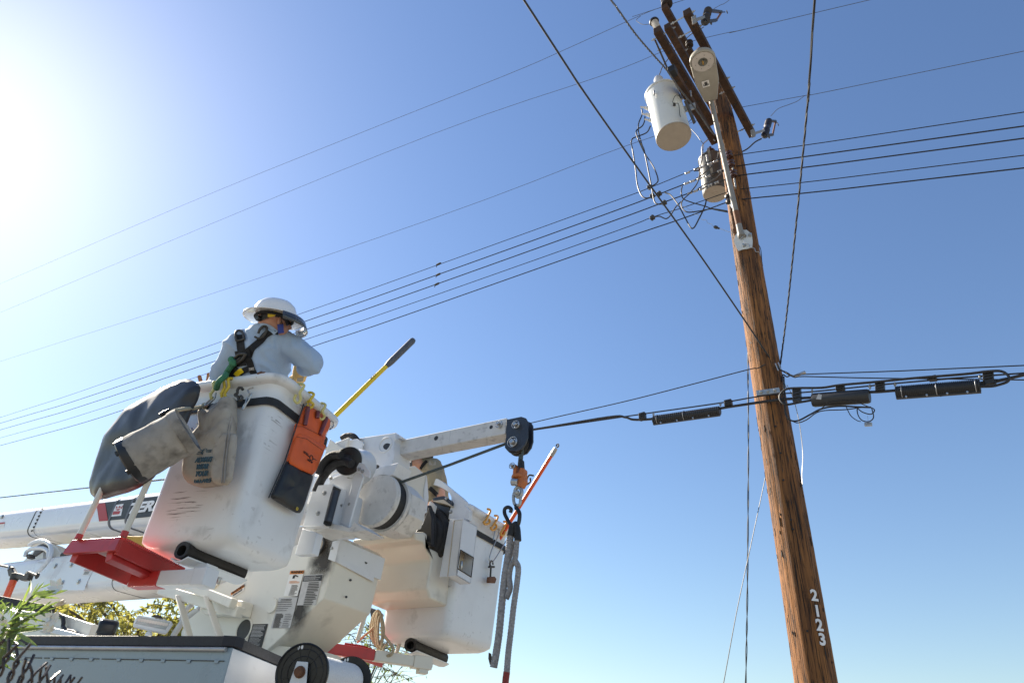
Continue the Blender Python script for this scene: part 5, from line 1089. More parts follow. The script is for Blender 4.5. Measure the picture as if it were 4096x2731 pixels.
# chassis, wheels and cab underneath, out of view
m = MB(); m.box((c0 + far) / 2 + dR * .75 - UP * 1.35, dL * 3.4, dR * .4, UP * .14); part(m, 'chassis', 'black_plastic')
for u in (1.2, 5.9):
    for v in (.05, 1.45):
        q = c0 + dL * u + dR * v; q.z = .5; m = MB(); m.lathe([(.28, -.12), (.48, -.14), (.5, -.1), (.5, .1), (.48, .14), (.28, .12)], q, dR, 32); w_ = part(m, 'wheel', 'tyre'); m = MB(); m.lathe([(.27, -.1), (.27, .1)], q, dR, 24); part(m, 'rim', 'white_paint', w_)
m = MB(); cc = c0 + dL * 6.3 + dR * .75; m.box(V((cc.x, cc.y, 1.45)), dL * .75, dR * .85, UP * .9); part(m, 'cab', 'white_paint', bevel=.1)
m = MB(); pc = TS(.45, .05, 0); m.lathe([(.34, .7), (.34, 2.3)], pc, UP, 32); part(m, 'pedestal', 'bounce_white')
# second body rail seen at far left and cab protector parts
m = MB(); pa = PD(q1, [(-40, 235), (1000, 400)], 3.9); pa = [PZ(q1(-60, 230), 2.42), PZ(q1(820, 400), 2.36)]
m.bar(pa[0], pa[1], .05, .055, UP); part(m, 'far_rail', 'black_trim', bevel=.004)
px_prism('far_locker', 'bounce_white', [PV(q1(*p), pa[1] + N * .02, N) for p in ((-60, 300), (420, 410), (940, 440), (1490, 620), (1400, 830), (760, 860), (250, 870), (-60, 870))], N * .04, .006)
m = MB(); k_ = PD(q1, [(690, 650), (1450, 870)], 3.6); k_ = [PV(q1(*p), pa[1] - N * .02, N) for p in ((640, 660), (1450, 870))]; m.bar(k_[0], k_[1], .04, .03, N); part(m, 'locker_rail', 'white_paint', bevel=.004)
m = MB(); m.tube(smooth_path([PV(q1(*p), pa[1] - N * .0, N) for p in ((945, 460), (1000, 510), (1015, 600), (1010, 660), (1060, 720), (1160, 740), (1210, 775))], 6), .012, 8); part(m, 'power_cord', 'rubber')
# ================================================================== things on and around the truck
# ---- lights on the body
def wdir(p): v = V((p.x, p.y, 0)); return v.normalized()
zb = 2.15
fl0 = PV(z2(1150, 1130), TS(.75, -.35, 0), N)
fd = wdir(fl0)
def FP(pts, back=0, c=z2): return [PV(c(*p), fl0 + fd * back, fd) for p in pts]
fl = thing('flood_lamp', FP([(1120, 1240)])[0], 'white rectangular LED flood lamp on body top before tree', 'flood lamp')
m = MB(); m.prism(FP([(1040, 1052), (1298, 1100), (1305, 1125), (1268, 1180), (1250, 1195), (1010, 1140), (1005, 1118)]), fd * .07); m.build('housing', 'white_paint', fl, bevel=.008)
m = MB(); m.prism(FP([(1048, 1065), (1285, 1108), (1250, 1165), (1018, 1118)], -.002), fd * .003); m.build('glass', 'flood_glass', fl)
for i in range(11):
    f = i / 10; q = FP([(1052 + 205 * f, 1090 + 36 * f)], -.003)[0]; mm = MB(); mm.lathe([(.010, 0), (.012, .004)], q, -fd, 12); mm.build('led', 'steel', fl)
m = MB(); m.prism(FP([(1140, 1062), (1165, 1050), (1215, 1058), (1235, 1080)], .03), fd * .05); m.build('top_bracket', 'black_plastic', fl, bevel=.004)
m = MB(); m.tube(FP([(1135, 1165), (1120, 1200), (1112, 1250)], .03), .016, 10); m.sphere(FP([(1122, 1200)], .03)[0], .026, 8); m.build('stem', 'white_paint', fl)
bz = PV(z2(810, 1150), TS(1.55, -.4, 0), N); bd = wdir(bz)
def BP(pts, back=0, c=z2): return [PV(c(*p), bz + bd * back, bd) for p in pts]
sp = thing('alarm_speaker', BP([(800, 1235)])[0], 'black rounded alarm speaker on body top rail', 'speaker')
def brr(cx, cy, w, h, rc, back): 
    c_ = BP([(cx, cy)], back)[0]; ex = BP([(cx + 10, cy + 1.8)], back)[0] - c_; ex.normalize(); return rrect(c_, ex, UP - ex * UP.dot(ex), w, h, rc, 5)
m = MB(); m.loft([brr(812, 1145, .060, .045, .02, .06), brr(812, 1145, .072, .058, .025, .04), brr(810, 1150, .072, .058, .025, -.02), brr(808, 1152, .062, .046, .025, -.05), brr(806, 1156, .045, .032, .02, -.06)]); m.build('horn', 'black_plastic', sp, angle=50)
m = MB(); m.lathe([(.03, 0), (.04, .02), (.04, .05), (.03, .06)], BP([(800, 1228)])[0] - UP * .0, UP, 20); m.build('base', 'rubber', sp)
m = MB(); q = BP([(985, 1246)])[0]; m.lathe([(.075, -.03), (.075, .0), (.066, .02), (.03, .034), (.001, .036)], q, UP, 28, .95, .7); tag(m.build('beacon', 'led_amber'), 'low amber warning beacon on body top rail', 'beacon')
m = MB()
for i in range(6): m.ring(PV(z2(690 + i * 11, 1224), bz, bd), fd + sd * (.6 if i % 2 else -.4), .02, .006, 12, 6)
tag(m.build('chain_pile', 'steel', kind='stuff'), 'heap of steel chain links beside black speaker', 'chain')

# ---- orange pole with clamp head at far left (ground clamp stick)
o_ = PV(q0(215, 1500), TS(0, -1.0, 0), N)
def OP(pts, s=0): return [PV(q0(*p), o_ + N * s, N) for p in pts]
cs = thing('clamp_stick', OP([(40, 1800)])[0], 'orange stick with steel clamp jaws beside oleander', 'clamp stick')
m = MB(); m.tube(OP([(215, 1480), (0, 1990), (-120, 2280)]), .027, 16); m.build('stick', 'hot_orange', cs)
m = MB(); m.tube(OP([(255, 1380), (215, 1490)]), [.035, .03], 14); m.prism(OP([(110, 1310), (160, 1250), (205, 1330), (240, 1355), (330, 1370), (385, 1390), (420, 1330), (480, 1340), (430, 1470), (330, 1480), (240, 1440), (130, 1410)], -.015), N * .04); m.build('clamp_head', 'dark_steel', cs, bevel=.006)
m = MB(); m.tube(OP([(-20, 1235), (210, 1285)], -.01), .009, 8); m.build('screw', 'dark_steel', cs); m = MB(); m.tube(OP([(460, 1350), (590, 1405)], -.01), .009, 8); m.build('screw', 'dark_steel', cs)
m = MB(); m.ring(OP([(598, 1408)], -.01)[0], N, .018, .006, 16, 6); m.build('screw_eye', 'dark_steel', cs); m = MB(); m.tube(OP([(140, 1310), (160, 1250)], -.01), .012, 8); m.tube(OP([(430, 1370), (455, 1335)], -.01), .012, 8); m.build('screw_boss', 'steel', cs, kind=None)

# ---- cable reel
rc0 = W(z5(222, 1482), 3.55); rc1 = W(z5(592, 1550), 4.25); ra = (rc1 - rc0).normalized()
def reel(c, ax, r, w, label):
    t = thing('cable_reel', c - UP * r, label, 'reel')
    for h in (0, w):
        m = MB(); m.lathe([(.03, h - .008), (r, h - .008), (r * 1.0, h + .008), (.03, h + .008)], c, ax, 56); f = m.build('flange', 'black_plastic', t, angle=30)
        x, y, d = frame(ax); sgn = -1 if h == 0 else 1
        for k in range(12):
            a = R(30 * k + 10); e = x * math.cos(a) + y * math.sin(a); mm = MB(); mm.bar(c + d * (h + sgn * .009) + e * r * .32, c + d * (h + sgn * .009) + e * r * .97, .004, .004, d); mm.build('spoke', 'black_plastic', f)
        for q in (.3, .55, .8, .985): mm = MB(); mm.ring(c + d * (h + sgn * .009), d, r * q, .002 if q < .9 else .006, 48, 5); mm.build('web_ring', 'black_plastic', f)
        for a in (70, 78): mm = MB(); e = x * math.cos(R(a)) + y * math.sin(R(a)); mm.lathe([(.006, -.010), (.006, .010)], c + d * h + e * r * .88, d, 8, 1, 1.8); mm.build('vent_hole', 'letter_white', f)
    m = MB(); n = 22; prof = [(r * .62, .01)]
    for i in range(n): prof += [(r * .70, .012 + (w - .024) * (i + .2) / n), (r * .72, .012 + (w - .024) * (i + .5) / n), (r * .70, .012 + (w - .024) * (i + .8) / n)]
    m.lathe(prof + [(r * .62, w - .01)], c, ax, 40); m.build('rope_winding', 'rope_white', t, angle=60)
    m = MB(); m.lathe([(.022, -.07), (.022, w + .05)], c, ax, 14); m.build('axle', 'rust', t)
    q = c - ax * .03; m = MB(); sx = ax.cross(UP).normalized(); m.prism([q + sx * .03 + UP * .05, q - sx * .03 + UP * .05, q - sx * .09 - UP * .35, q + sx * .09 - UP * .35], -ax * .008); m.build('stand_plate', 'white_paint', t, bevel=.003)
    m = MB(); bolt(m, q - ax * .009, -ax, .02, .03); m.ring(q - ax * .012, ax, .026, .004, 20, 6); m.build('axle_nut', 'rust', t)
    return t
reel(rc0, ra, .139, (rc1 - rc0).length, 'black flanged reel wound with white rope behind utility body')

# ---- canvas bag "ALWAYS WEAR YOUR GLOVES" on the bucket face
X1, Y1, O1 = B1['X'], B1['Y'], B1['O']
def BL(c, pts, out): return [PV(c(*p), O1 - Y1 * out, Y1) for p in pts]
def BR(c, pts, out): return [PV(c(*p), O1 + X1 * out, X1) for p in pts]
from mathutils import noise as mnoise
def pillow(name, mt, pts, nrm, th, parent=None, angle=70, back=0, wr=.12, wf=14, sm=1, sub=5, edge=.18):
    """soft bag: outline rings drawn in towards the middle, domed along nrm, with folds"""
    pts = [V(p) for p in pts]; fine = []; n = len(pts)
    for i in range(n):
        for k in range(sub): fine.append(pts[i].lerp(pts[(i + 1) % n], k / sub))
    for _ in range(sm): fine = [fine[i] * .5 + (fine[i - 1] + fine[(i + 1) % len(fine)]) * .25 for i in range(len(fine))]
    c = sum(fine, V((0, 0, 0))) / len(fine); rings = []; off = V((random.random() * 9, 3, 1))
    for sc, h in ((.02, 0), (.5, 0), (.9, 0), (1.0, edge), (1.0, edge + .25), (.97, .68), (.92, .84), (.84, .93), (.72, .98), (.56, 1), (.4, 1), (.2, 1), (.03, 1)):
        g = []
        for p in fine:
            q = c + (p - c) * sc; k = min(1, h) * min(1, max(0, (1.02 - sc) * 5)) if h > .5 else 0
            q = q + nrm * (back + h * th + th * wr * mnoise.noise(q * wf + off) * k * 2 + th * wr * mnoise.noise(q * wf * 2.7 + off) * k); g.append(q)
        rings.append(g)
    m = MB(); m.loft(rings); return m.build(name, mt, parent, angle=angle)
bagp = BL(z1, [(1055, 1000), (1060, 1130), (1000, 1200), (985, 1290), (945, 1350), (920, 1520), (940, 1560), (1040, 1590), (1190, 1570), (1245, 1530), (1275, 1270), (1300, 1100), (1300, 950), (1290, 895), (1250, 900), (1210, 960), (1140, 1000)], .02)
bag = thing('canvas_bag', bagp[6], 'soiled canvas glove bag printed ALWAYS WEAR YOUR GLOVES on bucket side', 'bag')
pillow('sack', 'canvas', bagp, -Y1, .115, bag, back=.012, wr=.06)
pk = BL(z1, [(1100, 1240), (1165, 1150), (1280, 1150), (1270, 1300), (1240, 1510), (1200, 1555), (1095, 1535), (1080, 1480)], .12); pillow('pocket', 'canvas', pk, -Y1, .03, bag)
fp = BL(z1, [(1045, 960), (1110, 905), (1160, 905), (1200, 945), (1170, 985), (1110, 1018)], .10); pillow('flap', 'canvas_dark', fp, -Y1, .018, bag)
fp = BL(z1, [(1020, 1170), (1060, 1135), (1150, 1140), (1140, 1190), (1080, 1215), (1000, 1220)], .115); pillow('pocket_flap', 'canvas', fp, -Y1, .018, bag)
m = MB(); sa = BL(z1, [(1215, 1010), (1190, 1160), (1170, 1300), (1150, 1530)], .16); sb = BL(z1, [(1232, 1010), (1208, 1160), (1188, 1300), (1168, 1530)], .16); m.tube(sa, .004, 5); m.build('seam', 'canvas_dark', bag); m = MB(); m.tube(sb, .004, 5); m.build('seam', 'canvas_dark', bag)
from mathutils.bvhtree import BVHTree as _BV
_vs = []; _fs = []
for _o in [c for c in bag.children if c.name.startswith(('sack', 'pocket'))]:
    _b = len(_vs); _vs += [v.co + WL[_o] for v in _o.data.vertices]; _fs += [tuple(i + _b for i in p.vertices) for p in _o.data.polygons]
_bv = _BV.FromPolygons(_vs, _fs)
def BAGC(p):
    h = _bv.ray_cast(CAM, ray(p).normalized())[0]; return h if h is not None else PV(p, O1 - Y1 * .14, Y1)
for i, (tx, px, py) in enumerate((('ALWAYS', 1012, 1350), ('WEAR', 1000, 1405), ('YOUR', 995, 1460), ('GLOVES', 1003, 1512))):
    hw_ = (62, 44, 46, 64)[i]; q, ql, qr = [BAGC(z1(*p_)) for p_ in ((px, py), (px - hw_, py + 3), (px + hw_, py - 3))]; rx_ = (qr - ql); wd_ = rx_.length
    to = text(tx, q - ray(z1(px, py)).normalized() * .004, rx_, UP, .043, 'ink_blue', bag, weight=.0012, depth=.003, lift=.002)
    sx_ = wd_ / max(to.dimensions.length * 0 + max((v.co - to.data.vertices[0].co).length for v in to.data.vertices), .01); e_ = rx_.normalized()
    for v in to.data.vertices: v.co += e_ * (v.co.dot(e_) * (sx_ - 1))
q = BL(z1, [(1015, 1285)], .15)[0]; m = MB(); m.ring(q, Y1, .018, .003, 18, 5); m.build('emblem', 'ink_blue', bag); 
for dy in (-.01, 0, .01): m = MB(); m.bar(q - X1 * .05 + UP * dy * 1.2 - Y1 * .001, q + X1 * .05 + UP * dy * .6 - Y1 * .001, .003, .003, Y1); m.build('emblem', 'ink_blue', bag)
# ---- round canvas pail hanging tilted beside the bucket
pt = PV(z1(868, 1122), O1 - Y1 * .50, Y1); pbm = PV(z1(435, 1362), O1 - Y1 * .58, Y1)
axp = (pbm - pt); Lp = axp.length; axp.normalize(); rp = .118
pail = thing('canvas_pail', pbm, 'stained round canvas tool pail hanging tilted by rope', 'pail')
m = MB(); prof = []
rings = []
x_, y_, d_ = frame(axp)
for i in range(15):
    h = Lp * i / 14; f = i / 14; rr_ = rp * (1.03 - .02 * math.sin(math.pi * min(f * 1.2, 1)) + .03 * f)
    rings.append([pt + d_ * h + (x_ * math.cos(R(k * 9)) + y_ * math.sin(R(k * 9))) * (rr_ * (1 + .012 * math.sin(k * 1.7 + i * .9) + .01 * math.sin(k * .6 - i * 1.4))) for k in range(40)])
m.loft(rings, False, True); m.build('wall', 'canvas_dark', pail, angle=60)
m = MB(); m.lathe([(rp * .98, 0), (rp * 1.06, -.012), (rp * 1.08, .01), (rp * 1.06, .035), (rp * 1.02, .035), (rp * .97, 0)], pt, d_, 40); m.build('rim', 'canvas_dark', pail)
m = MB(); m.lathe([(rp * 1.06, Lp - .03), (rp * 1.08, Lp - .02), (rp * 1.08, Lp + .006), (rp * 1.0, Lp + .014), (.01, Lp + .014)], pt, d_, 40); m.build('base', 'black_vinyl', pail)
for k in range(7):
    a = R(k * 51); q = pt + d_ * (Lp + .014) + (x_ * math.cos(a) + y_ * math.sin(a)) * rp * .98; m = MB(); m.box(q, d_ * .008, d_.cross(q - pt).normalized() * .012, (q - pt - d_ * (q - pt).dot(d_)).normalized() * .006); m.build('stud', 'label_dark', pail)
sa = [pt + d_ * (.03 + (Lp - .06) * f) + (-Y1 * .62 - UP * .78 + d_ * 0).normalized() * rp * 1.02 for f in (0, .3, .6, 1)]
m = MB(); m.box(pt + d_ * .03 + (UP - d_ * UP.dot(d_)).normalized() * rp * 1.08 - Y1 * .03, d_ * .028, X1 * .0 + d_.cross(Y1).normalized() * .008, Y1 * .02); m.build('strap_tab', 'black_vinyl', pail, bevel=.003)
hk = BL(q7, [(470, 690)], .03)[0]; tp_ = pt + (UP - d_ * UP.dot(d_)).normalized() * rp * 1.1
m = MB(); m.tube(smooth_path([tp_ - Y1 * .02 + d_ * .02, tp_ + UP * .015, tp_.lerp(hk, .25) + UP * .012, tp_.lerp(hk, .6), hk], 6), .011, 10)
m.tube(smooth_path([hk, hk - UP * .03 + X1 * .008, BL(q7, [(455, 830)], .04)[0], BL(q7, [(425, 960)], .045)[0], BL(q7, [(395, 1100)], .03)[0], BL(q7, [(390, 1170)], .0)[0]], 6), .011, 10); m.sphere(hk, .02, 8); m.build('hanging_rope', 'rope_tan', pail)
# metal hook pulley visible between pail and bag
m = MB(); a, b = BL(q7, [(370, 980), (500, 1140)], .06); m.tube([a, b], .012, 10); a, b = BL(q7, [(260, 1060), (410, 1280)], .06); m.tube([a, b], .010, 10); a, b = BL(q7, [(360, 1180), (470, 1190)], .05); m.tube([a, b], .025, 12); tag(m.build('pulley_handle', 'alu_dirty'), 'bare metal pulley handle between canvas pail and glove bag', 'pulley')
# ---- orange tool pouch
pz = [(225, 30), (60, 470), (-49, 764), (60, 830), (180, 895), (235, 740), (285, 590), (350, 440), (375, 370), (345, 345), (378, 260), (372, 240), (405, 215), (418, 150), (330, 90)]
pouch = thing('tool_pouch', BR(z4, [(60, 830)], .03)[0], 'orange vinyl tool pouch with black lower half hung on bucket', 'tool pouch')
opx = [(225, 30), (80, 475), (100, 520), (280, 600), (350, 440), (375, 370), (355, 350), (378, 255), (405, 215), (418, 150), (330, 90)]
pillow('upper', 'orange_vinyl', BR(z4, opx, .015), X1, .035, pouch)
pillow('lower', 'black_vinyl', BR(z4, [(82, 468), (10, 640), (-49, 764), (60, 830), (180, 897), (235, 740), (284, 592), (180, 540)], .015), X1, .037, pouch)
for pk_, o_p in (([(150, 180), (225, 185), (380, 265), (385, 300), (350, 345), (335, 420), (240, 400), (130, 330)], .03), ([(165, 262), (250, 280), (375, 370), (380, 385), (345, 450), (285, 585), (180, 540), (95, 490)], .042), ([(205, 95), (260, 105), (350, 160), (365, 240), (290, 240), (180, 190)], .022)):
    pillow('pocket', 'orange_vinyl', BR(z4, pk_, o_p), X1, .022, pouch)
m = MB(); m.tube(BR(z4, [(225, 30), (75, 480), (-49, 764)], .05), .004, 6); m.build('piping', 'black_vinyl', pouch)
for a, b in (([(165, 285), (250, 303), (372, 392)], .068), ([(150, 203), (225, 208), (380, 288)], .056)):
    m = MB(); m.tube(BR(z4, a, b), .0012, 4); m.build('stitching', 'label_dark', pouch)
q = BR(z4, [(285, 452)], .066)[0]; rxP = (BR(z4, [(340, 480)], .066)[0] - BR(z4, [(230, 420)], .066)[0]).normalized()
m = MB(); m.ring(q, X1, .016, .003, 18, 5); m.build('emblem', 'ink_black', pouch)
for k in (-1, 1):
    m = MB(); m.prism([q + rxP * k * .016 + UP * .004, q + rxP * k * .065 + UP * .004, q + rxP * k * .016 - UP * .003], X1 * .002); m.build('emblem', 'ink_black', pouch)
text('ESTEX', BR(z4, [(242, 418)], .066)[0], Y1, UP, .020, 'ink_black', pouch, lift=.002); text('2050-SP', BR(z4, [(272, 478)], .066)[0], Y1, UP, .018, 'ink_black', pouch, lift=.002)
m = MB(); m.ring(BR(z4, [(174, 850)], .052)[0], X1, .008, .0025, 14, 6); m.build('grommet', 'yellow_plastic', pouch)
for (a, b, lb) in (((260, 50), (235, 195), 'thick maroon tool handle at pouch edge by strap'), ((405, 135), (350, 270), 'thick maroon tool handle at outer pouch edge'), ((338, 85), (330, 140), 'short scuffed maroon tool handle between the two thick ones')):
    p, q = BR(z4, [a, b], .06); m = MB(); m.tube([p, p.lerp(q, .1), q], [.011, .015, .014], 12); tag(m.build('bolt_cutter', 'maroon_grip'), lb, 'tool')
# ---- S hooks over the bucket rim and belt
def shook(c, top, mid, bot, face, mt, label, r=.009, out0=.075, grp='plastic S hooks on the bucket belts'):
    f = BL if face == 'L' else BR; n_ = -Y1 if face == 'L' else X1
    a = f(c, [top], .075)[0]; b = f(c, [mid], .075)[0]; d = f(c, [bot], .05)[0]
    m = MB(); pts = [a - n_ * .075 - UP * .03, a - n_ * .06 - UP * .004, a - n_ * .02 + UP * .004, a + n_ * .012 - UP * .012, a.lerp(b, .5) + n_ * .012, b + n_ * .0, d + UP * .012 + n_ * .02, d - UP * .012 + n_ * .002, d - n_ * .012 + UP * .006 + (Y1 if face == 'R' else X1) * -.02, d + UP * .035 + n_ * .0 + (Y1 if face == 'R' else X1) * -.03]
    m.tube(smooth_path(pts, 6), r, 10); tag(m.build('s_hook', mt), label, 'hook', grp)
shook(q7, (650, 300), (620, 430), (595, 555), 'L', 'pale_yellow', 'pale yellow S hook on bucket rim nearest rope pail')
shook(q7, (815, 255), (790, 400), (770, 545), 'L', 'yellow_plastic', 'yellow S hook on bucket rim, twin beside green lanyard')
shook(q7, (885, 245), (860, 390), (825, 540), 'L', 'yellow_plastic', 'yellow S hook on bucket rim, twin beside canvas glove bag')
shook(q7, (2045, 340), (2000, 480), (1960, 620), 'R', 'pale_yellow', 'pale yellow S hook on bucket rim at rounded corner beside pouch')
shook(q7, (2200, 480), (2160, 610), (2165, 700), 'R', 'yellow_plastic', 'bright yellow S hook above maroon tool handles')
shook(z4, (385, 25), (370, 90), (365, 140), 'R', 'pale_yellow', 'pale yellow S hook above outer edge of orange pouch')
# shackle, rings, carabiners
def ringt(name, mt, label, pts, r, closed=False, cat='hardware', n=8):
    m = MB(); m.tube(smooth_path(pts, 5) if not closed else pts, r, n, closed=closed); return tag(m.build(name, mt), label, cat)
ringt('shackle', 'dark_steel', 'grey steel shackle over bucket belt holding glove bag', BL(q7, [(1085, 430), (1060, 405), (1025, 405), (1000, 440), (995, 490), (960, 515), (1000, 540), (1030, 560)], .055), .009)
ringt('shackle', 'dark_steel', 'second grey shackle linked below the first above bag flap', BL(q7, [(1035, 540), (1010, 560), (1030, 600), (1060, 600), (1075, 560), (1050, 535)], .06), .009)
ringt('carabiner', 'steel', 'long steel carabiner hanging right of glove bag', BL(q7, [(1250, 400), (1190, 420), (1165, 445), (1190, 500), (1225, 500), (1190, 580), (1150, 650), (1130, 650), (1155, 560), (1195, 495)], .045), .005)
ringt('carabiner', 'steel', 'small steel snap clip dangling under long carabiner', BL(q7, [(1145, 650), (1125, 690), (1095, 745), (1080, 740), (1105, 680), (1140, 640)], .05), .005)
ringt('carabiner', 'steel', 'steel snap clip joining pale hook to pail rope', BL(q7, [(600, 560), (640, 560), (540, 660), (480, 690), (500, 650), (600, 560)], .05), .006)
ringt('d_ring', 'steel', 'bright steel D ring on belt beside orange pouch', BR(q7, [(2050, 560), (2085, 570), (2115, 620), (2100, 670), (2050, 690), (2010, 670), (2000, 630)], .04), .005)
ringt('d_ring', 'steel', 'steel ring around pale hook nearest rope pail', BL(q7, [(610, 460), (575, 480), (560, 530), (580, 580), (620, 590), (660, 480)], .05), .005)
ringt('d_ring', 'steel', 'steel ring at belt end beyond orange pouch under rim', BR(z4, [(415, 180), (440, 165), (458, 175), (455, 205), (430, 230)], .04), .005)
m = MB(); m.tube(smooth_path(BL(q7, [(1310, 250), (1330, 200), (1370, 175), (1440, 170)], .05), 5), [.008] * 6 + [.014] * 6 + [.01] * 4, 8); tag(m.build('pruning_hook', 'rust'), 'rusty curved hook blade laid over bucket rim', 'tool')
for a, b, lb in (((990, 340 + 24), (385, 215), ''),):
    pass
for pts, lb in (([(390, 220), (410, 290), (440, 340), (470, 380)], 'brown leather tool grip leaning left behind bucket rim'), ([(540, 180), (530, 260), (510, 340), (505, 390)], 'brown leather tool grip standing upright behind bucket rim')):
    P = [PV(q7(*p), O1 + Y1 * .2, Y1) for p in pts]; m = MB(); m.tube(smooth_path(P + [P[-1] - UP * .2], 4), .014, 8); tag(m.build('tool_grip', 'tool_leather'), lb, 'tool')
# ---- sticks
def stick(label, pts, r, mt, gr=None, name='hot_stick'):
    t = thing(name, pts[0], label, 'hot stick'); m = MB(); m.tube(pts, r, 14); m.build('shaft', mt, t); return t
a = PV(D(772, 953), O1 - X1 * .05, X1); b = PV(D(950, 780), a, V((a.x, a.y, 0)).normalized()); ini = a + (a - b).normalized() * .45
hs1 = stick('yellow hot stick with grey grip leaning out of near bucket', [ini, a, a.lerp(b, .64)], .0175, 'hot_yellow')
m = MB(); g0_ = a.lerp(b, .62); m.tube([g0_, a.lerp(b, .66), a.lerp(b, .7), b.lerp(a, .02), b], [.018, .024, .026, .026, .02], 14); m.build('grip', 'grey_grip', hs1)
text('40 KV', a.lerp(b, .47) - Y1 * .0175, b - a, UP, .025, 'ink_black', hs1, lift=.002)
a = W(D(1163, 1212), 6.0); b = W(D(1270, 1040), 6.0); e = (b - a).normalized()
hs2 = stick('orange hot stick with grey tip leaning out of far bucket', [a - e * .35, a, b], .017, 'hot_orange')
m = MB(); m.tube([b - e * .03, b + e * .02, b + e * .05], [.021, .021, .017], 12); m.build('tip', 'steel', hs2); m = MB(); q = b + e * .075; x_, y_, _ = frame(e); m.ring(q, x_, .014, .007, 14, 6, 0, 300); m.build('tip_hook', 'dark_steel', hs2)
q = W(D(1218, 1098), 5.97); m = MB(); m.tube(smooth_path([q, q - e * .03 + x_ * .02, W(D(1208, 1112), 5.95), W(D(1214, 1092), 5.95), W(D(1226, 1092), 5.96)], 5), .008, 8); m.build('hook', 'dark_steel', hs2)
# ---- far bucket hooks and clamps
def B2R(c, pts, out): return [PV(c(*p), B2['O'] + B2['X'] * out, B2['X']) for p in pts]
for i, (pts, lb) in enumerate((([(1800, 1140), (1835, 1150), (1840, 1190), (1770, 1320), (1740, 1350), (1760, 1380), (1810, 1375), (1835, 1340), (1825, 1300)], 'amber S hook on far bucket belt nearest handle frame'), ([(1915, 1245), (1955, 1250), (1960, 1290), (1880, 1420), (1850, 1440), (1880, 1475), (1925, 1460), (1945, 1420), (1930, 1390)], 'middle amber S hook on far bucket belt'), ([(2060, 1340), (2095, 1345), (2095, 1380), (2020, 1510), (2010, 1540), (2040, 1565), (2070, 1540), (2078, 1500)], 'amber S hook on far bucket belt nearest braided sling'))):
    m = MB(); m.tube(smooth_path(B2R(q4, pts, .07), 5), .0095, 10); tag(m.build('s_hook', 'amber_plastic'), lb, 'hook', 'plastic S hooks on the bucket belts')
wl_ = thing('wire_clamp', B2R(z4, [(1680, 1430)], .03)[0], 'rusty wire clamp hanging on bent rods from far bucket belt', 'clamp')
m = MB(); m.tube(smooth_path(B2R(z4, [(1710, 1095), (1725, 1020), (1740, 985), (1752, 1000), (1750, 1060), (1700, 1170), (1680, 1245), (1695, 1265), (1720, 1250), (1820, 1090)], .03), 5), .005, 8); m.build('rod', 'steel', wl_)
m = MB(); m.ring(B2R(z4, [(1697, 1282)], .03)[0], B2['X'], .024, .007, 16, 6, 0, 300); m.tube(B2R(z4, [(1675, 1305), (1718, 1305)], .03), .009, 8); m.build('shackle', 'dark_steel', wl_)
m = MB(); m.tube(B2R(z4, [(1693, 1300), (1688, 1395)], .03), .008, 8); m.build('stem', 'dark_steel', wl_); m = MB(); m.prism(B2R(z4, [(1660, 1385), (1700, 1382), (1715, 1400), (1705, 1435), (1655, 1432)], .02), B2['X'] * .03); m.build('jaw', 'rust', wl_, bevel=.005)
# ---- loadline, swivel, shackle, hook, sling
hp_ = PS(z4, [(1930, 395)], -.12)[0]
def HP(c, pts): return [PV(c(*p), hp_, N) for p in pts]
ld_ = PS(z4, [(962, 652)], -.2)[0]; lu = PS(z4, [(1800, 345)], -.125)[0]
m = MB(); m.tube([ld_, ld_.lerp(lu, .5) - UP * .004, lu, PS(z4, [(1890, 300)], -.12)[0]], .010, 8); tag(m.build('winch_rope', 'rope_wire'), 'dark winch rope running from drum up to jib sheave', 'rope')
hkt = thing('hook_assembly', HP(z4, [(1900, 940)])[0], 'orange swivel with galvanised links and black double hook below jib', 'hook')
m = MB(); m.tube(HP(z4, [(1945, 350), (1938, 420), (1932, 480)]), .009, 8); m.tube(HP(z4, [(1925, 430), (1915, 520)]), .012, 8); m.build('rope_end', 'rope_wire', hkt)
m = MB(); m.prism([p - N * .02 for p in HP(z4, [(1922, 470), (1945, 468), (1950, 540), (1938, 562), (1920, 555)])], N * .04); m.build('rope_wedge', 'rubber', hkt, bevel=.006)
m = MB(); s_ = HP(z4, [(1915, 515), (1915, 585), (1915, 612), (1915, 690)]); m.prism([p - N * .03 for p in HP(z4, [(1885, 512), (1905, 512), (1905, 585), (1925, 585), (1935, 540), (1965, 540), (1965, 590), (1968, 640), (1940, 690), (1890, 672), (1870, 660), (1878, 600)])], N * .06); m.build('swivel_body', 'orange_cast', hkt, bevel=.008)
m = MB(); m.lathe([(.048, -.010), (.052, 0), (.048, .012)], HP(z4, [(1915, 606)])[0], UP, 24); m.build('swivel_collar', 'orange_cast', hkt)
m = MB(); m.lathe([(.026, -.02), (.026, .03)], HP(z4, [(1905, 650)])[0] - N * .02, UP * .2 + T, 14); m.build('swivel_pin', 'steel', hkt)
pin(HP(z4, [(1888, 535)])[0] - N * .03, .010, -N, hkt)
def loop(c, pts, r, mt, nm): m = MB(); P = HP(c, pts); P = smooth_path(P + [P[0]], 5)[:-1]; m.tube(P, r, 10, closed=True); return m.build(nm, mt, hkt)
loop(z4, [(1905, 680), (1885, 700), (1882, 730), (1900, 755), (1925, 750), (1935, 720), (1925, 690)], .012, 'galv', 'shackle_bow')
loop(z4, [(1900, 715), (1872, 735), (1872, 790), (1885, 820), (1915, 820), (1925, 780), (1920, 740)], .010, 'galv', 'chain_link')
m = MB(); bolt(m, HP(z4, [(1912, 735)])[0] - N * .02, -N, .014, .02); m.build('shackle_pin', 'galv', hkt)
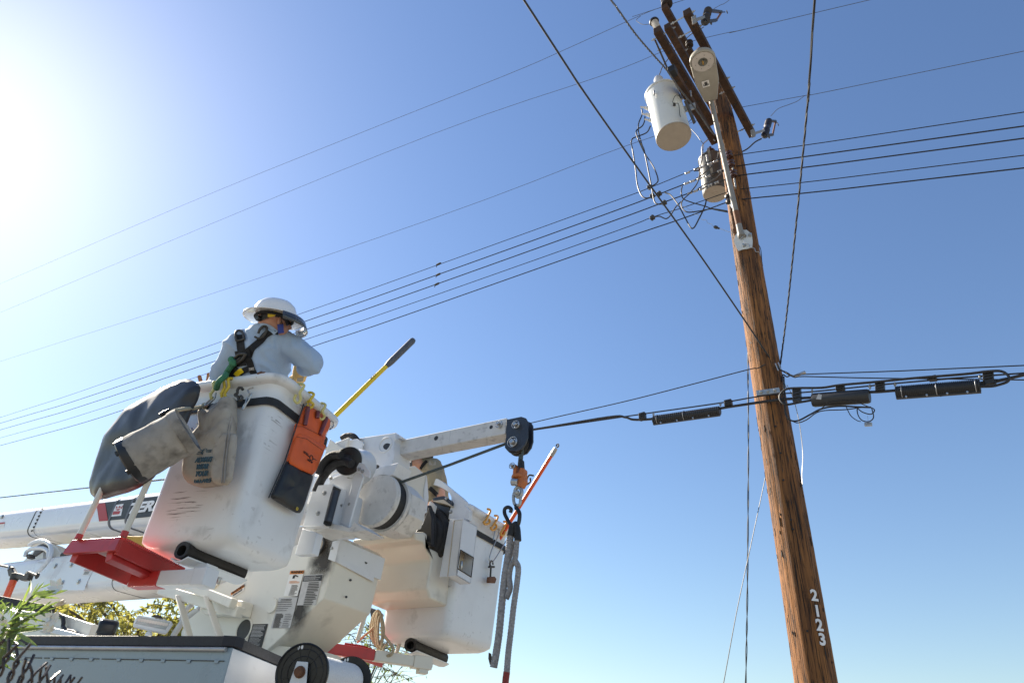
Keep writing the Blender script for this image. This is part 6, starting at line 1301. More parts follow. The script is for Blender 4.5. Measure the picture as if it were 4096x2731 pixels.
m = MB(); m.tube(smooth_path(HP(z4, [(1890, 820), (1892, 845), (1905, 860), (1918, 895), (1912, 955), (1895, 985), (1870, 980)]), 6), .013, 10); m.build('hook_leg', 'black_plastic', hkt)
m = MB(); m.tube(smooth_path(HP(z4, [(1845, 880), (1852, 855), (1830, 838), (1803, 850), (1800, 885), (1820, 930), (1840, 965), (1870, 985)]), 6), .012, 10); m.build('hook_leg', 'black_plastic', hkt)
sling = thing('rope_sling', HP(q5, [(105, 1480)])[0], 'grey braided rope sling with black taped eye on double hook', 'rope sling')
m = MB(); m.tube(smooth_path(HP(q5, [(215, 690), (208, 715), (200, 755)]), 5), .026, 12); m.build('tape_wrap', 'rubber', sling); m = MB(); m.tube(smooth_path(HP(q5, [(218, 685), (232, 710), (238, 780)]), 5), .022, 12); m.build('tape_wrap', 'rubber', sling)
def rp_(pts, r, off=0, mt='rope_grey', nm='strand'):
    m = MB(); P = smooth_path([p + N * off for p in HP(q5, pts)], 8); P2 = []
    for i in range(len(P) - 1):
        for k in range(3): P2.append(P[i].lerp(P[i + 1], k / 3))
    P2.append(P[-1]); m.tube(P2, [r * (1 + .06 * math.sin(i * 1.9) + .03 * random.random()) for i in range(len(P2))], 10); return m.build(nm, mt, sling)
rp_([(198, 750), (185, 850), (165, 980), (150, 1120), (135, 1280), (118, 1400), (103, 1482)], .0215)
rp_([(232, 780), (228, 830), (222, 880), (200, 920), (190, 980), (195, 1040), (180, 1085), (172, 1100)], .017)
rp_([(222, 890), (240, 930), (232, 1020), (215, 1140), (198, 1290), (185, 1400), (176, 1510)], .0175)
rp_([(176, 1508), (171, 1545), (166, 1600), (160, 1660)], .019, 0, 'marker_red', 'red_marker')
rp_([(205, 775), (175, 860), (155, 930), (140, 985)], .015, .04); rp_([(140, 970), (150, 940), (160, 965)], .012, .04)
# ---- rope coil and saw under the far bucket
m = MB()
for i, (w_, h_) in enumerate(((60, 160), (50, 180), (40, 170), (30, 190), (20, 150))):
    P = [PV(z5(820 + i * 6 + w_ * math.sin(R(a)) * (.6 + .4 * math.sin(R(a / 2))), 1120 - h_ * math.cos(R(a)) * .8 + i * 8), TS(.2, .62 - i * .02, 0), N) for a in range(0, 360, 15)]; m.tube(P, .010, 8, closed=True)
tag(m.build('rope_coil', 'rope_tan', kind='stuff'), 'coil of tan rope with green flecks hanging behind far bucket', 'rope')
m = MB(); m.tube(smooth_path([PV(z5(*p), TS(.2, .55, 0), N) for p in ((870, 1180), (910, 1230), (950, 1290), (930, 1340), (880, 1340), (870, 1290), (900, 1250))], 6), .011, 8); m.tube(smooth_path([PV(z5(*p), TS(.2, .58, 0), N) for p in ((840, 1020), (790, 1120), (700, 1200), (660, 1240))], 6), .009, 8); m.build('rope_tail', 'rope_tan', bpy.data.objects['rope_coil'])
m = MB(); m.prism([PV(z5(*p), TS(-.3, .9, 0), N) for p in ((1715, 1320), (1735, 1330), (1745, 1400), (1725, 1420), (1712, 1370))], N * .003); tag(m.build('saw_blade', 'dark_steel'), 'dark saw blade tip poking out behind bucket corner by sling', 'saw')
m = MB(); m.prism([PV(z5(*p), TS(.32, .8, 0), N) for p in ((752, 955), (810, 975), (850, 1010), (800, 1100), (770, 1060))], N * .05); tag(m.build('cover_scrap', 'cover_vinyl', bevel=.01), 'crumpled black vinyl cover behind far bucket hood', 'cover')
# ---- big black vinyl cover on the rail posts
cvp = [(965, 775), (940, 735), (890, 718), (840, 728), (700, 790), (560, 872), (440, 950), (370, 1045), (290, 1130), (250, 1180), (180, 1370), (135, 1520), (118, 1568), (125, 1615), (161, 1651), (206, 1649), (294, 1622), (392, 1597), (480, 1560), (560, 1500), (620, 1420), (720, 1250), (850, 1040), (905, 900), (950, 820)]
sC = (PZ(q0(1600, 820), 2.575) - CM).dot(N)
cvP = PS(z1, cvp, sC)
cov = pillow('vinyl_cover', 'cover_vinyl', cvP, -N, .10, None, back=-.05, wr=.12, wf=3.5, edge=.3); tag(cov, 'large black vinyl cover bag draped over rail posts beside bucket', 'cover')
# ================================================================== people
from mathutils.bvhtree import BVHTree
CAMX = M3.col[0].copy(); CAMY = M3.col[1].copy()
def capsule_mesh(segs, voxel=.012, smooth=3, name='body'):
    """tapered capsules joined into ONE continuous surface"""
    m = MB()
    for s in segs:
        pts = [V(p) for p, r in s]; rs = [r for p, r in s]
        for i in range(len(pts) - 1):
            a, b = pts[i], pts[i + 1]; d = b - a; L = d.length
            if L < 1e-6: continue
            prof = []
            for k in range(7): t = R(-90 + 15 * k); prof.append((max(rs[i] * math.cos(t), 1e-5), rs[i] * math.sin(t)))
            for k in range(7): t = R(15 * k); prof.append((max(rs[i + 1] * math.cos(t), 1e-5), L + rs[i + 1] * math.sin(t)))
            m.lathe(prof, a, d, 16)
    me = bpy.data.meshes.new('tmp'); me.from_pydata(m.v, [], m.f); ob = bpy.data.objects.new('tmp', me); COL.objects.link(ob)
    rm = ob.modifiers.new('r', 'REMESH'); rm.mode = 'VOXEL'; rm.voxel_size = voxel
    sm = ob.modifiers.new('s', 'SMOOTH'); sm.iterations = smooth; sm.factor = .5
    dg = bpy.context.evaluated_depsgraph_get(); out = bpy.data.meshes.new_from_object(ob.evaluated_get(dg)); bpy.data.objects.remove(ob)
    out.name = name; return out
def add_mesh(name, me, mt, parent, angle=80, folds=0, ff=9):
    vs = [v.co.copy() for v in me.vertices]; lo = [min(v[i] for v in vs) for i in range(3)]; hi = [max(v[i] for v in vs) for i in range(3)]
    c = V(((lo[0] + hi[0]) / 2, (lo[1] + hi[1]) / 2, lo[2]))
    if folds:
        me.calc_loop_triangles(); ns = [v.normal.copy() for v in me.vertices]
        for v, n_ in zip(me.vertices, ns):
            p = v.co; k = mnoise.noise(V((p.x * ff, p.y * ff, p.z * ff * 1.5))) + .6 * mnoise.noise(V((p.x * ff * 2.2 + 4, p.y * ff * 2.2, (p.z + p.x) * ff * 2.0)))
            r1 = 1 - abs(mnoise.noise(V((p.x * ff * .9 + 7, p.y * ff * .9, (p.z * .7 + p.x * .5) * ff * 1.6)))) * 3.2; v.co = p + n_ * (folds * .45 * k + folds * .75 * max(r1, 0) ** 2)
    me.transform(Matrix.Translation(-c)); return finish(name, me, c, mt, parent, angle=angle)
def bvh_of(*obs):
    vs = []; fs = []
    for o in obs:
        b = len(vs); vs += [v.co + WL[o] for v in o.data.vertices]; fs += [tuple(i + b for i in p.vertices) for p in o.data.polygons]
    return BVHTree.FromPolygons(vs, fs)

# ---- worker in the near bucket, back to the camera
K = 4.45
def P10(x, y, d=K): return W(z10(x, y), d)
foot = B1['cen'] + UP * .05
wk = thing('person', foot, 'worker in white hard hat, pale blue shirt and black harness in near bucket', 'person')
neck = P10(705, 690, 4.46); headc = P10(775, 500, 4.47)
pel = B1['cen'] + UP * (.98) - Y1 * .10; pel = P10(430, 1750, 4.52)
shL = P10(190, 950, 4.45); shR = P10(880, 880, 4.50); elR = P10(1385, 1190, 4.44); wrR = P10(1195, 1300, 4.66); elL = P10(-95, 1480, 4.48); wrL = P10(120, 1800, 4.75)
kneeL = pel + UP * -.42 + V((-.1, .06, 0)); kneeR = pel + UP * -.42 + V((.1, .0, 0)); ftL = V((pel.x - .1, pel.y + .1, foot.z + .05)); ftR = V((pel.x + .12, pel.y + .06, foot.z + .05))
view = (headc - CAM).normalized()
fdir = (CAMX * .86 + view * .42 - CAMY * .30).normalized()      # where the face points
upd = (UP + CAMX * .18).normalized(); upd = (upd - fdir * upd.dot(fdir)).normalized(); sided = fdir.cross(upd)
headsegs = [[(headc - fdir * .022 + upd * .028, .088), (headc + fdir * .022 + upd * .032, .084)], [(headc - fdir * .03 - upd * .03, .068), (headc + fdir * .045 - upd * .055, .058)],
            [(headc + fdir * .05 - upd * .05, .05), (headc + fdir * .068 - upd * .078, .034)], [(headc + fdir * .092 + upd * .01, .012), (headc + fdir * .112 - upd * .022, .014)], [(headc + fdir * .085 - upd * .06, .018), (headc + fdir * .09 - upd * .064, .018)]]
bodysegs = headsegs + [[(neck - UP * .05 + view * .02, .05), (neck, .058), (headc - upd * .04 - fdir * .025, .058)], [(pel, .10), (P10(520, 1250, 4.5), .10), (P10(600, 940, 4.5), .08), (neck - UP * .04 + view * .02, .05)],
    [(shL, .055), (elL, .045), (wrL, .03)], [(shR, .055), (elR, .045), (wrR, .03)], [(P10(600, 940, 4.5), .06), (shL, .05)], [(P10(600, 940, 4.5), .06), (shR, .05)],
    [(pel + V((-.08, .03, -.02)), .085), (kneeL, .06), (ftL, .045), (ftL + V((.06, .1, -.03)), .035)], [(pel + V((.08, 0, -.02)), .085), (kneeR, .06), (ftR, .045), (ftR + V((.06, .1, -.03)), .035)]]
body = add_mesh('body', capsule_mesh(bodysegs, .010, 3), 'skin', wk)
shirt = add_mesh('shirt', capsule_mesh([[(P10(420, 1720, 4.52), .15), (P10(470, 1450, 4.50), .158), (P10(530, 1200, 4.48), .155), (P10(570, 1000, 4.48), .155), (P10(620, 850, 4.48), .13), (P10(680, 745, 4.475), .085), (P10(700, 700, 4.47), .076)],
    [(P10(560, 980, 4.49), .14), (P10(330, 960, 4.49), .12), (P10(205, 960, 4.47), .085)], [(P10(600, 960, 4.49), .14), (P10(760, 900, 4.50), .11), (P10(880, 880, 4.50), .088)],
    [(shL, .085), (P10(40, 1220, 4.46), .078), (elL, .070), (wrL, .05)], [(shR, .090), (P10(1130, 1010, 4.46), .077), (P10(1290, 1120, 4.44), .070), (elR, .063)], [(elR, .063), (elR.lerp(wrR, .55), .054), (wrR + (elR - wrR) * .12, .046)],
    [(P10(330, 1100, 4.49), .13), (P10(300, 1500, 4.52), .14)], [(P10(760, 1080, 4.50), .11), (P10(640, 1500, 4.53), .13)]], .011, 2), 'shirt', wk, folds=.018, ff=8)
trs = add_mesh('trousers', capsule_mesh([[(pel + UP * .05, .15), (pel + V((-.08, .03, -.06)), .11), (kneeL, .085), (ftL, .07)], [(pel + UP * .05, .15), (pel + V((.08, 0, -.06)), .11), (kneeR, .085), (ftR, .07)]], .018, 3), 'trousers', wk)
sb = bvh_of(shirt)
def cast(c, p, out=.006, dfl=4.32, bv=None):
    r = ray(c(*p)); L = r.length; h = (bv or sb).ray_cast(CAM, r.normalized())
    if h[0] is None: return W(c(*p), dfl)
    return h[0] - r.normalized() * out
def ribbon(name, mt, c, pts, w, parent, th=.006, out=.008, n=6, bv=None):
    P = smooth_path([V((x, y, 0)) for x, y in pts], n); rings = []
    for i, p in enumerate(P):
        d = (P[min(i + 1, len(P) - 1)] - P[max(i - 1, 0)]).normalized(); s_ = V((-d.y, d.x, 0)) * (w / 2)
        g = []
        for k, o in ((-1, out), (-.5, out), (0, out), (.5, out), (1, out)): g.append(cast(c, ((p + s_ * k).x, (p + s_ * k).y), o, bv=bv))
        r = ray(c(p.x, p.y)).normalized(); rings.append(g + [q + r * (th + out) for q in g[::-1]])
    m = MB(); m.loft(rings); return m.build(name, mt, parent, angle=50)
har = wk
ribbon('harness_strap', 'webbing', z10, [(232, 735), (238, 850), (250, 960), (275, 1060)], 125, har)
ribbon('harness_strap', 'webbing', z10, [(840, 690), (740, 685), (640, 740), (560, 830), (440, 930), (350, 1010), (280, 1080)], 105, har, out=.011)
ribbon('harness_strap', 'webbing', z10, [(560, 800), (480, 900), (420, 1010), (390, 1090)], 60, har, out=.007)
ribbon('harness_strap', 'webbing', z10, [(330, 1060), (380, 1160), (420, 1280), (480, 1400)], 105, har, out=.011)
ribbon('harness_pad', 'webbing', z10, [(225, 990), (240, 1100), (262, 1230)], 150, har, out=.013)
ribbon('harness_pad', 'webbing', z10, [(310, 975), (345, 1010), (360, 1080)], 90, har, out=.02)
ribbon('harness_strap', 'webbing', z10, [(420, 1260), (280, 1310), (160, 1400), (60, 1470)], 95, har, out=.012)
ribbon('harness_strap', 'webbing', z10, [(180, 1240), (110, 1320), (60, 1400)], 80, har, out=.010)
ribbon('harness_label', 'hot_yellow', z10, [(272, 1290), (215, 1330), (160, 1385)], 82, har, out=.020)
ribbon('stitch_patch', 'label_grey', z10, [(375, 1275), (455, 1255)], 14, har, out=.02); ribbon('stitch_patch', 'label_grey', z10, [(372, 1300), (455, 1280)], 10, har, out=.02); ribbon('stitch_patch', 'label_grey', z10, [(372, 1262), (460, 1290)], 9, har, out=.021)
def dring(pts, r, out=.03):
    m = MB(); P = [cast(z10, p, out) for p in pts]; m.tube(smooth_path(P, 5), r, 10); return m.build('d_ring', 'dark_steel', har)
dring([(180, 830), (165, 760), (170, 700), (215, 672), (265, 690), (290, 750), (300, 810)], .008); dring([(175, 830), (240, 825), (305, 805)], .007)
dring([(520, 720), (550, 650), (600, 610), (645, 615), (655, 660), (620, 730), (580, 780)], .008, .035); dring([(465, 770), (520, 795), (580, 780)], .007)
dring([(160, 1100), (220, 1050), (310, 1040), (315, 1060), (270, 1130), (200, 1180), (175, 1165), (240, 1110), (250, 1085)], .010, .03)
m = MB(); P = [cast(z10, p, .03) for p in ((100, 1130), (140, 1140))]; m.sphere(P[0], .022, 8); m.sphere(P[1] - UP * .02, .026, 8); P = [cast(z10, p, .03) for p in ((130, 1190), (60, 1280), (20, 1350))] + [W(z1(1180, 690), 4.28), W(z1(1130, 735), 4.25), W(z1(1110, 790), 4.3)]
m.tube(smooth_path(P, 5), .019, 8); ly = m.build('safety_lanyard', 'webbing_green'); tag(ly, 'green webbing lanyard knotted to harness ring of worker', 'lanyard')
# collar and shirt seams
m = MB(); nd_ = (headc - neck).normalized(); m.lathe([(.082, -.03), (.086, -.012), (.080, .018), (.070, .024), (.064, .0)], neck - nd_ * .012, nd_, 28, 1.0, 1.0); m.build('collar', 'shirt', wk, angle=60)
ribbon('shirt_seam', 'shirt', z10, [(930, 760), (905, 850), (880, 960), (880, 1080), (930, 1190)], 9, wk, out=.002, th=.003); ribbon('shirt_seam', 'shirt', z10, [(690, 720), (790, 740), (930, 770)], 8, wk, out=.002, th=.003)
cb = bvh_of(body, shirt)
ribbon('collar', 'shirt', z10, [(470, 690), (520, 625), (580, 600), (660, 615), (740, 660), (800, 715)], 85, wk, bv=cb, out=.012, th=.008); ribbon('collar', 'shirt', z10, [(500, 640), (570, 585), (660, 600), (760, 655)], 40, wk, bv=cb, out=.02, th=.01)
# head gear
hv = view; hax = (hv * .40 + CAMX * .20 + CAMY * .895).normalized(); hb = P10(775, 462, 4.46)
maj = (CAMX * .976 - CAMY * .22); maj = (maj - hax * maj.dot(hax)).normalized()
m = MB(); prof = [(.128, .004), (.128, .018), (.124, .046), (.112, .077), (.088, .102), (.05, .118), (.001, .124)]
m.lathe(prof, hb, hax, 48, 1.08, .94, maj); hat = m.build('hard_hat', 'hat_white', wk, angle=60)
m = MB(); pr = [(.122, .006), (.135, -.002), (.165, -.010), (.186, -.017), (.1885, -.014), (.187, -.010), (.165, -.002), (.135, .008), (.126, .014)]; m.lathe(pr + [pr[0]], hb, hax, 56, 1.05, .95, maj); m.build('hat_brim', 'hat_white', hat, angle=70)
m = MB(); m.bar(hb - hax.cross(maj) * 0 - maj * .03 + hax * .123, hb + maj * .06 + hax * .117, .02, .01, hax); m.build('crown_ridge', 'hat_white', hat, bevel=.004)
m = MB(); m.tube([hb + (maj * math.cos(R(a)) * 1.05 + hax.cross(maj) * math.sin(R(a)) * .95) * .112 - hax * .016 for a in range(0, 360, 12)], .010, 6, closed=True); m.build('suspension_band', 'webbing', hat)
bb = bvh_of(body)
def castb(p, out=.006): return cast(z10, p, out, 4.38, bb)
def ribbon_b(name, mt, pts, w, out=.006, th=.004, parent=None): return ribbon(name, mt, z10, pts, w, parent or wk, th, out, 6, bb)
ribbon_b('hair', 'hair', [(560, 400), (640, 385), (730, 370), (800, 375)], 115, .004, .004)
ribbon_b('hat_strap', 'hot_yellow', [(670, 430), (750, 425), (800, 385), (860, 385), (955, 430)], 62, .022, .004, hat)
ribbon_b('ratchet_band', 'black_plastic', [(535, 490), (600, 455), (680, 430)], 88, .018, .006, hat)
m = MB(); m.lathe([(.018, 0), (.018, .02), (.014, .024)], castb((545, 490), .014), -fdir - view * .6, 16); m.build('ratchet_knob', 'black_plastic', hat)
ribbon_b('safety_glasses', 'black_plastic', [(790, 438), (860, 450), (930, 490), (985, 555)], 40, .010, .004); ribbon_b('safety_glasses', 'black_plastic', [(925, 470), (970, 520), (995, 590)], 70, .014, .005)
ribbon_b('face_mask', 'mask_blue', [(868, 575), (872, 640), (880, 715)], 95, .014, .008); ribbon_b('mask_loop', 'black_plastic', [(875, 490), (890, 540), (905, 580)], 9, .012, .004); ribbon_b('mask_loop', 'black_plastic', [(822, 520), (830, 560), (845, 590)], 9, .012, .004)
ec = castb((853, 512), .004); m = MB(); m.sphere(ec, .026, 8, (.75, .42, 1.25), upd); ear = m.build('ear', 'skin', wk); m = MB(); m.sphere(ec + (CAM - ec).normalized() * .008, .013, 6, (.7, .5, 1.2), upd); m.build('ear_hollow', 'rust', ear)
# sun visor lens under the brim
vs_ = hb + maj * .12
m = MB(); A = [hb + (maj * math.cos(R(a)) * 1.08 + hax.cross(maj) * math.sin(R(a)) * .98) * .188 - hax * .016 for a in range(-62, 63, 8)]; Bv = [hb + (maj * math.cos(R(a)) * 1.16 + hax.cross(maj) * math.sin(R(a)) * 1.02) * .196 - hax * .075 for a in range(-62, 63, 8)]
n_ = len(A); m.add(A + Bv, [(i, i + 1, n_ + i + 1, n_ + i) for i in range(n_ - 1)]); vz = m.build('visor', 'visor', hat); sd_ = vz.modifiers.new('s', 'SOLIDIFY'); sd_.thickness = .002
# right glove gripping below the rim: palm, cuff, four fingers and a thumb
gc = P10(1200, 1290, 4.64); gp = P10(1150, 1430, 4.66); gdn = (gp - gc).normalized(); gx = CAMX; gz = gdn.cross(gx).normalized()
gs = [[(gc - gdn * .03, .060), (gc + gdn * .02, .054), (gc + gdn * .05, .048)], [(gp - gx * .022, .030), (gp + gx * .022, .030)], [(gc + gdn * .05, .04), (gp, .036)]]
for k, L in ((-1.5, .052), (-.5, .062), (.5, .060), (1.5, .048)):
    b0 = gp + gx * (k * .019) + gdn * .022; b1 = b0 + gdn * (L * .5) + gz * .004; b2 = b1 + gdn * (L * .35) - gz * .022; b3 = b2 - gz * .024 + gdn * .006
    gs.append([(b0, .0125), (b1, .0115), (b2, .0105), (b3, .009)])
t0 = gp - gx * .035 - gdn * .02; gs.append([(t0, .015), (t0 - gx * .022 + gdn * .016, .0135), (t0 - gx * .026 + gdn * .046, .0115)])
add_mesh('glove', capsule_mesh(gs, .006, 2), 'glove', wk, folds=.002, ff=30)
m = MB(); q = P10(1180, 1435, 4.6); m.box(q, gx * .022, UP * .02, view * .001); m.build('glove_label', 'hat_tan', wk)
gl = W(z10(60, 1840), 4.75)
gs = [[(wrL, .04), (gl, .036)]]
for k in (-1.5, -.5, .5, 1.5): b0 = gl + CAMX * (k * .019); gs.append([(b0, .013), (b0 - UP * .04, .012), (b0 - UP * .065 + view * .01, .010)])
gs.append([(gl + CAMX * .035, .014), (gl + CAMX * .055 - UP * .03, .012)]); add_mesh('glove', capsule_mesh(gs, .007, 2), 'glove', wk)

# ---- second worker, bent over in the far bucket
def Q4(x, y, d=5.95): return W(q4(x, y), d)
f2 = B2['cen'] + UP * .05
w2 = thing('person', f2, 'worker in khaki shirt bent forward in far bucket behind the winch', 'person')
h2 = Q4(600, 420, 5.92); n2 = Q4(690, 450, 5.95); s2 = Q4(900, 520, 5.92); p2 = Q4(960, 1250, 6.0); e2 = Q4(860, 900, 5.78); ha2 = Q4(720, 1000, 5.8)
add_mesh('body', capsule_mesh([[(h2 + UP * .0, .085), (h2 - CAMX * .03 - UP * .05, .06)], [(h2 + CAMX * .04, .06), (n2, .06), (s2, .08)], [(s2, .09), (p2, .12)], [(s2, .05), (e2, .04), (ha2, .03)], [(ha2, .03), (ha2 - CAMX * .08, .02)], [(p2, .1), (V((p2.x - .1, p2.y, f2.z + .4)), .07), (V((p2.x - .1, p2.y, f2.z + .05)), .05)], [(p2, .1), (V((p2.x + .1, p2.y, f2.z + .4)), .07), (V((p2.x + .1, p2.y, f2.z + .05)), .05)]], .014, 3), 'skin', w2)
sh2 = add_mesh('shirt', capsule_mesh([[(Q4(720, 460), .07), (Q4(830, 480), .09), (Q4(910, 500, 5.93), .095)], [(Q4(910, 500, 5.93), .097), (Q4(940, 640, 5.85), .082), (Q4(880, 860, 5.8), .07), (Q4(780, 960, 5.8), .055)], [(Q4(890, 540, 6.0), .12), (Q4(960, 800, 6.03), .115), (Q4(970, 1200, 6.05), .13)], [(Q4(780, 520, 6.0), .09), (Q4(860, 760, 6.05), .12)]], .013, 2), 'shirt_khaki', w2, folds=.006, ff=11)
add_mesh('trousers', capsule_mesh([[(p2 + UP * .05, .15), (V((p2.x - .1, p2.y, f2.z + .4)), .09), (V((p2.x - .1, p2.y, f2.z + .06)), .07)], [(p2 + UP * .05, .15), (V((p2.x + .1, p2.y, f2.z + .4)), .09), (V((p2.x + .1, p2.y, f2.z + .06)), .07)]], .02, 3), 'trousers', w2)
s2b = bvh_of(sh2)
ribbon('sleeve_patch', 'tank_base', q4, [(860, 405), (975, 405)], 65, w2, bv=s2b, out=.006); ribbon('harness_strap', 'webbing', q4, [(830, 370), (770, 430), (720, 500)], 50, w2, bv=s2b, out=.008); ribbon('harness_strap', 'webbing', q4, [(870, 800), (960, 880), (1030, 960)], 70, w2, bv=s2b, out=.03)
hx2 = (UP * .9 - CAMX * .35).normalized(); m = MB(); q = h2 + hx2 * .05; m.lathe([(.19, -.028), (.188, -.012), (.16, .0), (.125, .012), (.12, .05), (.10, .09), (.06, .12), (.001, .13)], q, hx2, 40); m.build('hard_hat', 'navy_plate', w2, angle=60)
m = MB(); q = Q4(505, 420, 5.75); m.box(q, CAMX * .045, CAMY * .075, view * .02); o = m.build('equipment_bag', 'navy_plate', bevel=.006); tag(o, 'dark grey equipment pouch printed sdge behind jib socket', 'pouch')
text('sdge', Q4(530, 395, 5.72), CAMY, -CAMX, .05, 'letter_white', o, lift=.004); m = MB(); m.ring(Q4(520, 445, 5.72), view, .012, .004, 16, 6); m.build('logo_ring', 'label_orange', o)
# ================================================================== oleander, fence, trees
def leaf_mesh(L, Wd, bend, fold=.25, n=7, name='leaf'):
    vs = []; fs = []
    for i in range(n + 1):
        f = i / n; w = Wd * (math.sin(math.pi * min(1, f * .96 + .03)) ** .8) * (1 - .25 * f) ; z = -bend * L * f * f
        vs += [(-w / 2, L * f, z + w * fold), (0, L * f, z), (w / 2, L * f, z + w * fold)]
    for i in range(n):
        a = i * 3; fs += [(a, a + 1, a + 4, a + 3), (a + 1, a + 2, a + 5, a + 4)]
    me = bpy.data.meshes.new(name); me.from_pydata(vs, [], fs)
    for p in me.polygons: p.use_smooth = True
    return me
lms = []
for L_, b_ in ((1, .05), (1, .16), (1, -.06)):
    me = leaf_mesh(L_, .115, b_); me.materials.append(MAT['oleander_leaf']); lms.append(me)
ol_root = W(q1(60, 900), 2.3); base = V((ol_root.x - .15, ol_root.y + .1, 0))
ole = thing('oleander', base, 'leafy oleander with white flowers behind chain link fence', 'shrub')
rnd = random.Random(11)
def put_leaf(a, b, k=None):
    d = b - a; L = d.length; y = d.normalized(); vw = (a - CAM).normalized(); x = y.cross(UP * rnd.uniform(-.3, .7) - vw * 1.0).normalized(); z = x.cross(y)
    o = bpy.data.objects.new('leaf', rnd.choice(lms)); COL.objects.link(o); o.parent = ole
    mt_ = Matrix((x * L, y * L, z * L)).transposed().to_4x4(); mt_.translation = a - base; o.matrix_local = mt_
leaves = [((350, 310), (485, -10)), ((340, 320), (735, 60)), ((500, 160), (620, -40)), ((520, 170), (720, -20)), ((480, 290), (690, 195)), ((590, 180), (960, 205)), ((560, 150), (1045, 95)), ((180, 500), (355, 215)), ((170, 520), (200, 285)), ((60, 470), (120, 250)), ((40, 480), (205, 310)), ((20, 430), (75, 350)),
    ((350, 360), (700, 310)), ((330, 350), (720, 285)), ((390, 400), (690, 350)), ((640, 400), (965, 235)), ((720, 330), (820, 240)), ((430, 490), (830, 410)), ((170, 560), (430, 400)), ((180, 530), (420, 420)), ((260, 500), (620, 470)), ((640, 450), (955, 522)), ((430, 520), (740, 600)), ((60, 620), (370, 570)), ((80, 600), (550, 620)), ((60, 660), (350, 480)), ((380, 620), (480, 540)), ((390, 660), (740, 640)), ((80, 690), (390, 660)), ((300, 720), (740, 700)), ((190, 780), (440, 700)), ((180, 740), (735, 710)), ((0, 710), (280, 730)), ((20, 640), (100, 560)), ((10, 590), (60, 450)), ((520, 480), (560, 590)), ((450, 470), (640, 270)), ((560, 470), (830, 240)), ((100, 800), (230, 940)), ((40, 830), (130, 760)), ((0, 860), (90, 720)), ((20, 900), (130, 840)), ((0, 960), (60, 880)), ((80, 1000), (190, 1080)), ((40, 1020), (130, 1100)), ((290, 770), (580, 960)), ((230, 880), (440, 1010)), ((-60, 500), (40, 560)), ((-60, 600), (60, 640)), ((-80, 740), (80, 760)), ((620, 440), (880, 350)), ((540, 130), (870, 100)), ((470, 120), (480, -60)), ((600, 60), (720, -60)), ((640, 40), (830, -40)), ((-40, 380), (60, 480)), ((-40, 860), (60, 820))]
for a, b in leaves:
    d0 = 2.28 + rnd.uniform(-.1, .12); put_leaf(W(q1(*a), d0), W(q1(*b), d0 + rnd.uniform(-.08, .08)))
for i in range(90):
    a = (rnd.uniform(-260, 300), rnd.uniform(300, 1250)); ang = rnd.uniform(-1.2, .6); l = rnd.uniform(160, 380); d0 = 2.3 + rnd.uniform(-.05, .35)
    if a[0] > 150 and a[1] > 800: continue
    b = (a[0] + math.cos(ang) * l * .8, a[1] + math.sin(ang) * l)
    if b[0] > 420 or (b[1] < 250 and b[0] > 150): continue
    put_leaf(W(q1(*a), d0), W(q1(*b), d0 + rnd.uniform(-.1, .1)))
for k, pts in enumerate(([(60, 1100), (120, 760), (260, 480), (420, 280), (560, 130)], [(80, 1000), (200, 700), (420, 540), (640, 440), (820, 320)], [(40, 1050), (60, 760), (40, 560), (20, 420)], [(100, 900), (250, 720), (450, 640)])):
    P = [base + V((.03 * k, .02 * k, 0)), base + V((.03 * k, .03 * k, .9))] + [W(q1(*p), 2.3) for p in pts]; m = MB(); m.tube(smooth_path(P, 4), [.012 - .009 * i / ((len(P) - 1) * 4) for i in range((len(P) - 1) * 4 + 1)], 6); m.build('stem', 'stem_green', ole)
# white flowers
pet = leaf_mesh(1, .75, .25, .15, 5, 'petal'); pet.materials.append(MAT['petal'])
for (x, y) in ((900, 20), (870, 60), (830, 680), (770, 720), (820, 620), (10, 520), (20, 640), (860, 540), (790, 520)):
    c_ = W(q1(x, y), 2.24); nx = V((rnd.uniform(-.6, .6), -1 + rnd.uniform(-.3, .3), rnd.uniform(-.2, .8))).normalized(); fx, fy, fz = frame(nx)
    fl_ = bpy.data.objects.new('flower', None); COL.objects.link(fl_); fl_.parent = ole; fl_.location = c_ - base
    for k in range(5):
        a = R(72 * k + rnd.uniform(-8, 8)); y = (fx * math.cos(a) + fy * math.sin(a) + fz * .25).normalized(); x2 = fz.cross(y).normalized(); z2_ = x2.cross(y); s_ = .022 + rnd.uniform(0, .007)
        o = bpy.data.objects.new('petal', pet); COL.objects.link(o); o.parent = fl_; o.matrix_local = Matrix((x2 * s_, y * s_, z2_ * s_)).transposed().to_4x4()
for (x, y) in ((1020, 290), (1000, 250), (960, 300), (80, 770), (60, 800)):
    m = MB(); c_ = W(q1(x, y), 2.26); m.tube([W(q1(x - 90, y + 40), 2.27), c_, c_ + V((.006, 0, .006))], [.002, .005, .001], 6); m.build('bud', 'hat_tan', ole)
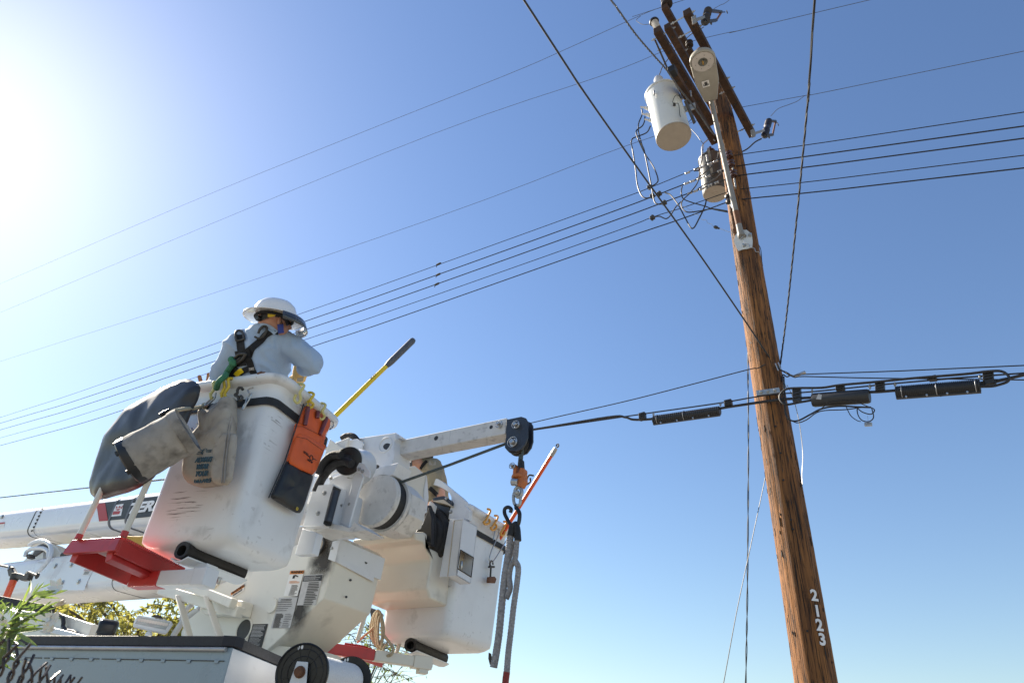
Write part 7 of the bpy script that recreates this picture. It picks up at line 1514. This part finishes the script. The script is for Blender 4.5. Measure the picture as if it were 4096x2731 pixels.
# ---- chain link fence, twisted cut ends at the top
FZ = 1.752; f0 = PZ(S(40, 2560), FZ); f1 = PZ(S(305, 2715), FZ); fdv = (f1 - f0); fdv.z = 0; fdv.normalize(); fnv = V((fdv.y, -fdv.x, 0))
fst = f0 - fdv * .75; fen = thing('chain_link_fence', V((fst.x, fst.y, 0)), 'rusty chain link fence with sharp twisted wire ends on top', 'fence')
PW = .07; NU = 36; zt_ = FZ - .075
for i in range(NU):
    o0 = fst + fdv * (PW * i); o0.z = 0; side = 1 if i % 2 else -1; j = rnd.uniform(-.004, .004); pts = []
    tipv = fdv * (side * .012 + rnd.uniform(-.006, .006)) + fnv * rnd.uniform(-.012, .012)
    pts.append(o0 + tipv * 1.3 + UP * (FZ + rnd.uniform(-.012, .008)))
    for k in range(6, -1, -1): a = k * 1.25 + (0 if side > 0 else math.pi); pts.append(o0 + UP * (zt_ + .05 * k / 6) + (fdv * math.cos(a) + fnv * math.sin(a)) * .0035)
    z = zt_ - .035; k = 0
    while z > .03:
        sgn = 1 if k % 2 == 0 else 0
        pts.append(o0 + fdv * (PW / 2 * sgn * side) + UP * z + fnv * (.0025 if (k + i) % 2 else -.0025)); z -= .037; k += 1
    m = MB(); m.tube(pts, .0027, 5); m.build('chain_wire', 'chain_wire', fen)
    # partner strand of the same twist
    pts = [o0 - tipv * 1.3 + UP * (FZ + rnd.uniform(-.015, .004))]
    for k in range(6, -1, -1): a = k * 1.25 + (math.pi if side > 0 else 0); pts.append(o0 + UP * (zt_ + .05 * k / 6) + (fdv * math.cos(a) + fnv * math.sin(a)) * .0035)
    z = zt_ - .035; k = 0
    while z > .03:
        sgn = 1 if k % 2 == 0 else 0
        pts.append(o0 - fdv * (PW / 2 * sgn * side) + UP * z + fnv * (-.0025 if (k + i) % 2 else .0025)); z -= .037; k += 1
    m = MB(); m.tube(pts, .0027, 5); m.build('chain_wire', 'chain_wire', fen)
for u in (-.03, PW * NU):
    q = fst + fdv * u + fnv * .03; q.z = 0; m = MB(); m.tube([q, q + UP * 1.62], .03, 14); m.build('post', 'galv', fen)
# ---- trees behind the truck
def tree(name, label, cpx, dist, rx_, rz_, nleaf, nbranch, seed, leafl=.10, leafw=.016, droop=.7, twigs=60, thin=1.0):
    rd = random.Random(seed); c = PV(cpx, V((0, dist, 0)), V((0, 1, 0))); root = V((c.x, c.y, 0))
    t = thing(name, root, label, 'tree'); m = MB()
    m.tube(smooth_path([root, root + V((.1, 0, c.z * .35)), root + V((-.05, .1, c.z * .7)), c + V((0, 0, -.1))], 5), [(.16 - .11 * i / 15) * thin for i in range(16)], 10); ends = []
    for i in range(nbranch):
        a = rd.uniform(0, 6.28); s = root + V((0, 0, c.z * rd.uniform(.45, .95))); e = c + V((math.cos(a) * rx_ * rd.uniform(.3, .95), math.sin(a) * rx_ * rd.uniform(.3, .95), rz_ * rd.uniform(-.5, .95)))
        k = s.lerp(e, .5) + V((0, 0, rd.uniform(.1, .5))); P = smooth_path([s, k, e], 6); m.tube(P, [(.035 - .028 * j / (len(P) - 1)) * thin for j in range(len(P))], 6); ends.append(P)
    m.build('trunk', 'bark', t)
    tw = MB(); lv = []; lf = []
    for i in range(twigs):
        P = rd.choice(ends); p = rd.choice(P[4:]); L = rd.uniform(.35, .95); a = rd.uniform(0, 6.28); q = [p]
        h = V((math.cos(a), math.sin(a), rd.uniform(-.1, .6)))
        for k in range(6): h = (h + V((rd.uniform(-.3, .3), rd.uniform(-.3, .3), -droop * .32))).normalized(); q.append(q[-1] + h * L / 6)
        tw.tube(q, [.006 - .0008 * k for k in range(7)], 4)
        for k in range(int(nleaf / twigs)):
            u = rd.uniform(.1, 6); b = q[int(min(u, 5))].lerp(q[int(min(u, 5)) + 1], u - int(min(u, 5))); d = V((rd.gauss(0, .6), rd.gauss(0, .6), rd.gauss(-.5, .5))).normalized(); l = leafl * rd.uniform(.6, 1.2); x = d.cross(V((rd.gauss(0, 1), rd.gauss(0, 1), rd.gauss(0, 1)))).normalized() * (leafw * rd.uniform(.7, 1.2))
            n0 = len(lv); lv += [b, b + d * l * .45 + x, b + d * l, b + d * l * .45 - x]; lf.append((n0, n0 + 1, n0 + 2, n0 + 3))
    tw.build('twigs', 'bark', t, kind='stuff')
    m = MB(); m.v = lv; m.f = lf; m.build('crown', 'tree_leaf', t, kind='stuff')
tree('willow_tree', 'yellow green willow like tree seen under the booms', S(560, 2570), 12.5, 2.6, .62, 15000, 30, 3, twigs=420)
tree('willow_tree', 'sparse twiggy tree with few leaves below far bucket', S(1480, 2670), 13.5, 1.0, .7, 700, 20, 5, twigs=170, droop=.2, thin=.32)
tree('willow_tree', 'yellowing tree glimpsed between frame struts and turret', S(880, 2500), 11.5, .7, .5, 3500, 12, 9, twigs=110)
